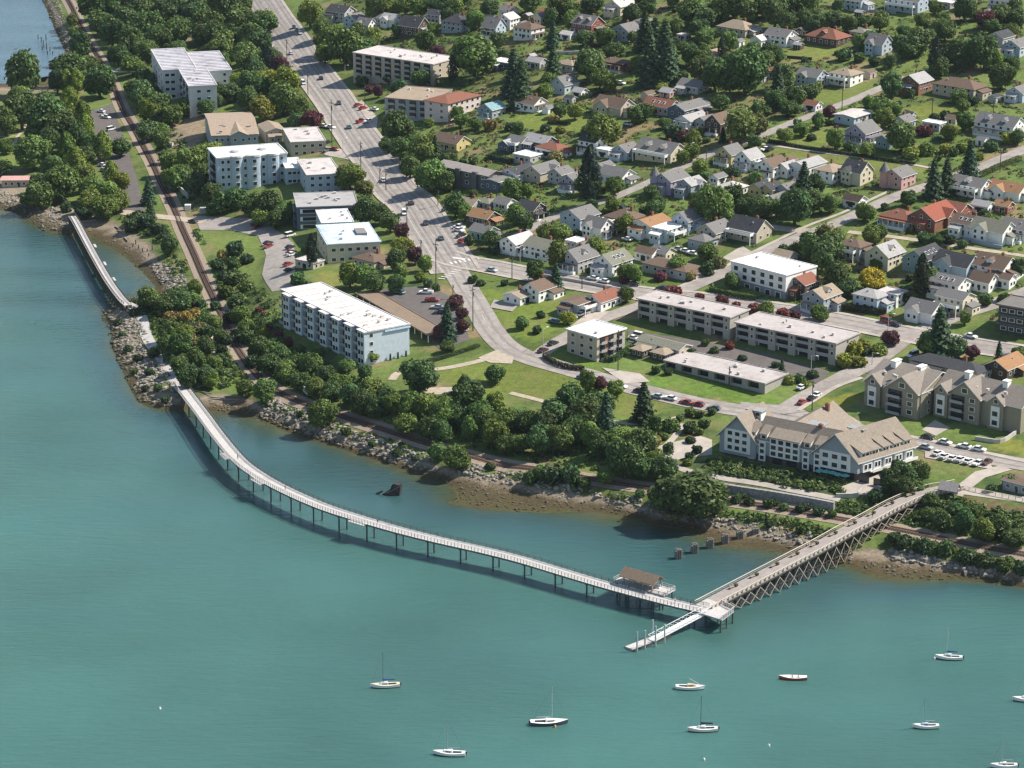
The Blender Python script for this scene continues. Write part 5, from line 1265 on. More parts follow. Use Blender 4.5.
def lobes_crown(seed, n_leaf, leaf, nl=12, hz=1.0, flat=0.0, spread=.62):
    """crown of leafy lobes, radius about 1, standing on z = 0, about 2*hz tall"""
    rs = np.random.RandomState(seed)
    L = []
    for k in range(nl):
        a = rs.uniform(0, 2 * math.pi); zc = rs.uniform(-.75, .8); r = spread * math.sqrt(max(.05, 1 - zc * zc * .8)) * rs.uniform(.7, 1.15)
        rad = rs.uniform(.13, .30) * (1.6 if nl < 12 else 1.0) * (1 - .2 * max(zc, 0)) * (1 if k % 3 else 1.45)
        L.append((r * math.cos(a), r * math.sin(a), zc * hz * .72, rad))
    L.append((0, 0, 0, .62))
    L = np.array(L)
    w_ = L[:, 3] ** 2; pick = rs.choice(len(L), n_leaf * 2, p=w_ / w_.sum())
    d = rs.normal(size=(n_leaf * 2, 3)); d /= np.linalg.norm(d, axis=1)[:, None]
    rr = L[pick, 3] * rs.uniform(.62, 1.32, n_leaf * 2)
    cen = L[pick, :3] + d * rr[:, None] * np.array([1, 1, .9])
    keep = np.ones(len(cen), bool)
    for q in L: keep &= ~(np.linalg.norm(cen - q[:3], axis=1) < q[3] * .68)
    cen, d, pick = cen[keep][:n_leaf], d[keep][:n_leaf], pick[keep][:n_leaf]
    lob = rs.uniform(.78, 1.25, len(L))
    tint = (lob[pick] * rs.uniform(.6, 1.45, len(cen)))[:, None] * rs.uniform(.9, 1.1, (len(cen), 3))
    ns = n_leaf // 6                                       # stray sprays between the lobes
    dd = rs.normal(size=(ns, 3)); dd /= np.linalg.norm(dd, axis=1)[:, None]
    amp = .80 + .12 * np.sin(dd[:, 0] * 5 + seed) + .12 * np.sin(dd[:, 1] * 7 - seed) + .08 * np.sin(dd[:, 2] * 9)
    cen = np.concatenate([cen, dd * (amp * rs.uniform(.85, 1.1, ns))[:, None] * np.array([.92, .92, hz * .95])]); d = np.concatenate([d, dd]); tint = np.concatenate([tint, rs.uniform(.6, 1.3, (ns, 1)) * np.ones((1, 3))])
    nor = d + rs.normal(size=d.shape) * .62 + np.array([0, 0, .25])
    cen[:, 2] += hz * .95
    if flat: cen = cen[cen[:, 2] > flat]; nor = nor[-len(cen):]; tint = tint[-len(cen):]
    return quads_mesh('crown', cen, nor, leaf * rs.uniform(.6, 1.35, len(cen)), tint, rs)
def cone_crown(seed, n_leaf, leaf, hz=4.0, power=.85, skirt=.06):
    rs = np.random.RandomState(seed)
    z = rs.uniform(0, 1, n_leaf) ** 1.45
    nb = 17
    lev = np.floor(z * nb) / nb + rs.uniform(0, .25 / nb, n_leaf)
    a = rs.uniform(0, 2 * math.pi, n_leaf)
    prof = (1 - lev) ** power + .03
    lump = 1 + .22 * np.sin(a * 5 + lev * 40 + seed) + .15 * np.sin(a * 9 - lev * 23)
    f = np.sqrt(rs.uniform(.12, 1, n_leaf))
    r = prof * lump * f
    zz = lev * hz - r * .34 * (hz / 4) + .28
    cen = np.stack([r * np.cos(a), r * np.sin(a), zz], 1)
    nor = np.stack([np.cos(a) * .7, np.sin(a) * .7, np.full(n_leaf, .75)], 1) + rs.normal(size=(n_leaf, 3)) * .4
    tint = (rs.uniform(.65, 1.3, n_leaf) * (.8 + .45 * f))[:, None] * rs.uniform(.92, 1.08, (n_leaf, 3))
    return quads_mesh('crown', cen, nor, leaf * rs.uniform(.6, 1.3, n_leaf), tint, rs)
def column_crown(seed, n_leaf, leaf, hz=2.4):
    rs = np.random.RandomState(seed)
    z = rs.uniform(0, 1, n_leaf); a = rs.uniform(0, 2 * math.pi, n_leaf)
    prof = np.sin(np.clip(z * .93 + .06, 0, 1) ** .75 * math.pi) ** .6
    r = prof * (1 + .18 * np.sin(a * 4 + z * 9 + seed) + .12 * np.sin(a * 7 - z * 17)) * rs.uniform(.75, 1.03, n_leaf)
    cen = np.stack([r * np.cos(a), r * np.sin(a), z * hz * 2], 1)
    nor = np.stack([np.cos(a), np.sin(a), (z - .4) * .9], 1) + rs.normal(size=(n_leaf, 3)) * .45
    tint = rs.uniform(.7, 1.3, n_leaf)[:, None] * rs.uniform(.92, 1.08, (n_leaf, 3))
    return quads_mesh('crown', cen, nor, leaf * rs.uniform(.6, 1.3, n_leaf), tint, rs)
CROWN = {
    'round': [lobes_crown(s, 4600, .078, 34, 1.0) for s in (1, 2, 3, 4, 5)],
    'oval': [lobes_crown(s, 4400, .08, 30, 1.25, spread=.55) for s in (11, 12, 13)],
    'cone': [cone_crown(s, 3200, .12, 4.2) for s in (21, 22, 23)],
    'column': [column_crown(s, 2400, .12, 2.2) for s in (31, 32)],
    'shrub': [lobes_crown(s, 900, .15, 9, .75, spread=.6) for s in (41, 42, 43, 44)],
}
def trunk_mesh(seed, forked=True):
    mb = MB(); r = random.Random(seed)
    mb.tube((0, 0, -.12), (0, 0, .55), .045, .032, 7)
    if forked:
        for k in range(4):
            a = k * 1.57 + r.uniform(-.4, .4); q = r.uniform(.2, .34)
            mb.tube((0, 0, .36 + .05 * k), (q * math.cos(a), q * math.sin(a), .70 + .04 * k), .022, .008, 5)
    else: mb.tube((0, 0, .55), (0, 0, .92), .032, .006, 6)
    o = mb.build('trunk', M_BARK); m = o.data; bpy.data.objects.remove(o); return m
TRUNK = [trunk_mesh(1), trunk_mesh(2), trunk_mesh(3, False)]
KIND = {  # shape, height per width, name, category, words
    'd': ('round', 1.12, 'broadleaf_tree', 'tree', 'dark green broadleaf tree'), 'b': ('round', .80, 'broadleaf_tree', 'tree', 'broad dark green tree'), 'm': ('round', 1.08, 'broadleaf_tree', 'tree', 'mid green broadleaf tree'), 'l': ('round', 1.05, 'broadleaf_tree', 'tree', 'bright yellow green tree'),
    'c': ('cone', 2.1, 'conifer', 'conifer', 'dark conical conifer'), 'p': ('column', 2.0, 'poplar', 'poplar', 'light green upright poplar'), 'k': ('column', 3.2, 'cypress', 'cypress', 'narrow blackish green cypress'),
    'r': ('round', 1.05, 'plum_tree', 'tree', 'purple leaved plum tree'), 'y': ('round', .85, 'golden_tree', 'tree', 'brilliant golden yellow tree'), 'w': ('oval', 1.1, 'willow', 'willow', 'yellowish green willow'),
    'o': ('shrub', .8, 'shrub', 'shrub', 'yellow flowering shrub'), 's': ('shrub', .75, 'shrub', 'shrub', 'green garden shrub'), 'h': ('shrub', .75, 'shrub', 'shrub', 'dark green shrub'), 'q': ('shrub', .75, 'shrub', 'shrub', 'yellow green shrub'), 'x': ('shrub', .75, 'shrub', 'shrub', 'wine red shrub')}
GREEN['q'] = (.19, .23, .035); GREEN['x'] = (.15, .045, .04)
PLANTS = []
def plant(x, y, z, w_, kind, crown_h=None, lab=None):
    shape, hw, name, cat, words = KIND[kind]
    g = GREEN[kind]; j = R.uniform(.74, 1.24); t = R.uniform(-.16, .16)
    col = (g[0] * j * (1 + t), g[1] * j, g[2] * j * (1 - t * .7) * R.uniform(.85, 1.25))
    r_ = w_ / 2; rz = R.uniform(0, 6.28)
    PLANTS.append((x, y, r_))
    if shape == 'shrub':
        o = link(name, R.choice(CROWN['shrub']), None, col, (x, y, z - .15), rz, (r_ * 1.05, r_ * 1.05, r_ * hw * 1.4))
        tag(o, lab, cat, auto=None if lab else words)
        if kind in 'hsqox' : o['group'] = 'shrubs'
        return o
    if kind in 'dml' and w_ < 7.2: name, cat, words = 'bush', 'bush', {'d': 'dark green bush', 'm': 'mid green bush', 'l': 'bright yellow green bush'}[kind]  # narrower broadleaf trees and bushes alike, all with trunk and crown
    h = w_ * hw * (R.uniform(.85, 1.3) if shape == 'round' and kind != 'b' else R.uniform(.92, 1.1))
    lo = .13 if shape in ('cone', 'column') else .05 if name == 'bush' else .07
    t = thing(name, (x, y, z), rz, cat=cat, label=lab)
    if not lab:
        sz = 'small ' if w_ < 5.5 else 'large ' if w_ > 11.5 else ''
        AUTO.append((t, sz + words))
    ext = {'round': 2.0, 'oval': 2.4, 'cone': 4.3, 'column': 4.4}[shape]
    link('crown', R.choice(CROWN[shape]), t, col, (0, 0, h * lo * (.35 if shape == 'cone' else 1)), 0, (r_ * R.uniform(1.05, 1.32), r_ * R.uniform(1.05, 1.32), h * (1 - lo * (.35 if shape == 'cone' else 1)) / ext * 1.03))
    link('trunk', TRUNK[2] if shape in ('cone', 'column') else R.choice(TRUNK[:2]), t, None, (0, 0, 0), 0, (h, h, h * .95))
    return t
def plant_px(px, py, wpx, kind, lab=None):
    shape, hw = KIND[kind][:2]
    p = hit(px, py)
    for _ in range(3):
        s = pxm(p); w_ = wpx / s * (1.0 if shape in ('cone',) else 1.14)
        hc = w_ * hw * (.55 if shape != 'shrub' else .42)
        p = hit(px, py, hc)
    return plant(p[0], p[1], p[2], w_, kind, lab=lab)
TREES = """
d 158 106 22;d 172 112 20;m 184 107 15;d 206 106 15;d 214 97 16;d 150 92 18;d 90 5 22;d 108 8 26;d 125 20 26;d 112 32 22;d 140 12 24;d 150 28 26;d 165 10 24;d 180 5 24;m 176 32 22;d 195 12 22;d 210 22 26;d 225 8 26;d 240 20 26;d 232 38 24;d 222 48 22;d 250 38 24;d 245 56 22;d 262 20 22;d 260 45 22;d 130 42 22;d 118 52 20;m 146 50 20;d 162 40 18;m 132 64 18;d 215 36 18;d 100 20 22;d 128 4 24;m 155 2 22;d 205 0 24;d 240 2 22;m 190 24 16;m 262 22 18;
d 272 56 15;k 267 58 9;r 280 66 17;l 266 80 24;l 284 86 25;w 262 106 24;m 283 100 24;d 300 110 18;r 312 118 18;d 297 118 16;m 296 100 18;
d 229 90 18;l 240 82 16;d 216 88 14;d 250 82 20;d 258 70 18;d 146 82 18;d 141 96 22;d 132 86 16;m 151 112 20;d 147 132 16;m 160 128 14;d 248 98 18;
d 22 76 30;d 68 66 26;d 80 46 20;m 76 32 12;m 72 21 10;d 91 62 15;d 99 80 26;p 66 80 11;p 77 80 11;d 57 82 16;m 20 93 20;d 45 98 16;d 21 108 32;d 5 122 20;d 45 118 34;d 60 126 28;m 33 152 27;p 70 102 15;p 83 116 13;p 86 130 13;p 67 150 15;d 90 148 17;p 103 146 13;p 76 164 16;d 86 156 14;l 87 169 12;d 53 166 22;d 60 182 28;d 38 184 14;m 85 180 19;m 93 188 22;m 107 192 24;p 111 172 11;l 121 182 14;d 121 145 18;d 6 146 12;d 3 165 14;d 78 138 20;d 36 130 20;d 50 142 18;d 72 178 16;
m 90 200 22;m 106 203 25;m 120 200 18;d 40 194 24;d 28 196 16;d 55 192 18;h 84 213 15;h 66 208 11;c 148 190 13;c 150 208 11;h 133 226 15;h 147 222 16;h 158 229 14;d 170 246 14;h 165 236 10;s 225 202 24;s 213 210 14;s 238 198 22;d 250 206 16;h 138 218 16;
m 170 164 18;m 190 160 22;m 203 157 18;m 212 152 20;s 178 182 22;d 197 182 22;d 162 140 14;d 160 118 14;d 212 190 16;m 170 178 14;d 166 154 13;m 182 172 16;d 208 170 18;
h 235 250 17;o 223 257 11;s 234 264 13;h 246 259 12;h 232 282 13;o 231 281 8;s 246 286 14;h 217 266 13;h 224 276 13;s 225 293 15;s 236 301 15;d 240 313 16;h 230 318 14;m 246 326 16;s 250 338 17;d 258 349 17;l 262 332 12;m 270 346 17;d 268 363 18;d 281 353 17;m 286 371 18;d 296 362 17;d 301 379 18;m 311 366 17;m 316 386 18;d 326 373 17;d 331 391 18;m 341 379 17;d 351 393 18;m 347 366 13;d 365 373 13;m 371 386 18;d 363 401 20;d 376 406 17;s 318 352 12;s 300 350 10;h 240 335 16;h 252 362 14;
x 259 310 7;x 264 314 6;x 270 328 7;x 279 335 8;x 288 343 10;m 370 354 13;d 388 395 18;
d 150 297 20;d 165 304 17;d 178 299 20;m 190 297 16;m 195 287 12;o 163 312 11;o 172 318 13;o 185 317 13;o 195 314 12;d 170 331 18;m 185 331 17;o 200 328 14;o 192 342 13;d 180 346 20;d 168 346 16;d 205 346 17;d 195 359 18;m 181 362 18;h 155 352 13;d 187 376 20;d 205 373 20;m 215 360 13;h 222 350 11;m 220 336 12;m 215 320 13;m 210 380 14;s 222 372 10;m 245 388 15;m 265 391 19;h 135 312 9;h 143 310 11;s 170 358 14;h 225 362 12;s 207 332 12;h 228 340 12;s 205 318 12;h 215 306 11;h 200 304 12;
d 322 413 22;m 438 451 14;m 457 456 23;
m 394 402 20;m 410 408 22;m 425 406 22;m 440 416 21;m 405 421 20;d 430 426 20;d 420 376 27;d 468 397 26;d 480 412 20;m 495 403 17;m 505 419 19;m 495 433 21;m 470 429 17;d 515 416 20;d 505 441 18;d 520 441 17;d 442 432 17;d 465 384 13;m 495 374 15;d 455 408 18;d 462 416 18;d 484 424 18;
d 530 421 22;d 555 412 27;d 570 402 24;d 585 412 28;d 600 402 27;c 606 415 22;d 540 441 22;d 560 439 22;m 590 436 20;d 600 446 19;c 644 400 20;d 640 446 27;m 620 441 22;o 655 441 13;d 625 461 28;d 640 463 25;d 664 465 22;d 670 492 30;b 692 495 58;m 605 474 16;h 570 476 19;h 550 476 18;s 530 478 15;s 585 483 12;r 600 382 14;m 588 382 15;m 615 388 14;d 575 430 22;d 546 426 20;m 655 462 16;m 540 470 14;d 655 425 13;
s 690 412 10;h 700 415 8;s 712 412 8;s 672 425 15;h 690 428 13;s 705 424 10;h 690 440 9;h 668 449 11;h 690 456 8;q 688 462 8;s 650 428 12;s 680 418 8;h 697 450 10;q 700 432 8;s 662 436 10;
d 905 476 20;d 890 481 20;m 920 472 17;d 905 488 18;d 940 520 15;d 955 506 13;d 965 520 18;m 985 530 19;d 1000 526 18;d 1015 536 18;s 1010 482 15;s 992 488 10;d 928 512 14;d 898 466 14;m 916 484 14;h 875 498 14;d 930 498 14;d 975 512 13;s 880 462 10;
h 905 542 16;h 925 545 16;s 945 549 15;h 965 555 16;h 985 560 16;s 1005 565 16;h 1022 570 14;h 895 538 12;
m 310 15 20;d 322 28 18;m 330 40 24;m 346 46 30;d 357 50 22;m 325 52 18;l 374 36 13;d 376 10 18;
m 390 5 18;m 405 5 16;m 420 8 16;d 440 5 16;m 455 5 14;d 490 8 14;m 475 20 14;d 398 30 11;d 425 42 17;r 438 51 11;m 433 28 10;d 474 54 36;m 461 46 14;m 487 30 10;k 453 70 8;
d 397 128 28;d 416 140 17;d 405 107 14;m 421 152 21;c 435 145 10;m 410 167 17;m 430 177 23;m 446 182 15;m 461 118 14;m 476 122 12;o 489 126 12;h 510 127 10;d 400 148 18;d 388 142 16;h 362 82 12;r 370 88 9;r 378 92 9;h 390 78 12;s 376 78 10;
m 350 176 21;w 364 188 16;l 388 216 12;d 390 222 15;r 401 232 13;l 404 244 19;r 415 256 13;m 425 263 13;d 396 261 15;m 401 271 13;l 420 276 9;d 455 206 17;m 465 213 13;h 470 240 11;h 495 250 11;h 472 280 9;h 480 283 8;h 505 283 7;s 497 212 9;
d 270 206 21;m 285 213 16;m 262 216 16;d 256 202 18;d 366 211 20;d 380 213 17;m 362 203 12;k 312 251 9;m 305 249 7;s 298 279 14;m 350 275 20;m 365 276 18;d 375 283 16;d 396 284 14;h 307 286 10;d 275 220 14;
c 447 322 17;r 455 301 13;r 462 312 12;r 463 325 12;r 440 333 13;d 447 345 12;s 428 284 9;s 436 288 8;
c 513 70 22;c 521 80 24;c 553 60 17;d 590 65 25;d 605 36 14;c 553 33 13;m 573 22 15;m 545 92 14;m 600 79 15;m 610 83 14;s 578 38 8;
c 645 28 20;c 655 38 23;c 665 42 23;c 650 58 24;c 668 60 21;m 676 25 15;m 682 46 10;m 641 62 15;d 632 12 18;
d 530 2 16;m 560 7 18;m 575 8 16;d 592 3 16;d 645 4 20;d 690 10 22;d 705 14 20;d 720 8 20;d 735 5 20;d 750 8 20;d 765 6 18;d 700 26 18;d 778 4 18;d 790 2 16;d 810 2 14;
m 705 34 16;m 703 57 17;k 722 48 7;m 730 40 14;d 745 72 34;d 760 60 18;d 715 76 22;m 730 83 16;d 700 71 16;m 753 52 14;s 655 80 14;l 662 86 9;r 764 72 8;d 735 62 16;
d 560 108 12;l 575 112 12;o 555 120 9;m 604 132 26;k 590 174 16;m 615 186 16;d 518 127 11;d 635 116 13;o 575 150 9;o 555 156 12;m 527 190 12;d 598 122 14;h 545 128 9;q 560 130 9;
w 740 125 28;w 757 122 22;o 650 110 12;m 700 130 9;l 692 152 14;l 683 156 13;c 723 133 8;m 700 166 13;l 710 191 14;m 756 180 13;m 665 122 10;d 720 101 15;h 672 133 16;x 685 136 13;h 735 172 10;s 705 176 10;
d 775 16 18;d 790 20 18;d 805 20 16;d 820 21 15;d 835 20 15;d 850 22 15;d 880 22 14;d 865 20 14;d 838 6 11;m 860 41 13;s 845 55 15;s 860 58 11;h 875 62 11;d 890 60 12;d 778 56 11;d 783 78 18;c 778 86 17;d 775 98 18;d 796 95 17;d 790 106 16;d 812 26 12;
d 905 44 22;d 920 40 22;k 936 54 11;d 945 30 17;d 955 56 20;d 970 50 26;d 985 54 24;m 998 60 14;d 1002 76 20;d 1012 62 14;r 985 20 16;d 1000 14 18;d 965 8 20;d 1015 10 14;d 940 68 14;
d 902 136 24;x 925 131 14;h 945 116 12;h 935 118 11;m 950 130 15;m 965 122 14;m 963 106 11;h 972 101 11;q 912 153 14;q 928 149 14;q 945 149 11;q 962 148 12;c 970 158 18;c 934 178 18;c 947 174 18;q 1008 139 13;s 990 146 13;d 1018 136 13;m 893 110 13;m 885 119 14;m 880 106 14;m 869 101 11;
r 829 113 11;m 818 121 12;m 802 127 14;m 785 134 13;h 811 137 8;m 835 140 14;l 868 148 13;s 850 146 10;c 804 180 18;d 815 185 15;m 797 188 12;
d 795 207 26;d 812 200 20;m 830 204 14;w 826 234 22;d 810 247 20;d 830 247 22;d 822 258 20;w 838 238 14;d 795 250 13;h 783 248 9;d 836 276 24;d 846 286 17;m 876 263 11;m 871 236 15;d 880 233 11;d 788 198 14;
y 873 281 21;
d 908 198 13;s 925 239 13;s 938 240 11;k 922 276 12;d 1018 268 13;o 1010 300 9;d 1008 202 10;h 950 240 11;s 962 244 10;
c 940 330 26;d 930 345 20;d 955 346 19;r 972 352 11;h 905 298 13;c 999 352 10;m 1018 352 13;r 891 336 15;s 985 300 13;s 1005 298 11;m 965 318 11;
m 820 312 14;x 783 315 13;x 795 316 11;q 850 350 18;q 862 346 15;q 846 361 16;q 858 362 13;q 880 350 13;h 866 352 9;c 782 365 7;q 790 380 10;s 800 378 10;q 805 384 9;h 812 374 10;
m 714 206 28;d 700 202 20;d 745 206 18;d 760 206 20;m 677 263 16;x 660 276 12;h 707 270 14;o 720 262 12;o 690 276 10;m 725 214 16;d 733 196 16;
x 672 293 14;x 699 297 8;x 722 302 13;x 736 306 10;x 755 309 14;m 766 311 12;x 730 346 9;s 705 343 8;h 692 352 9;s 715 350 8;h 742 358 8;h 775 365 7;h 668 372 8;s 656 370 9;
d 525 221 15;m 545 233 15;m 560 231 17;d 592 206 11;m 612 204 12;m 558 256 20;d 535 271 16;c 556 278 14;m 600 246 11;m 635 275 13;x 625 281 9;h 578 234 9;
m 522 321 13;l 568 317 12;m 627 294 13;h 537 330 9;x 602 302 7;h 541 315 8;o 543 316 5;h 590 348 8;m 652 305 0;h 118 322 8;s 122 334 7;h 128 348 8;h 138 358 9;s 134 372 7;h 150 372 9;s 158 388 9;h 146 388 7;h 165 400 8;h 345 432 9;s 372 444 8;h 398 452 9;h 415 458 7;s 300 414 8;h 490 466 9;s 640 494 9;h 655 498 8;h 770 524 8;s 800 530 9;h 830 538 8;h 722 497 9;s 736 499 10;h 750 501 9;h 768 504 10;s 784 507 9;h 800 509 10;h 818 512 10;s 832 514 9;h 744 496 7;h 776 502 8;h 808 507 8
"""
for tk in TREES.replace('\n', '').split(';'):
    k, a, b, c = tk.split()
    if float(c) > 3: plant_px(float(a), float(b), float(c), k, 'brilliant golden yellow tree in bloom on the hillside above the street' if k == 'y' else None)
# gardens: smaller plants fill the plots between houses, off the roads and lawns
def free(x, y, r_, tree_gap=.6):
    for hx, hy, hr in HOUSES_XY:
        if (x - hx) ** 2 + (y - hy) ** 2 < (hr * .92 + r_ * .55) ** 2: return False
    for L, hw in ROADS:
        if ((L[:, 0] - x) ** 2 + (L[:, 1] - y) ** 2).min() < (hw + r_ * .8) ** 2: return False
    for P in PATCHES:
        if inpoly(np.array([x]), np.array([y]), P)[0]: return False
    for q in PLANTS:
        if (x - q[0]) ** 2 + (y - q[1]) ** 2 < ((q[2] + r_) * tree_gap) ** 2: return False
    return True
LAWNS = [[hit(x, y)[:2] for x, y in z[0]] for z in ZONES[:12]]
def garden(poly, n, kinds, wr, seed, gap=.75):
    rr = random.Random(seed); P = [(x, y) for x, y in poly]
    x0, x1 = min(p[0] for p in P), max(p[0] for p in P); y0, y1 = min(p[1] for p in P), max(p[1] for p in P)
    made = tries = 0
    while made < n and tries < n * 30:
        tries += 1
        px, py = rr.uniform(x0, x1), rr.uniform(y0, y1)
        if not inpoly(np.array([px]), np.array([py]), P)[0]: continue
        p = hit(px, py); w_ = rr.uniform(*wr); k = rr.choice(kinds)
        if any(inpoly(np.array([p[0]]), np.array([p[1]]), L)[0] for L in LAWNS): continue
        if not free(p[0], p[1], w_ / 2, gap): continue
        plant(p[0], p[1], p[2], w_, k); made += 1
# small outbuildings in the back gardens
def sheds():
    rr = random.Random(77); made = 0; base = list(HOUSES_XY)
    protos = []
    for wl, rf_, L, W, H in (('white', 'grey', 4.2, 3.4, 2.3), ('beige', 'brown', 5.2, 4.0, 2.4), ('wgrey', 'dgrey', 4.6, 3.6, 2.2), ('dbrown', 'lgrey', 3.8, 3.0, 2.1)):
        r = thing('shed', (0, 0, 0), 0, cat='shed', group='garden sheds'); a, b = MB(), MB()
        a.box(-L / 2, L / 2, -W / 2, W / 2, -.8, H); add_gable(a, b, -L / 2, L / 2, -W / 2, W / 2, H, W * .28, over=.25, t=.15)
        a.build('wall', M_SIDING, r, COL[wl]); b.build('roof', [M_SHINGLE, M_TRIM], r, COL[rf_]); link('door', DOOR, r, None, (0, -W / 2, 0), 0, (1.3, 1, 2)); link('window', WIN, r, None, (L / 2, 0, 1), math.pi / 2, (.9, 1, .9))
        protos.append([r, False, f'{WORDS[wl]} shed with {WORDS[rf_]} roof'])
    for hx, hy, hr in base:
        if made >= 30: break
        if rr.random() > .5 or hy < 905: continue
        for _ in range(8):
            a = rr.uniform(0, 6.28); x, y = hx + math.cos(a) * (hr + 5), hy + math.sin(a) * (hr + 5)
            px, py = proj((x, y, gz(x, y)))
            if not (440 < px < 1015 and 15 < py < 330) or not free(x, y, 3.2, .8): continue
            pr = protos[made % 4]; rz = rr.choice((AYAW, BYAW)); p = (x, y, gz(x, y))
            o = pr[0] if not pr[1] else dup(pr[0], p, rz)
            pr[1] = True; o.location = p; o.rotation_euler = (0, 0, rz); AUTO.append((o, pr[2])); PLANTS.append((x, y, 2.6)); HOUSES_XY.append((x, y, 3)); made += 1; break
sheds()
HILL = [(340, 0), (1022, 0), (1022, 335), (700, 290), (480, 262), (440, 200), (385, 110), (345, 40)]
garden(HILL, 72, 'dmmdmd', (4.5, 8.5), 3)
garden(HILL, 80, 'shshhsqxs', (2.2, 4.6), 5)
garden([(130, 0), (255, 0), (300, 90), (270, 115), (150, 60)], 30, 'dmd', (7, 11), 9)
garden([(360, 60), (440, 180), (470, 250), (500, 250), (420, 100)], 10, 'm', (2.5, 5), 12)

# ground cover on the bluffs: low leafy growth nobody could count
def ground_cover(name, polys, n, seed, cols, hmax=1.6, size=.5):
    keep_off = LAWNS if name == 'garden_growth' else []
    rs = np.random.RandomState(seed); rr = random.Random(seed)
    C_, N_, T_, S_ = [], [], [], []
    for poly, frac in polys:
        P = [tuple(hit(x, y)[:2]) for x, y in poly]
        x0, x1 = min(p[0] for p in P), max(p[0] for p in P); y0, y1 = min(p[1] for p in P), max(p[1] for p in P)
        m = int(n * frac)
        x = rs.uniform(x0, x1, m * 3); y = rs.uniform(y0, y1, m * 3)
        ok = inpoly(x, y, P); x, y = x[ok][:m], y[ok][:m]
        for L, hw in ROADS:
            d = ((L[None, :, 0] - x[:, None]) ** 2 + (L[None, :, 1] - y[:, None]) ** 2).min(1); q = d > (hw + .6) ** 2; x, y = x[q], y[q]
        d = ((RAIL[None, :, 0] - x[:, None]) ** 2 + (RAIL[None, :, 1] - y[:, None]) ** 2).min(1); q = d > 4.4 ** 2; x, y = x[q], y[q]
        for hx, hy, hr in HOUSES_XY:
            q = (x - hx) ** 2 + (y - hy) ** 2 > (hr * .9) ** 2; x, y = x[q], y[q]
        for Q in PATCHES + keep_off:
            q = ~inpoly(x, y, Q); x, y = x[q], y[q]
        for xx, yy in zip(x, y):
            k = 22; r_ = rs.uniform(.7, 1.8); d = rs.normal(size=(k, 3)); d /= np.linalg.norm(d, axis=1)[:, None]; d[:, 2] = abs(d[:, 2])
            c = np.array([xx, yy, gz(xx, yy) - .1]) + d * np.array([r_, r_, hmax * rs.uniform(.5, 1)])
            C_.append(c); N_.append(d + rs.normal(size=d.shape) * .4); S_.append(size * rs.uniform(.6, 1.3, k))
            t = np.array(cols[rs.randint(len(cols))]) * rs.uniform(.75, 1.25); T_.append(np.tile(t, (k, 1)) * rs.uniform(.75, 1.25, (k, 1)))
    me = quads_mesh(name, np.concatenate(C_), np.concatenate(N_), np.concatenate(S_), np.concatenate(T_), rs)
    o = link(name, me, None, (1, 1, 1)); tag(o, kind='stuff'); return o
ground_cover('undergrowth', [
    ([(205, 270), (230, 262), (275, 300), (285, 345), (360, 378), (400, 395), (470, 395), (520, 420), (640, 440), (640, 475), (560, 468), (430, 438), (330, 408), (262, 372), (225, 310)], .34),
    ([(132, 300), (160, 294), (190, 285), (215, 310), (230, 350), (250, 378), (225, 388), (190, 384), (165, 360), (148, 330)], .18),
    ([(880, 470), (960, 500), (1024, 515), (1024, 548), (950, 535), (890, 520), (868, 500)], .10),
    ([(700, 462), (730, 460), (845, 482), (850, 494), (790, 490), (706, 474)], .05),
    ([(840, 500), (865, 506), (865, 517), (840, 514)], .015),
    ([(700, 506), (800, 522), (850, 532), (840, 545), (780, 528), (700, 514)], .03),
    ([(890, 533), (1024, 558), (1024, 572), (940, 556), (890, 546)], .05),
    ([(310, 408), (420, 446), (500, 466), (560, 480), (690, 500), (690, 508), (560, 488), (480, 470), (380, 442), (300, 414)], .07),
    ([(160, 100), (205, 180), (235, 210), (190, 212), (150, 140), (130, 90)], .09),
    ([(186, 225), (200, 232), (225, 300), (240, 340), (222, 310), (200, 262)], .05),
    ([(120, 215), (165, 225), (188, 270), (175, 280), (160, 245), (130, 232)], .04)], 5200, 8,
    [(.07, .12, .03), (.10, .16, .035), (.05, .09, .03), (.14, .17, .045), (.085, .14, .035)], 1.5, .5)

ground_cover('garden_growth', [([(345, 0), (640, 0), (640, 250), (480, 258), (440, 200), (385, 110)], .5), ([(640, 0), (1022, 0), (1022, 335), (860, 312), (640, 285)], .5)], 6000, 18, [(.06, .10, .03), (.10, .15, .035), (.045, .08, .028), (.14, .17, .045), (.20, .17, .06), (.12, .05, .05), (.085, .14, .035)], 1.0, .38)
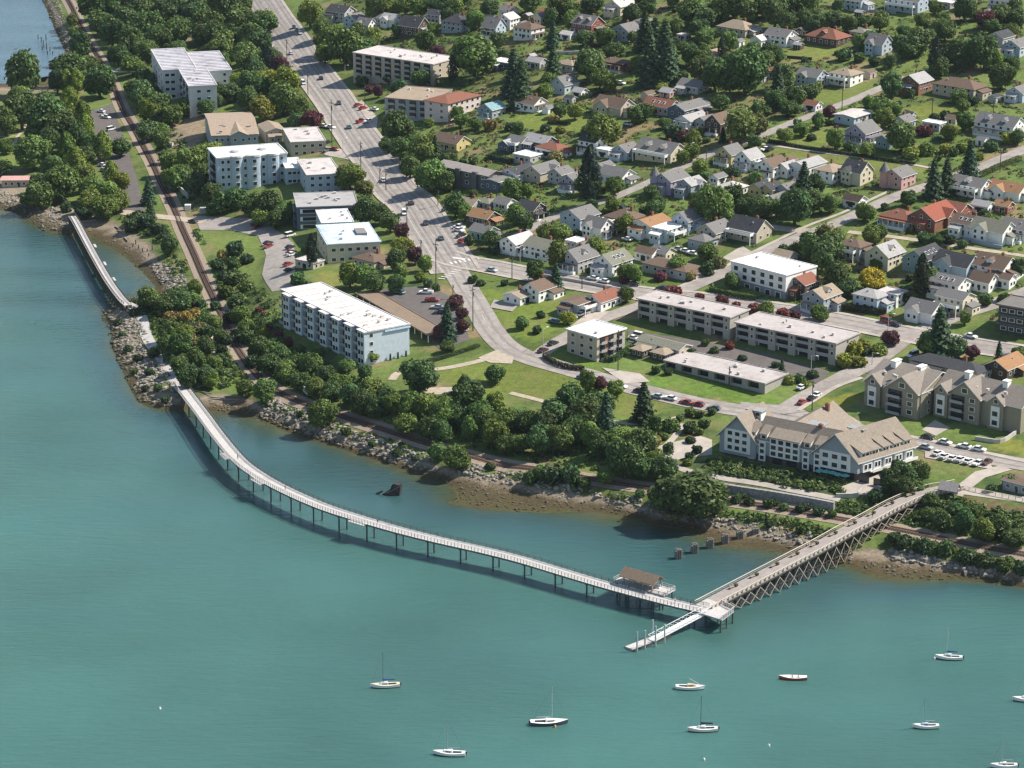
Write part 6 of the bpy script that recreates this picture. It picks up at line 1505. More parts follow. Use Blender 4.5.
# hedges
def hedge(px, w_, h, label, col=(.05, .09, .028), den=26, loc_line=None):
    L = world_line(px, step=1.2); rs = np.random.RandomState(int(px[0][0]))
    n = int(den * len(L) * 1.2 * (w_ + 2 * h))
    k = rs.uniform(0, len(L) - 1.001, n); i = k.astype(int); f = (k - i)[:, None]
    c = L[i] * (1 - f) + L[i + 1] * f; nr = normals(L)[i]
    per = rs.uniform(0, w_ + 2 * h, n)
    o = np.where(per < h, -w_ / 2, np.where(per > h + w_, w_ / 2, per - h - w_ / 2)); z = np.where(per < h, per, np.where(per > h + w_, per - h - w_, h))
    o = o * rs.uniform(.85, 1.1, n); z = z * rs.uniform(.9, 1.06, n)
    cen = np.stack([c[:, 0] + nr[:, 0] * o, c[:, 1] + nr[:, 1] * o, c[:, 2] + z], 1)
    s = np.where(per < h, -1, np.where(per > h + w_, 1, 0))
    nor = np.stack([nr[:, 0] * s, nr[:, 1] * s, (s == 0) * 1.0 + .1], 1) + rs.normal(size=(n, 3)) * .4
    base = L[len(L) // 2].copy(); cen -= base
    me = quads_mesh('hedge', cen, nor, .22 * rs.uniform(.7, 1.3, n), rs.uniform(.75, 1.25, n)[:, None] * np.ones((1, 3)), rs)
    ob = link('hedge', me, None, col, base); tag(ob, label, 'hedge')
    for q in L[::3]: PLANTS.append((q[0], q[1], w_ / 2))
hedge([(544, 357), (553, 364), (568, 369), (584, 371)], 1.4, 1.6, 'dark curved hedge round the lawn of the white roofed brick building', (.055, .05, .03))
hedge([(711, 291), (735, 297), (757, 300)], 2.2, 1.7, 'trimmed green box hedge below the white three storey apartment block', (.07, .12, .03))
hedge([(400, 372), (425, 364), (455, 355), (479, 347)], 1.4, 1.2, 'low clipped hedge along the parking lot behind the gravel path', (.06, .09, .028))
hedge([(487, 159), (512, 164)], 1.8, 2.0, 'dark clipped hedge below the yellow house with brown roof', (.03, .05, .025))
hedge([(438, 86), (455, 85), (472, 86)], 4.5, 3.6, 'big rounded hedge below the grey apartment block by the boulevard', (.085, .13, .035))
hedge([(548, 123), (570, 125)], 1.5, 1.5, 'dark hedge crossing the sunny lawn above the dark grey roofs', (.03, .05, .025))
hedge([(575, 102), (600, 94), (607, 90)], 2.0, 1.8, 'dark green hedge in front of the tan roofed craftsman house', (.04, .075, .028))
hedge([(602, 358), (612, 362), (628, 352), (640, 345)], 1.6, 1.8, 'tall green hedge beside the white roofed brick building', (.055, .11, .035))
hedge([(838, 309), (870, 313), (885, 315)], 1.8, 2.2, 'dark hedge with red tips in front of the light blue house', (.05, .055, .025))
hedge([(768, 142), (800, 148), (840, 154), (880, 160), (915, 165)], 1.2, 1.2, 'long dark hedge along the upper side of the cross path', (.04, .06, .025))
hedge([(978, 178), (1000, 168), (1020, 160)], 2.0, 1.8, 'pale green grassy hedge along the upper hill street', (.10, .14, .04))
# ------------------------------------------------------------------ boardwalks, piers
def zline(px, z0, z1=None, step=1.2, prof=None):
    z1 = z0 if z1 is None else z1; n = len(px)
    P = [at_z(x, y, z0 + (z1 - z0) * k / (n - 1)) for k, (x, y) in enumerate(px)]
    L = smooth_line(P, step); L[:, 2] = np.linspace(z0, z1, len(L)); return L
def rez(L, z):
    """the same sight lines met at other heights"""
    out = L.copy()
    for k in range(len(L)): out[k] = at_z(*proj(L[k]), z[k])
    return out
def cumlen(L): return np.concatenate([[0], np.cumsum(np.linalg.norm(np.diff(L[:, :2], axis=0), axis=1))])
def along(L, d):
    c = cumlen(L); k = min(int(np.searchsorted(c, d, 'right')) - 1, len(L) - 2); k = max(k, 0)
    t = (d - c[k]) / (c[k + 1] - c[k] + 1e-9); p = L[k] * (1 - t) + L[k + 1] * t
    n = normals(L)[k]; return p, np.array([n[0], n[1], 0.0])
def slab(mb, L, o0, o1, dz0, dz1, mi=0):
    nr = normals(L); i0 = len(mb.v)
    for k in range(len(L)):
        for o, dz in ((o0, dz0), (o1, dz0), (o1, dz1), (o0, dz1)): mb.v.append((L[k, 0] + nr[k, 0] * o, L[k, 1] + nr[k, 1] * o, L[k, 2] + dz))
    for k in range(len(L) - 1):
        a, b = i0 + k * 4, i0 + k * 4 + 4
        for q in range(4): mb.f.append((a + q, a + (q + 1) % 4, b + (q + 1) % 4, b + q)); mb.m.append(mi)
    mb.f.append((i0, i0 + 3, i0 + 2, i0 + 1)); mb.m.append(mi); e = i0 + (len(L) - 1) * 4; mb.f.append((e, e + 1, e + 2, e + 3)); mb.m.append(mi)
def local(root, mb, name, m, color=None, smooth=False):
    """build in world coordinates, then hang under root (root has no rotation)"""
    o = Vector(root.location); mb.v = [(p[0] - o.x, p[1] - o.y, p[2] - o.z) for p in mb.v]
    return mb.build(name, m, root, color, smooth)
def railing(root, L, off, h, sp, postm, railm, pw=.12, rw=.10, mids=2):
    """a rail along one edge; its posts and bars are one railing"""
    m = MB(); D = cumlen(L)[-1]
    for d in np.arange(0.2, D, sp):
        p, n = along(L, d); q = p + n * off; m.box(q[0] - pw / 2, q[0] + pw / 2, q[1] - pw / 2, q[1] + pw / 2, q[2], q[2] + h)
    slab(m, L, off - rw, off + rw, h, h + .09)
    for k in range(mids):
        z = h * (k + 1) / (mids + 1); slab(m, L, off - .03, off + .03, z, z + .06)
    return local(root, m, 'railing', postm)
def pile_mesh(r, m):
    mb = MB(); mb.tube((0, 0, -1), (0, 0, 0), r, r, 8); o = mb.build('pile', m); me = o.data; bpy.data.objects.remove(o); return me
PILE = pile_mesh(.25, M_STEEL); PILEW = pile_mesh(.22, M_DWOOD); PILEF = pile_mesh(.2, mat('pale_steel', (.36, .40, .44), .5, .4))
def piles(root, L, bents, offs, me, depth=3.2, drop=.6, cap=True, capm=None, wid=2.4):
    cb = MB()
    for d in bents:
        p, n = along(L, d)
        for o in offs:
            q = p + n * o; zt = q[2] - drop; zbt = min(-depth, gz(q[0], q[1]) - .4)
            if gz(q[0], q[1]) > 0: zbt = gz(q[0], q[1]) - .4
            if zt - zbt > .4: link('pile', me, root, None, (q[0] - root.location.x, q[1] - root.location.y, zt - root.location.z), 0, (1, 1, zt - zbt))
        a, b = p + n * wid, p - n * wid; cb.bar((a[0], a[1], p[2] - drop + .18), (b[0], b[1], p[2] - drop + .18), .5, .45)
    if cap: local(root, cb, 'pile_cap', capm or M_STEEL)
# main boardwalk across the bay
BW = zline([(181, 386), (190, 398), (203, 415), (220, 438), (240, 461), (262, 477), (290, 492), (325, 507), (362, 519), (400, 530), (440, 540), (480, 549), (520, 559), (560, 571), (600, 583), (640, 594), (675, 603), (706, 610)], 6.2)
_t = np.linspace(0, 1, len(BW)); BW = rez(BW, 4.7 + 1.0 * np.clip(_t / .22, 0, 1) - 1.7 * np.clip((_t - .55) / .43, 0, 1))
bw = thing('boardwalk', tuple(BW[0]), label='long pale boardwalk curving over the water on paired steel piles', cat='boardwalk')
m = MB(); slab(m, BW, -2.3, 2.3, -.22, 0); local(bw, m, 'deck', M_DECK)
m = MB()
for o in (-1.9, 0, 1.9): slab(m, BW, o - .2, o + .2, -.65, -.225)
local(bw, m, 'beam', M_STEEL)
railing(bw, BW, 2.2, 1.15, 2.4, M_STEEL, M_STEEL, .14, .07, 3); railing(bw, BW, -2.2, 1.15, 1.15, M_DECK, M_DECK, .17, .10, 2)
DB = cumlen(BW)[-1]
piles(bw, BW, np.arange(9, DB - 3, 11.2), (-1.7, 1.7), PILE)
for d in (78, 104, 152):       # look-out bays on the sea side
    a = [along(BW, d + t)[0] for t in np.linspace(-3, 3, 6)]; Lb = np.array(a); m = MB(); slab(m, Lb, -4.0, -2.32, -.2, -.01)
    local(bw, m, 'lookout', M_DECK); railing(bw, Lb, -3.9, 1.1, 1.1, M_DECK, M_DECK, .15, .1, 2)
# older pier from the park
OP = zline([(72, 216), (77, 224), (92, 252), (108, 280), (121, 298), (128, 305)], 5.0)
op = thing('pier', tuple(OP[0]), label='narrow timber footbridge on dense dark piles from the park to the rocky point', cat='footbridge')
m = MB(); slab(m, OP, -1.55, 1.55, -.25, 0); local(op, m, 'deck', M_DECK)
m = MB()
for z in (-.9, -1.9, -2.9): slab(m, OP, -1.62, -1.45, z, z + .45)
for z in (-.9, -2.2): slab(m, OP, 1.45, 1.62, z, z + .45)
local(op, m, 'wale', M_DWOOD)
railing(op, OP, 1.45, 1.1, 2.2, M_DWOOD, M_DWOOD, .16, .1, 2); railing(op, OP, -1.45, 1.1, 2.2, M_DWOOD, M_DWOOD, .16, .1, 2)
DO = cumlen(OP)[-1]
piles(op, OP, np.arange(2, DO - 1, DO / 32), (-1.5, 0, 1.5), pile_mesh(.32, mat('mossy_timber', (.06, .075, .05), .9, .1)), capm=M_DWOOD, wid=1.6)
for d in (DO * .36, DO * .56, DO * .73):
    Lb = np.array([along(OP, d + t)[0] for t in np.linspace(-2.5, 2.5, 5)]); m = MB(); slab(m, Lb, 1.57, 3.0, -.2, -.01); local(op, m, 'lookout', M_DECK)
# trestle pier to the shore by the inn
TP = zline([(703, 607), (722, 597), (745, 585), (770, 572), (795, 559), (820, 546), (845, 532), (870, 519), (892, 507), (912, 498), (932, 491), (950, 488), (960, 486)], 8.0)
TP = rez(TP, 4.0 + 7.6 * np.clip((np.linspace(0, 1, len(TP)) - .04) / .90, 0, 1))
tp = thing('trestle_pier', tuple(TP[0]), label='wide timber trestle pier with crossed braces climbing from the dock to the shore', cat='pier')
m = MB(); slab(m, TP, -2.85, 2.85, -.3, 0); local(tp, m, 'deck', M_DECKB)
m = MB()
for o in (-2.6, -.9, .9, 2.6): slab(m, TP, o - .18, o + .18, -.85, -.305)
local(tp, m, 'beam', M_DWOOD)
def chunky_rail(root, L, off, sgn):
    m = MB(); D = cumlen(L)[-1]
    for d in np.arange(.4, D, 2.0):
        p, n = along(L, d); p2, n2 = along(L, min(d + 1.15, D)); a, b = p + n * off, p2 + n2 * off
        m.bar((a[0], a[1], a[2] + .55), (b[0], b[1], b[2] + .55), .14, .95)
        m.box(a[0] - .13, a[0] + .13, a[1] - .13, a[1] + .13, a[2] - .5, a[2] + 1.1)
    slab(m, L, off - .16, off + .16, 1.1, 1.22)
    return local(root, m, 'railing', mat('pale_timber', (.50, .44, .37), .8, .2, noise=.15, nscale=1))
chunky_rail(tp, TP, -2.8, -1); railing(tp, TP, 2.8, 1.15, 2.4, mat('pale_timber'), None, .16, .16, 1)
DT = cumlen(TP)[-1]; bents = np.arange(5, DT - 8, max(4.3, DT / 28))
piles(tp, TP, bents, (-2.5, -.8, .8, 2.5), PILEW, drop=.85, capm=M_DWOOD, wid=2.85)
for k in range(len(bents) - 1):
    p, n = along(TP, bents[k]); p2, n2 = along(TP, bents[k + 1])
    zl = max(.35, gz(p[0], p[1]) + .3); zl2 = max(.35, gz(p2[0], p2[1]) + .3)
    if p[2] - zl < 1.6: continue
    a, b = p - n * 2.78, p2 - n2 * 2.78; c, d = p - n * 2.96, p2 - n2 * 2.96
    m = MB(); m.bar((a[0], a[1], p[2] - 1.0), (b[0], b[1], zl2), .12, .22); m.bar((c[0], c[1], zl), (d[0], d[1], p2[2] - 1.0), .12, .22)
    local(tp, m, 'cross_brace', M_BRACE)
    m = MB(); e, f_ = p - n * 2.6, p + n * 2.6; m.bar((e[0], e[1], zl), (f_[0], f_[1], p[2] - 1.0), .16, .26); m.bar((f_[0], f_[1], zl + .05), (e[0], e[1], p[2] - 1.0), .16, .26); zm = (zl + p[2] - 1) / 2; m.bar((a[0], a[1], zm), (b[0], b[1], zm), .16, .2)
    local(tp, m, 'bent_brace', M_DWOOD)
# bench niches along the trestle
def bench_mesh():
    root = thing('bench', (0, 0, 0), cat='bench')
    m = MB(); m.box(-1.1, 1.1, -.25, .25, .40, .48); m.build('seat', M_WOOD, root)
    m = MB(); m.box(-1.1, 1.1, .22, .30, .48, .95); m.build('backrest', M_WOOD, root)
    for x in (-.9, .9): m = MB(); m.box(x - .07, x + .07, -.22, .28, 0, .395); m.build('leg', M_STEEL, root)
    m = MB(); m.box(1.25, 2.1, -.45, .45, 0, .75); m.box(1.18, 2.17, -.52, .52, .75, .85); m.build('planter', M_DWOOD, root)
    return root
b0 = bench_mesh()
for k in range(10):
    p, n = along(TP, 15 + k * (DT - 28) / 9.5); q = p + n * 1.5; rz = math.atan2(-n[0], n[1])
    o = b0 if k == 0 else dup(b0, q, rz)
    o.location = q; o.rotation_euler = (0, 0, rz); o['group'] = 'benches along the trestle pier'; AUTO.append((o, 'timber bench with dark planter on the trestle pier'))
# platform where the pier and the boardwalk meet
pf = thing('dock_platform', tuple(at_z(715, 610, 4.0)), label='railed timber platform at the corner of boardwalk and trestle pier', cat='platform')
PP = [at_z(x, y, 4.0) for x, y in ((694, 606), (708, 598), (721, 604), (734, 611), (722, 620), (700, 613))]
m = MB(); m.prism([(p[0], p[1], 3.65) for p in PP], [(p[0], p[1], 4.03) for p in PP]); local(pf, m, 'deck', M_DECK)
for a, b in ((2, 3), (3, 4)):
    Lr = np.array([PP[a] * (1 - t) + PP[b] * t for t in np.linspace(0, 1, 6)]); railing(pf, Lr, .05, 1.3, 1.1, M_DECK, M_DECK, .2, .12, 2)
for q in (PP[3], PP[4], (PP[3] + PP[4]) / 2, PP[1]): link('pile', PILE, pf, None, (q[0] * .995 - pf.location.x, q[1] - pf.location.y + .5, -.35), 0, (1, 1, 7))
# pavilion on the boardwalk
def pavilion():
    p = at_z(642, 585.5, 4.62); L0 = along(BW, DB * .82); nn = L0[1]; yw = math.atan2(-nn[0], nn[1])
    r = thing('pavilion', tuple(p), yw, label='open timber pavilion with brown gabled roof beside the boardwalk', cat='pavilion')
    m = MB(); m.box(-8.6, 9.2, -2.4, 3.4, -.3, 0); m.build('floor', M_DECK, r)
    m = MB(); add_gable(m, MB(), -5, 5, -2.1, 2.1, 2.7, 1.5); m.box(-5.2, 5.2, -2.15, -1.9, 2.45, 2.7); m.box(-5.2, 5.2, 1.9, 2.15, 2.45, 2.7); m.build('frame', M_WOOD, r)
    w_, q = MB(), MB(); add_gable(None, q, -5.3, 5.3, -2.1, 2.1, 2.75, 1.5, over=.8, t=.22); q.build('roof', M_SHINGLE, r, (.23, .17, .125))
    for x in (-4.9, -1.7, 1.7, 4.9):
        for y in (-1.95, 1.95): m = MB(); m.box(x - .15, x + .15, y - .15, y + .15, 0, 2.45); m.build('post', M_WOOD, r)
    for x in (-4, 0, 4): m = MB(); m.box(x - 1.4, x + 1.4, .9, 1.4, 0, .45); m.box(x - 1.4, x + 1.4, 1.4, 1.5, .45, 1.1); m.build('seat', M_TRIM, r)
    m = MB()
    for a in ((-8.5, 9.1, 3.25, 3.35), (9.0, 9.1, -2.2, 3.25), (-8.5, -8.4, -2.2, 3.25)): m.box(*a, 1.0, 1.12); m.box(*a, .5, .56)
    for k in range(9):
        x = -8.45 + k * 2.19; m.box(x - .08, x + .08, 3.22, 3.38, 0, 1.0)
    for k in range(4): m.box(8.97, 9.13, -2.1 + k * 1.6, -1.94 + k * 1.6, 0, 1.0)
    m.build('railing', M_DECK, r)
    for x in (-7.5, -3.5, .5, 4.5, 8.4):
        for y in (-1.6, 2.8): link('pile', PILE, r, None, (x, y, -.3), 0, (1, 1, 8.5))
pavilion()
# gangway and float
GA, GB_ = at_z(706, 611, 3.9), at_z(651, 640, .75)
gw = thing('gangway', tuple(GB_), label='white sloping gangway from the dock platform down to the float', cat='gangway')
Lg = np.array([GA * (1 - t) + GB_ * t for t in np.linspace(0, 1, 14)])
m = MB(); slab(m, Lg, -1.15, 1.15, -.15, 0); local(gw, m, 'deck', M_TRIM)
for o in (-1.15, 1.15):
    m = MB(); slab(m, Lg, o - .06, o + .06, 1.1, 1.22); slab(m, Lg, o - .05, o + .05, -.3, -.16)
    for k in range(len(Lg) - 1):
        nr = normals(Lg); a, b = Lg[k].copy(), Lg[k + 1].copy(); a[:2] += nr[k] * o; b[:2] += nr[k + 1] * o
        m.bar(a, (a[0], a[1], a[2] + 1.1), .08); m.bar(a, (b[0], b[1], b[2] + 1.1), .07)
    local(gw, m, 'railing', M_TRIM)
fl = thing('float', tuple(at_z(648, 641, .5)), label='low white mooring float held by five tall steel piles', cat='float')
FA, FB = at_z(629, 648, .5), at_z(667, 633.5, .5); Lf = np.array([FA * (1 - t) + FB * t for t in np.linspace(0, 1, 5)])
m = MB(); slab(m, Lf, -1.6, 1.6, -.5, 0); local(fl, m, 'deck', M_DECK)
m = MB(); slab(m, Lf, -1.75, -1.6, -.45, .06); slab(m, Lf, 1.6, 1.75, -.45, .06); local(fl, m, 'fender', M_DWOOD)
for x, y, t in ((637, 650, 20), (645, 647.5, 19), (655.5, 645, 21), (664.5, 641.5, 19), (652.5, 636, 18)):
    p = at_z(x, y, .4); link('pile', PILEF, fl, None, (p[0] - fl.location.x, p[1] - fl.location.y, t / (pxm(p) * .95) - .5), 0, (1.1, 1.1, t / (pxm(p) * .95) + 3.5))
# small gabled kiosk at the top of the pier
def kiosk():
    p = hit(949, 496); r = thing('kiosk', tuple(p), BYAW + .25, label='small gabled timber shelter at the landward end of the trestle pier', cat='shelter')
    for x in (-2.1, 2.1):
        for y in (-1.5, 1.5): m = MB(); m.box(x - .15, x + .15, y - .15, y + .15, -.5, 2.6); m.build('post', M_WOOD, r)
    m = MB(); add_gable(None, m, -2.5, 2.5, -1.8, 1.8, 2.65, 1.7, over=.5); m.build('roof', M_SHINGLE, r, (.33, .30, .29))
    m = MB(); m.box(-2.0, 2.0, 1.3, 1.42, .3, 2.3); m.build('notice_board', M_WOOD, r)
kiosk()
# ------------------------------------------------------------------ walls and fences
def wall(px, h, t, m, label, name='retaining_wall', cat='wall', col=None, depth=1.0):
    L = world_line(px, step=2.0); r = L[len(L) // 2].copy()
    mb = MB(); slab(mb, L, -t / 2, t / 2, -depth, h); mb.v = [(p[0] - r[0], p[1] - r[1], p[2] - r[2]) for p in mb.v]
    o = mb.build(name, m, None, col); o.location = r; tag(o, label, cat); return o
M_RUBBLE = mat('rubble_stone', (.27, .265, .26), .9, .15, noise=.6, nscale=1.3, bump=.8, bscale=1.2)
wall([(155, 122), (161, 134), (168, 147)], 2.2, .8, M_TRIM, 'white retaining wall on the slope between the railway and the grey apartments')
wall([(168, 147), (173, 147)], 2.0, .8, M_TRIM, 'short white end of the retaining wall above the railway')
wall([(716, 490), (760, 496.5), (800, 503), (834, 509.5)], 2.4, 1.2, M_RUBBLE, 'pale rubble stone wall below the inn terrace along the railway', depth=2.0)
wall([(836, 497), (858, 497), (862, 491)], 1.2, .5, M_CONC, 'low concrete wall round the inn terrace')
wall([(540, 276), (580, 283), (622, 291)], 1.1, .4, M_CONC, 'low grey wall along the street below the grey gabled houses')
wall([(556, 54), (575, 54), (592, 52)], 1.4, .5, M_CONC, 'grey retaining wall below the lawn of the red gabled house', col=None)
wall([(787, 58), (812, 60)], 1.2, .5, M_DWOOD, 'dark timber wall at the foot of the lawn by the brown roofed house')
wall([(975, 440), (1000, 443), (1016, 434)], 1.3, .5, M_CONC, 'concrete garden wall in front of the three gabled condominium')
wall([(188, 199), (176, 186), (172, 176)], 2.2, .5, M_CONC, 'pale concrete retaining wall below the tall blue grey apartments')
wall([(963, 240), (985, 246), (1002, 249)], 1.3, .3, M_MATTEC, 'grey board fence along the gravel path by the white cross gabled houses', 'board_fence', 'fence', COL['bluegrey'], .3)
wall([(868, 12), (885, 13), (896, 14)], 1.3, .2, M_MATTEC, 'pale board fence at the top edge of the hill', 'board_fence', 'fence', COL['lgrey'], .3)
wall([(845, 208), (852, 205), (860, 203)], 1.3, .2, M_TRIM, 'white board fence beside the maroon roofed garage', 'board_fence', 'fence', None, .3)
def rail_fence(px, label):
    L = world_line(px, step=2.2); r = thing('rail_fence', tuple(L[0]), label=label, cat='fence')
    railing(r, L, 0, 1.2, 2.2, mat('pale_timber'), None, .16, .1, 2)
rail_fence([(962, 489), (985, 494), (1024, 502), (1040, 505)], 'pale timber rail fence running from the kiosk to the right')
# stairs, overpass, signal cabinets
def footbridge():
    a, b = at_z(104, 71, 11.0), at_z(146, 70, 11.0); L = np.array([a * (1 - t) + b * t for t in np.linspace(0, 1, 12)])
    r = thing('overpass', tuple(L[0]), label='dark overpass crossing the railway under the trees', cat='bridge')
    m = MB(); slab(m, L, -2.2, 2.2, -.5, 0); local(r, m, 'deck', M_CONC)
    railing(r, L, 2.1, 1.2, 2.4, M_STEEL, None); railing(r, L, -2.1, 1.2, 2.4, M_STEEL, None)
    for t in (.3, .75):
        p, n = along(L, cumlen(L)[-1] * t)
        for o in (-1.6, 1.6): q = p + n * o; link('pile', PILE, r, None, (q[0] - r.location.x, q[1] - r.location.y, -.5), 0, (1.2, 1.2, max(2, 10.5 - gz(q[0], q[1]))))
footbridge()
for x, y, lab in ((188, 210, 'small white signal cabinet beside the level crossing'), (203, 213, 'grey signal cabinet next to the car park entrance')):
    p = hit(x, y); m = MB(); m.box(-1.2, 1.2, -1, 1, -.3, 2.2); m.box(-1.3, 1.3, -1.1, 1.1, 2.2, 2.35); m.box(-.4, .4, -1.06, -1.0, .1, 1.9)
    o = m.build('signal_cabinet', M_TRIM if x < 190 else M_MATTEC, None, COL['lgrey']); o.location = p; tag(o, lab, 'cabinet')
# ------------------------------------------------------------------ rocks, driftwood, pilings, wreck
bm = bmesh.new(); bmesh.ops.create_icosphere(bm, subdivisions=1, radius=1); ICO = np.array([v.co[:] for v in bm.verts]); ICF = np.array([[v.index for v in f.verts] for f in bm.faces]); bm.free()
def rocks(name, areas, seed, m, stuff=True):
    rs = np.random.RandomState(seed); V, Fc = [], []; i = 0
    for poly, n, lo, hi in areas:
        P = [tuple(hit(x, y)[:2]) for x, y in poly]
        x0, x1 = min(p[0] for p in P), max(p[0] for p in P); y0, y1 = min(p[1] for p in P), max(p[1] for p in P)
        x = rs.uniform(x0, x1, n * 5); y = rs.uniform(y0, y1, n * 5); ok = inpoly(x, y, P)
        for xx, yy in list(zip(x[ok], y[ok]))[:n]:
            d = ((RAIL[:, 0] - xx) ** 2 + (RAIL[:, 1] - yy) ** 2).min()
            if d < 17: continue
            r_ = rs.uniform(lo, hi) * rs.choice([.7, 1, 1, 1.35]); v = ICO * (1 + rs.uniform(-.28, .28, (len(ICO), 1))) * np.array([rs.uniform(.8, 1.4), rs.uniform(.7, 1.1), rs.uniform(.55, .9)]) * r_
            a = rs.uniform(0, 6.28); c, s = math.cos(a), math.sin(a); v = np.stack([v[:, 0] * c - v[:, 1] * s, v[:, 0] * s + v[:, 1] * c, v[:, 2]], 1)
            V.append(v + np.array([xx, yy, max(gz(xx, yy), -.2) + r_ * .2])); Fc.append(ICF + i); i += len(ICO)
    me = bpy.data.meshes.new(name); me.from_pydata(np.concatenate(V).tolist(), [], np.concatenate(Fc).tolist()); me.materials.append(m)
    o = link(name, me); tag(o, kind='stuff'); return o
def rock_mat():
    m = mat('shore_rock', (.245, .225, .195), .9, .15, noise=.75, nscale=.8, coord='World', bump=.5, bscale=2)
    n, l = m.node_tree.nodes, m.node_tree.links; b = n['Principled BSDF']; src = b.inputs['Base Color'].links[0].from_socket
    g = n.new('ShaderNodeNewGeometry'); sp = n.new('ShaderNodeSeparateXYZ'); l.new(g.outputs['Position'], sp.inputs[0])
    mr = n.new('ShaderNodeMapRange'); mr.inputs[1].default_value = .3; mr.inputs[2].default_value = 1.9; l.new(sp.outputs['Z'], mr.inputs[0])
    mx = n.new('ShaderNodeMix'); mx.data_type = 'RGBA'; mx.inputs[6].default_value = (.075, .066, .04, 1); l.new(mr.outputs[0], mx.inputs[0]); l.new(src, mx.inputs[7]); l.new(mx.outputs[2], b.inputs['Base Color'])
    return m
M_ROCK = rock_mat()
rocks('riprap', [
    ([(100, 312), (128, 304), (142, 318), (150, 345), (160, 362), (172, 378), (178, 395), (176, 410), (140, 403), (124, 376), (112, 345)], 945, .25, .80),
    ([(268, 396), (300, 408), (350, 430), (430, 455), (445, 470), (425, 474), (375, 458), (330, 443), (288, 430), (258, 416)], 877, .25, .80),
    ([(455, 458), (500, 468), (545, 480), (600, 492), (640, 498), (650, 510), (600, 500), (540, 488), (480, 480), (450, 474)], 506, .25, .80),
    ([(640, 500), (700, 512), (760, 522), (830, 540), (850, 548), (800, 546), (720, 528), (640, 514)], 337, .25, .80),
    ([(890, 548), (950, 560), (1024, 576), (1024, 582), (960, 572), (890, 560)], 286, .25, .80),
    ([(150, 262), (180, 268), (192, 290), (180, 296), (165, 288), (156, 275)], 286, .25, .80),
    ([(0, 190), (35, 200), (62, 212), (72, 224), (72, 236), (45, 232), (20, 212), (0, 208)], 319, .25, .80),
    ([(38, -6), (56, -4), (66, 20), (72, 45), (68, 52), (55, 25)], 337, .25, .80)], 6, M_ROCK)
rocks('pebbles', [([(440, 476), (500, 484), (620, 506), (690, 524), (760, 540), (690, 530), (600, 510), (520, 512), (450, 502)], 420, .12, .45), ([(740, 535), (860, 560), (1024, 580), (1024, 586), (900, 578), (800, 552)], 380, .12, .45), ([(85, 228), (140, 245), (165, 280), (155, 285), (120, 252)], 260, .1, .4), ([(205, 398), (270, 404), (268, 418), (215, 410)], 120, .1, .4)], 7, M_ROCK)
rr = random.Random(5)
for x, y, a, ln in ((213, 398, -.3, 9), (222, 400, -.1, 12), (232, 397, .25, 8), (203, 393, -.5, 8), (205, 386, .6, 6), (118, 229, -1.1, 7), (122, 233, -1.0, 8), (90, 222, .4, 5), (126, 240, -1.2, 6)):
    p = hit(x, y); m = MB(); d = Vector((math.cos(a), math.sin(a), 0)) * ln / 2; m.tube(-d + Vector((0, 0, .3)), d + Vector((0, 0, .35)), .32, .22, 7)
    o = m.build('driftwood_log', M_WOOD); o.location = p; tag(o, cat='log', auto='weathered driftwood log on the beach')
def piling(x, y, h, r_, m, words, name='old_piling', lean=0.0, grp=None):
    p = at_z(x, y, 0); z = max(gz(p[0], p[1]), 0) if gz(p[0], p[1]) > 0 else 0; p = hit(x, y)
    mb = MB(); mb.tube((0, 0, -2.5), (lean, lean * .4, h), r_, r_ * .85, 8); o = mb.build(name, m); o.location = p; tag(o, cat='piling', group=grp, auto=words)
for x, y in ((38, 39), (41, 42), (43, 45), (44, 48), (46, 40), (47, 49), (48, 55), (50, 51), (53, 54), (42, 50)): piling(x, y, rr.uniform(1.6, 3.2), .26, M_DWOOD, 'dark rotting pile standing in the far cove', 'old_piling', rr.uniform(-.3, .3), 'rotting piles in the cove')
for x, y in ((136, 244), (139, 249), (143, 252), (147, 251), (149, 256), (152, 250), (158, 260), (133, 247)): piling(x, y, rr.uniform(1.0, 2.0), .24, M_DWOOD, 'short dark post stump on the shingle beach', 'post_stump', rr.uniform(-.2, .2), 'post stumps on the beach')
M_STUMP = mat('stained_concrete', (.20, .185, .165), .9, .1, noise=.4, nscale=1)
for k, (x, y) in enumerate(((678.5, 558), (694.5, 552.5), (710, 547.5), (725, 542.5), (740, 537.5), (755.5, 532.5))):
    p = hit(x, y); mb = MB(); h = (3.0, 3.0, 3.0, 2.8, 2.4, 1.6)[k]
    mb.box(-1.0, 1.0, -.8, .8, -2, h * .75); 
    for q in (-.6, 0, .6): mb.tube((q, -.82, -2), (q, -.82, h), .3, .28, 7); mb.tube((q, .6, -2), (q, .6, h * .95), .3, .28, 7)
    o = mb.build('pile_stump', M_STUMP); o.location = p; o.rotation_euler = (0, 0, .2)
    tag(o, ('first, outermost old pier stump in the row, standing in the water', 'second old pier stump from the water end of the row', 'third old pier stump from the water end of the row', 'fourth old pier stump from the water end of the row', 'fifth old pier stump, at the edge of the mud', 'last and lowest old pier stump, up on the beach')[k], 'piling', 'row of old pier stumps')
for k, (x, y) in enumerate(((718, 622.5), (727, 620.5), (722, 619))): piling(x, y, 1.8, .3, M_STUMP, 'cut off pale pile beside the railed dock platform', 'cut_pile', 0, 'cut piles by the platform')
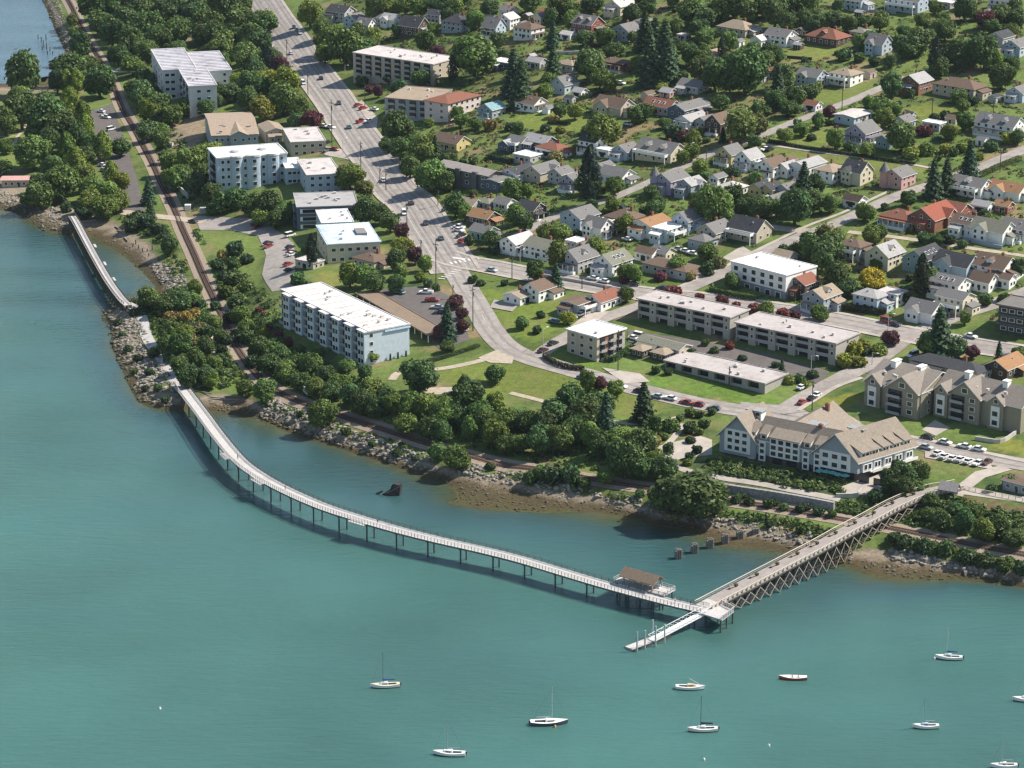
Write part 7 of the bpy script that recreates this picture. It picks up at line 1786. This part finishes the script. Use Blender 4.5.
def wreck():
    p = hit(391, 494); rs = np.random.RandomState(3); mb = MB()
    ring0 = [(-3.2, -1.0), (-1.2, -1.9), (2.4, -1.7), (3.0, .2), (2.0, 1.6), (-1.4, 1.2)]
    mb.prism([(x, y, -1.5) for x, y in ring0], [(x * 1.02 + .6, y * .9, .4 + max(0, x + 2.4) * .55) for x, y in ring0])
    mb.prism([(x * .5 + 1.2, y * .6, 1.6) for x, y in ring0], [(x * .42 + 1.8, y * .4, 3.3 + rs.uniform(-.5, .5)) for x, y in ring0])
    mb.bar((-4.6, -.2, .2), (-2.6, 0, 1.0), .7, .5)
    o = mb.build('wreck', mat('wreck_hulk', (.05, .045, .045), .9, .15, noise=.6, nscale=1.5)); o.location = p; tag(o, 'dark jagged hulk standing alone in the lagoon', 'wreck')
wreck()
# ------------------------------------------------------------------ boats
def hull_mesh(L, B, D, sheer=.35, transom=.62, boot=(.1, .1, .1)):
    """a hull lofted through cross sections, bow at +x; 0 topsides, 1 boot, 2 deck"""
    mb = MB(); n = 12; secs = []
    for k in range(n + 1):
        t = k / n; x = -L / 2 + L * t
        hb = B / 2 * (transom + (1 - transom) * math.sin(min(t / .45, 1) * math.pi / 2)) * (1 - max(0, (t - .45) / .55) ** 2.2)
        hb = max(hb, .02); zt = D + sheer * (abs(t - .4) / .6) ** 2
        dp = -.35 * (1 - max(0, (t - .7) / .3) ** 2)
        xo = x + (L * .03 * (1 - 0) if k == n else 0)
        secs.append([(xo, -hb, zt), (x, -hb * .94, .22), (x, -hb * .72, dp), (x, 0, dp - .15), (x, hb * .72, dp), (x, hb * .94, .22), (xo, hb, zt)])
    i0 = len(mb.v)
    for s in secs: mb.v += s
    for k in range(n):
        for j in range(6):
            a = i0 + k * 7 + j; mb.f.append((a, a + 7, a + 8, a + 1)); mb.m.append(0 if j in (0, 5) else 1)
        a = i0 + k * 7; mb.f.append((a, a + 6, a + 13, a + 7)); mb.m.append(2)
    mb.f.append(tuple(i0 + j for j in range(7))); mb.m.append(0)
    return mb
def boat(px, py, L, yaw, label, hull=(.78, .78, .76), boot=(.05, .07, .12), deck=(.66, .65, .62), mast=9.0, mastcol=(.12, .12, .13), cover=None, cabin=True, cabincol=(.76, .76, .74), open_=False, outboard=True, lowered=False, sail=True):
    p = hit(px, py); r = thing('sailboat' if sail else 'boat', (p[0], p[1], 0), yaw, label=label, cat='sailboat' if sail else 'boat', group='moored boats')
    B = L * .31
    m_h = mat('hull_%d_%d_%d' % tuple(int(c * 100) for c in hull), hull, .3, .5); m_b = mat('boot_%d_%d_%d' % tuple(int(c * 100) for c in boot), boot, .5, .3); m_d = mat('deck_%d_%d_%d' % tuple(int(c * 100) for c in deck), deck, .6, .3)
    hull_mesh(L, B, .85 if not open_ else .7).build('hull', [m_h, m_b, m_d], r)
    if cabin:
        m = MB(); a, b = -L * .10, L * .24
        m.prism([(a, -B * .30, .8), (b, -B * .20, .8), (b, B * .20, .8), (a, B * .30, .8)], [(a + .1, -B * .25, 1.45), (b - .5, -B * .15, 1.35), (b - .5, B * .15, 1.35), (a + .1, B * .25, 1.45)])
        m.build('cabin', M_PAINTC, r, cabincol)
        m = MB()
        for s in (-1, 1): m.poly([(a + .4, s * (B * .285), 1.0), (b - .9, s * (B * .225), 1.0), (b - 1.0, s * (B * .205), 1.25), (a + .45, s * (B * .262), 1.25)])
        m.build('window', M_GLASS, r)
        m = MB(); m.box(-L * .40, -L * .11, -B * .2, B * .2, .86, .93); m.build('cockpit', M_DARK, r)
    if open_:
        m = MB(); m.box(-L * .36, L * .12, -B * .26, B * .26, .74, .80); m.build('floor', M_TRIM, r)
        for x in (-L * .2, L * .02): m = MB(); m.box(x - .2, x + .2, -B * .3, B * .3, .8, .95); m.build('thwart', M_WOOD, r)
    if mast:
        m = MB(); m.tube((L * .08, 0, .8), (L * .08, 0, .8 + mast), .085, .06, 7); m.build('mast', M_PAINTC, r, mastcol)
        m = MB(); m.bar((L * .07, 0, 2.0), (-L * .33, 0, 2.0), .13, .15); m.build('boom', M_PAINTC, r, mastcol)
        m = MB(); z = .8 + mast
        for q in ((L * .5, 0, 1.1), (-L * .48, 0, 1.0)): m.bar((L * .08, 0, z - .1), q, .02)
        m.bar((L * .08, -.7, .8 + mast * .55), (L * .08, .7, .8 + mast * .55), .05)
        m.build('rigging', M_STEEL, r)
        if cover: m = MB(); m.prism([(L * .07, -.2, 2.05), (-L * .32, -.12, 2.05), (-L * .32, .12, 2.05), (L * .07, .2, 2.05)], [(L * .07, -.1, 2.55), (-L * .32, -.06, 2.3), (-L * .32, .06, 2.3), (L * .07, .1, 2.55)]); m.build('sail_cover', M_PAINTC, r, cover)
    if lowered: m = MB(); m.bar((L * .30, 0, 1.5), (-L * .02, 0, 3.0), .12); m.build('mast', M_PAINTC, r, (.6, .6, .6))
    if outboard: m = MB(); m.box(-L * .5 - .45, -L * .5 - .05, -.2, .2, .5, 1.15); m.box(-L * .5 - .3, -L * .5 - .15, -.08, .08, -.3, .5); m.build('outboard_motor', M_STEEL, r)
    return r
W3 = (.80, .80, .78)
boat(385.5, 687, 7.6, math.pi + .12, 'white sailboat with tan deck at the bow, moored farthest left', deck=(.62, .55, .40), mast=9.3, cover=(.08, .15, .35))
boat(449.5, 755, 8.0, math.pi - .1, 'white sailboat with thin grey mast, nearest the bottom left', mast=9.0, mastcol=(.3, .32, .33))
boat(549, 724, 9.6, .08, 'largest sailboat with dark hull and white deck at the bottom centre', hull=(.06, .07, .10), deck=(.78, .78, .76), mast=9.4, mastcol=(.5, .5, .5))
boat(690, 689, 7.6, -.05, 'white boat with tan cabin and lowered mast, below the float', mast=0, lowered=True, cabincol=(.62, .45, .28), outboard=False)
boat(703, 731, 7.6, math.pi + .05, 'white sailboat with dark sail cover and black mast, below the cabin boat', hull=(.72, .70, .66), mast=9.0, cover=(.04, .05, .08), mastcol=(.05, .05, .06))
boat(793, 679, 7.4, math.pi - .05, 'red open boat with pale inside and no mast', hull=(.38, .06, .05), boot=(.2, .04, .04), mast=0, cabin=False, open_=True, outboard=False, sail=False)
boat(949, 659, 7.2, math.pi - .12, 'white sailboat with blue sail cover and black outboard', mast=8.2, mastcol=(.55, .55, .52), cover=(.03, .13, .30))
boat(926, 728, 6.6, math.pi, 'small white sailboat with thin mast and low blue cabin, right of the red boat', mast=7.6, mastcol=(.35, .36, .38), cabincol=(.45, .52, .62), outboard=False)
boat(1027, 701, 7.2, math.pi - .08, 'white sailboat cut off by the right edge of the picture', mast=7.8, mastcol=(.5, .5, .48), outboard=False)
boat(1004, 767.5, 6.6, math.pi, 'small white sailboat with blue waterline at the bottom right corner', boot=(.05, .1, .3), mast=7, mastcol=(.4, .4, .4))
for x, y, lab in ((704, 760, 'pale mooring buoy floating at the bottom of the picture'), (769, 746, 'tiny white mooring buoy in open water right of the pale one'), (934.5, 659, 'small white buoy at the bow of the blue covered sailboat'), (555, 727, 'orange buoy beside the dark hulled sailboat'), (160, 709, 'tiny white float alone on the water at left')):
    p = hit(x, y); m = MB(); m.tube((0, 0, -.2), (0, 0, .25), .28, .36, 10); m.tube((0, 0, .25), (0, 0, .55), .36, .1, 10); m.tube((0, 0, .62), (0, 0, .8), .05, .05, 6)
    o = m.build('mooring_buoy', M_PAINTC, None, (.8, .76, .74) if 'orange' not in lab else (.7, .3, .12), True); o.location = (p[0], p[1], 0); tag(o, lab, 'buoy', 'mooring buoys')
# ------------------------------------------------------------------ cars
def wheel_mesh():
    mb = MB(); mb.tube((0, -.11, 0), (0, .11, 0), .33, .33, 12, 0); mb.tube((0, -.125, 0), (0, .125, 0), .19, .19, 8, 1)
    o = mb.build('wheel', [M_TYRE, mat('wheel_rim', (.5, .5, .5), .3, .5, .6)]); m = o.data; bpy.data.objects.remove(o); return m
WHEEL = wheel_mesh()
def car_proto(kind):
    r = thing({'car': 'parked_car', 'van': 'van', 'pickup': 'pickup_truck'}[kind], (0, 0, -500))
    Lx = {'car': 4.5, 'van': 5.0, 'pickup': 5.3}[kind]; h = Lx / 2; w_ = .9
    lower = [(-h, .38), (-h, .82), (-h + .1, .92), (h - 1.1, .92), (h - .15, .78), (h, .6), (h, .38), (h - .2, .28), (-h + .2, .28)]
    if kind == 'van': lower = [(-h, .38), (-h, 1.0), (h - .9, 1.0), (h - .1, .88), (h, .6), (h, .38), (h - .2, .28), (-h + .2, .28)]
    m = MB(); m.prism([(x, -w_, z) for x, z in lower], [(x, w_, z) for x, z in lower])
    if kind == 'car': cab, top = (-h + .5, h - 1.25, .92), (-h + 1.1, h - 2.05, 1.44)
    elif kind == 'van': cab, top = (-h + .05, h - .85, 1.0), (-h + .2, h - 1.6, 1.95)
    else: cab, top = (-.65, h - 1.3, .92), (-.5, h - 2.0, 1.7)
    m.box(top[0], top[1], -w_ * .76, w_ * .76, top[2], top[2] + .07)
    if kind == 'pickup': m.box(-h + .02, -.7, -w_, -w_ + .1, .92, 1.2); m.box(-h + .02, -.7, w_ - .1, w_, .92, 1.2); m.box(-h, -h + .1, -w_, w_, .92, 1.2)
    m.build('body', M_PAINTC, r, (.5, .5, .5))
    g = MB(); g.prism([(cab[0], -w_ * .93, cab[2]), (cab[1], -w_ * .93, cab[2]), (cab[1], w_ * .93, cab[2]), (cab[0], w_ * .93, cab[2])], [(top[0], -w_ * .76, top[2]), (top[1], -w_ * .76, top[2]), (top[1], w_ * .76, top[2]), (top[0], w_ * .76, top[2])])
    g.build('cabin_glass', M_GLASS, r)
    for x in (-h + .85, h - .85):
        for y in (-.82, .82): link('wheel', WHEEL, r, None, (x, y, .33))
    for y in (-.6, .6):
        q = MB(); q.box(h - .02, h + .03, y - .2, y + .2, .56, .72); q.build('headlight', M_TRIM, r)
    return r
PROTO = {k: car_proto(k) for k in ('car', 'van', 'pickup')}
CC = {'w': (.78, .78, .77), 's': (.42, .45, .48), 'k': (.03, .032, .038), 'r': (.30, .035, .035), 't': (.06, .16, .17), 'b': (.07, .12, .24), 'g': (.12, .13, .14), 'n': (.10, .05, .04)}
CW = {'w': 'white', 's': 'silver', 'k': 'black', 'r': 'red', 't': 'teal', 'b': 'blue', 'g': 'dark grey', 'n': 'maroon'}
LINES = [BLVD, ST11, ST10, STA1, STA2, STA3]
def road_yaw(p):
    best = None
    for L in LINES:
        d = (L[:, 0] - p[0]) ** 2 + (L[:, 1] - p[1]) ** 2; k = int(d.argmin())
        if best is None or d[k] < best[0]: a, b = L[max(k - 1, 0)], L[min(k + 1, len(L) - 1)]; best = (d[k], math.atan2(b[1] - a[1], b[0] - a[0]))
    return best[1]
CARS = """
V w 291 53 c;V k 294 27 c;V g 297 30 c;V s 300 33 c;V w 303 83 v;V k 321 78 c;V k 339 103 c;V t 349 127 c;V w 383 180 c;V k 411 203 c;V w 404 213 v;V k 426 223 c;V g 441 238 c;V s 492 270 c;V k 363 175 c;V s 370 186 c;
A r 358 105 c;A r 363 108 c;B w 374 109 c;A r 361 121 p;A w 368 121 c;B w 324 126 c;B w 331 127 c;A k 327 142 c;B r 335 149 c;A g 327 150 c;
B w 449 205 c;A k 446 209 c;B w 459 230 c;A k 461 235 c;A r 462 241 c;B w 459 227 p;
B t 400 292 c;0 w 426 292 p;0 r 432 300 p;0 s 437 307 c;B w 462 329 c;0 k 440 312 c;
B k 193 221 c;A k 254 224 c;A r 256 227 c;A k 268 243 c;A r 268 246 c;A w 290 235 v;A k 290 247 c;A w 292 254 c;A r 291 252 c;A k 289 270 c;A r 288 264 c;
V w 593 278 c;V w 604 281 c;V k 634 284 c;B w 627 239 c;B w 686 251 c;B w 692 253 c;B s 679 249 c;V k 662 288 c;
A k 553 343 c;A n 543 350 c;A w 581 314 c;A w 587 312 c;B b 554 321 c;B w 634 338 c;B w 640 336 v;V b 583 377 c;B s 646 339 c;A w 572 318 c;
V s 657 396 c;V w 670 398 c;V r 686 402 c;V r 698 404 c;V g 714 408 c;V w 621 386 c;V k 640 391 c;
V w 802 387 c;V r 802 402 c;V w 816 395 c;B r 887 321 v;B k 895 324 c;A w 913 355 v;B r 906 367 c;B w 886 370 c;B k 895 372 c;B s 902 374 c;B k 912 376 c;B w 971 336 c;B r 947 381 c;B b 1008 356 c;B w 926 316 c;
V s 926 447 c;V k 928 437 c;V w 945 442 c;V w 964 446 c;V w 979 449 c;V k 812 398 c;
A w 938 453 c;A w 945 456 c;A w 953 458 c;A w 961 459 c;A w 969 461 c;A w 978 463 c;A n 987 462 c;
B w 101 111 c;B w 104 115 c;B w 106 117 p;A w 111 129 v;B w 103 165 c;B w 106 168 c;B k 108 173 c;B s 104 170 c;A w 113 147 c;B w 66 111 c;B s 70 118 c;B w 77 131 c;
B w 542 210 c;A s 671 77 c;B w 673 79 c;B k 622 208 c;B k 690 20 c;B w 621 83 c;B w 628 124 c;B w 632 177 c;B k 505 151 c;B w 503 147 c;A w 765 149 c;A k 770 149 c;B w 836 306 c;B w 972 196 c
"""
car_no = 0
for tk in CARS.replace('\n', '').split(';'):
    yk, c, x, y, k = tk.split(); x, y = float(x), float(y)
    kind = {'c': 'car', 'v': 'van', 'p': 'pickup'}[k]
    p = hit(x, y, .7)
    yw = road_yaw(p) if yk == 'V' else {'A': AYAW, 'B': BYAW, '0': -.15}[yk]
    if R.random() < .45: yw += math.pi
    yw += R.uniform(-.06, .06)
    o = dup(PROTO[kind], (p[0], p[1], gz(p[0], p[1]) + .2), yw, None, CC[c], ('body',))
    o['category'] = 'van' if kind == 'van' else 'pickup' if kind == 'pickup' else 'car'; o['group'] = 'cars on streets and parking places'
    on_road = yk == 'V'
    AUTO.append((o, f"{CW[c]} {o['category']} {'on the street' if on_road else 'parked off the street'}"))
for r in PROTO.values():
    for ch in list(r.children): bpy.data.objects.remove(ch)
    bpy.data.objects.remove(r)
# works vehicle by the track
def works_car():
    p = hit(305, 392); yw = math.atan2(*(np.array(at_z(313, 398, 5.5)) - np.array(at_z(297, 384, 5.5)))[[1, 0]])
    r = thing('works_vehicle', (p[0], p[1], p[2] + .1), yw, label='long grey works vehicle standing beside the railway track', cat='vehicle')
    m = MB(); m.prism([(-5.5, -1.2, .7), (4.6, -1.2, .7), (4.6, 1.2, .7), (-5.5, 1.2, .7)], [(-5.4, -1.0, 2.5), (4.2, -1.0, 2.5), (4.2, 1.0, 2.5), (-5.4, 1.0, 2.5)]); m.build('body', M_PAINTC, r, (.42, .45, .48))
    m = MB(); m.box(4.65, 6.2, -1.1, 1.1, .6, 1.9); m.build('cab', M_PAINTC, r, (.75, .75, .73))
    m = MB(); m.box(6.2, 6.24, -.9, .9, 1.2, 1.8); m.box(3.2, 4.0, -1.16, 1.16, 1.5, 2.1); m.build('window', M_GLASS, r)
    for x in (-4, -2.6, 3.2, 5.4):
        for y in (-1, 1): link('wheel', WHEEL, r, None, (x, y, .45), 0, (1.3, 1.3, 1.3))
works_car()
# ------------------------------------------------------------------ poles and lamps
def pole_proto():
    r = thing('utility_pole', (0, 0, 0)); m = MB(); m.tube((0, 0, -.8), (0, 0, 10), .17, .11, 8); m.build('pole', M_DWOOD, r)
    m = MB(); m.box(-1.2, 1.2, -.06, .06, 9.2, 9.34); m.build('crossarm', M_DWOOD, r)
    m = MB(); m.tube((.28, 0, 7.8), (.28, 0, 8.7), .2, .2, 8); m.build('transformer', M_STEEL, r)
    return r
def lamp_proto():
    r = thing('street_lamp', (0, 0, 0)); m = MB(); m.tube((0, 0, -.5), (0, 0, 8), .12, .07, 8); m.build('pole', M_CONC, r)
    m = MB(); m.bar((0, 0, 7.9), (1.8, 0, 8.4), .08); m.build('arm', M_CONC, r); m = MB(); m.box(1.5, 2.3, -.17, .17, 8.38, 8.52); m.build('lamp_head', M_TRIM, r)
    return r
pp, lp = pole_proto(), lamp_proto(); fp = fl_ = True
for k, x, y, t in (('u', 332, 146, 102), ('u', 361, 172, 143), ('l', 343, 155, 140), ('u', 287, 62, 40), ('u', 308, 95, 73), ('u', 386, 190, 172), ('u', 380, 185, 168), ('u', 407, 229, 205), ('u', 436, 283, 243), ('u', 438, 206, 190), ('u', 421, 255, 240), ('u', 473, 331, 288), ('u', 453, 299, 286), ('u', 403, 262, 243), ('u', 582, 289, 268), ('l', 543, 350, 330), ('u', 618, 371, 331), ('u', 729, 385, 367), ('l', 811, 372, 356), ('l', 872, 365, 354), ('l', 888, 330, 314), ('u', 812, 411, 381), ('u', 1000, 172, 150), ('u', 932, 116, 98), ('u', 993, 116, 101), ('u', 842, 109, 88), ('l', 690, 158, 145), ('l', 520, 262, 254), ('u', 512, 279, 256), ('u', 892, 70, 56), ('u', 706, 168, 150), ('l', 487, 246, 236), ('u', 365, 107, 84), ('l', 345, 74, 66)):
    p = hit(x, y); H_ = (y - t) / (pxm(p) * .93); src = pp if k == 'u' else lp
    first = fp if k == 'u' else fl_
    s = max(.55, H_ / (10 if k == 'u' else 8)); rz = R.choice((AYAW, BYAW)) + R.uniform(-.1, .1)
    o = src if first else dup(src, p, rz)
    o.location = p; o.rotation_euler = (0, 0, rz); o.scale = (1.15, 1.15, s)
    if k == 'u': fp = False
    else: fl_ = False
    o['category'] = 'utility pole' if k == 'u' else 'street lamp'; o['group'] = 'utility poles along the streets' if k == 'u' else 'street lamps'
    AUTO.append((o, 'dark timber utility pole with crossarm' if k == 'u' else 'pale street lamp with curved arm'))
# ------------------------------------------------------------------ parasols, people
for k, (x, y) in enumerate(((820, 473), (826, 474), (832, 475), (838, 477), (845, 478))):
    p = hit(x, y + 4); r = thing('parasol', tuple(p), cat='parasol', group='parasols on the inn terrace'); m = MB(); m.tube((0, 0, -.2), (0, 0, 2.3), .04, .04, 6); m.build('pole', M_TRIM, r)
    m = MB(); m.tube((0, 0, 2.1), (0, 0, 2.75), 1.5, .05, 8); m.build('canopy', M_PAINTC, r, (.10, .36, .34)); AUTO.append((r, 'small teal parasol on the inn terrace'))
def person_mesh():
    me = bpy.data.meshes.new('person'); 
    J = [(0, 0, .92), (0, 0, 1.12), (0, 0, 1.40), (0, 0, 1.52), (0, .01, 1.66), (.09, 0, .88), (.10, .04, .48), (.10, .0, .07), (.10, .13, .04), (-.09, 0, .88), (-.10, -.06, .48), (-.10, -.14, .07), (-.10, -.02, .04), (.19, 0, 1.38), (.25, -.05, 1.10), (.24, .06, .86), (-.19, 0, 1.38), (-.25, .05, 1.10), (-.24, .16, .88)]
    E = [(0, 1), (1, 2), (2, 3), (3, 4), (0, 5), (5, 6), (6, 7), (7, 8), (0, 9), (9, 10), (10, 11), (11, 12), (2, 13), (13, 14), (14, 15), (2, 16), (16, 17), (17, 18)]
    rad = [.15, .14, .15, .055, .105, .10, .07, .05, .045, .10, .07, .05, .045, .065, .05, .04, .065, .05, .04]
    me.from_pydata(J, E, []); o = bpy.data.objects.new('person', me); C.objects.link(o)
    md = o.modifiers.new('skin', 'SKIN'); sv = me.skin_vertices[0].data
    for k, r_ in enumerate(rad): sv[k].radius = (r_, r_ * .8); sv[k].use_root = k == 0
    o.modifiers.new('subdivision', 'SUBSURF').levels = 1
    dg = bpy.context.evaluated_depsgraph_get(); ev = o.evaluated_get(dg); m2 = bpy.data.meshes.new_from_object(ev); bpy.data.objects.remove(o)
    m2.materials.clear(); 
    def pm(n, c): return mat(n, c, .8, .2)
    return m2
PM = person_mesh()
def person(p, yaw, top, legs, label):
    me = PM.copy(); zs = np.array([v.co.z for v in me.vertices])
    for q in (mat('skin', (.42, .27, .20), .6, .3), mat('cloth_%d%d%d' % tuple(int(c * 99) for c in top), top, .85, .1), mat('cloth_%d%d%d' % tuple(int(c * 99) for c in legs), legs, .85, .1), mat('hair', (.06, .045, .035), .8, .2)): me.materials.append(q)
    for f in me.polygons:
        z = f.center.z; f.material_index = 3 if z > 1.68 or (z > 1.60 and f.center.y < -.02) else 0 if z > 1.46 or (abs(f.center.x) > .2 and z < .98) else 1 if z > .94 else 2
        f.use_smooth = True
    o = link('person', me, None, None, p, yaw); tag(o, label, 'person', 'people out walking')
def pz(x, y, L): q = at_z(x, y, 5.2); k = int(((L[:, 0] - q[0]) ** 2 + (L[:, 1] - q[1]) ** 2).argmin()); return L[k]
person(pz(285, 491, BW), 2.2, (.5, .05, .06), (.1, .1, .14), 'person in red top walking on the boardwalk near the lookout bay')
person(pz(236, 460, BW), 2.2, (.12, .1, .1), (.06, .06, .09), 'person in dark clothes walking where the boardwalk bends')
person(pz(378, 524, BW), -.4, (.1, .1, .13), (.08, .09, .14), 'person in dark clothes on the middle of the boardwalk')
person(pz(673, 602, BW), -.4, (.65, .62, .58), (.10, .10, .12), 'person in white top between the pavilion and the platform')
q = pz(686, 605, BW); person((q[0], q[1] + .9, q[2]), .9, (.05, .05, .06), (.07, .06, .06), 'person in black standing on the boardwalk by the pier corner')
q = pz(857, 526, TP); person((q[0], q[1], q[2]), 2.5, (.08, .1, .16), (.05, .05, .07), 'person in dark blue walking up the trestle pier')
# ------------------------------------------------------------------ place words for everything that has look-alikes
LM = [('the inn', 800, 445), ('the long white apartment block', 340, 325), ('the golden tree', 873, 280), ('the pink turreted house', 899, 176), ('the red brick gabled house', 933, 214), ('the blue roofed block', 345, 240), ('the tall blue apartment block', 250, 172),
      ('the ribbed roof apartments', 192, 75), ('the park hut', 19, 181), ('the level crossing', 180, 218), ('the pavilion', 640, 580), ('the lagoon wreck', 391, 490), ('the white roofed brick block', 597, 345), ('the mint green house', 484, 231), ('the teal roofed house', 492, 109),
      ('the yellow willow', 742, 125), ('the brick house with pale roof', 916, 82), ('the lilac turreted house', 671, 180), ('the dark overpass', 125, 70), ('the boulevard crosswalk', 308, 59), ('the dark modern house', 1010, 320), ('the white railed Victorian house', 1000, 124), ('the wooden kiosk', 949, 490),
      ('the pier corner', 705, 608), ('the brown Tudor house', 414, 25), ('the white cottage on the lawn', 531, 102), ('the townhouse row', 465, 172), ('the long low building', 730, 372), ('the skylit red roof', 662, 105), ('the street junction crosswalk', 462, 266), ('the red gabled porch house', 588, 24),
      ('the big brown craftsman house', 828, 35), ('the long brown hipped house', 960, 86), ('the white block by the hedge', 768, 275), ('the left condominium', 900, 400), ('the right condominium', 985, 415), ('the gravel clearing in the park lawn', 495, 358), ('the works vehicle', 305, 392), ('the far cove', 45, 50),
      ('the rocky point', 135, 345), ('the green columnar tree', 590, 174), ('the dark hipped house by the boulevard', 458, 21), ('the mud flat', 560, 505), ('the pier stumps', 710, 545), ('the park footbridge landing', 75, 220), ('the top right corner', 1010, 8), ('the dark roofed gabled house', 750, 227), ('the beige shop', 310, 142), ('the car park bend', 285, 250),
      ('the headland path', 150, 340), ('the gravel path on the hill', 930, 245), ('the orange roofed house', 651, 224), ('the dark office', 325, 205), ('the pinkish apartment block', 455, 108), ('the grey boulevard apartments', 400, 68), ('the long dark roofed house', 951, 365), ('the carport', 400, 315), ('the inn garden', 685, 430), ('the round shore tree', 688, 492), ('the riverside rail fence', 1000, 500)]
LM[-1] = ('the rail fence', 1000, 500)
LMW = [(n, hit(x, y)) for n, x, y in LM]
ORD = ['nearest', 'second nearest', 'third nearest', 'fourth nearest', 'fifth nearest', 'sixth nearest', 'seventh nearest', 'eighth nearest', 'ninth nearest', 'tenth nearest', 'eleventh nearest', 'twelfth nearest'] + [w_ + ' nearest' for w_ in ('thirteenth', 'fourteenth', 'fifteenth', 'sixteenth', 'seventeenth', 'eighteenth', 'nineteenth', 'twentieth')]
by = {}
for o, d in AUTO: by.setdefault(d, []).append(o)
for d, objs in by.items():
    if len(objs) == 1 and not any(k in d for k in ('tree', 'shrub', 'bush', 'conifer')):
        n, q = min(LMW, key=lambda t: (objs[0].location.x - t[1][0]) ** 2 + (objs[0].location.y - t[1][1]) ** 2)
        objs[0]['label'] = d + (' near ' + n if 'near' not in d and len((d + n).split()) < 14 and 'the' + n not in d else ''); continue
    P = np.array([o.location[:2] for o in objs])
    Dm = np.stack([np.hypot(P[:, 0] - q[0], P[:, 1] - q[1]) for _, q in LMW], 1)
    rank = Dm.argsort(0).argsort(0)
    used = set()
    order = sorted(((Dm[i, k] * (1 + .35 * rank[i, k]), i, k) for i in range(len(objs)) for k in range(len(LMW)) if rank[i, k] < len(ORD)))
    done = {}
    for c, i, k in order:
        if i in done or (k, rank[i, k]) in used: continue
        done[i] = k; used.add((k, rank[i, k]))
    for i, o in enumerate(objs):
        if i in done: o['label'] = f"{d} {ORD[rank[i, done[i]]]} to {LMW[done[i]][0]}"
        else:
            k = int(Dm[i].argmin()); o['label'] = f"{d} in a thick group around {LMW[k][0]}"

for o, d in AUTO:
    lab = o['label']
    if len(lab.split()) > 16:
        short = d
        for cut in (' and chimney', ' and porch', ' and deck', ' and dormers', ' and dormer', ' and skylights', ' and turret'): short = short.replace(cut, '')
        lab = lab.replace(d, short)
        if len(lab.split()) > 16: lab = lab.replace(' storey', '')
        o['label'] = lab
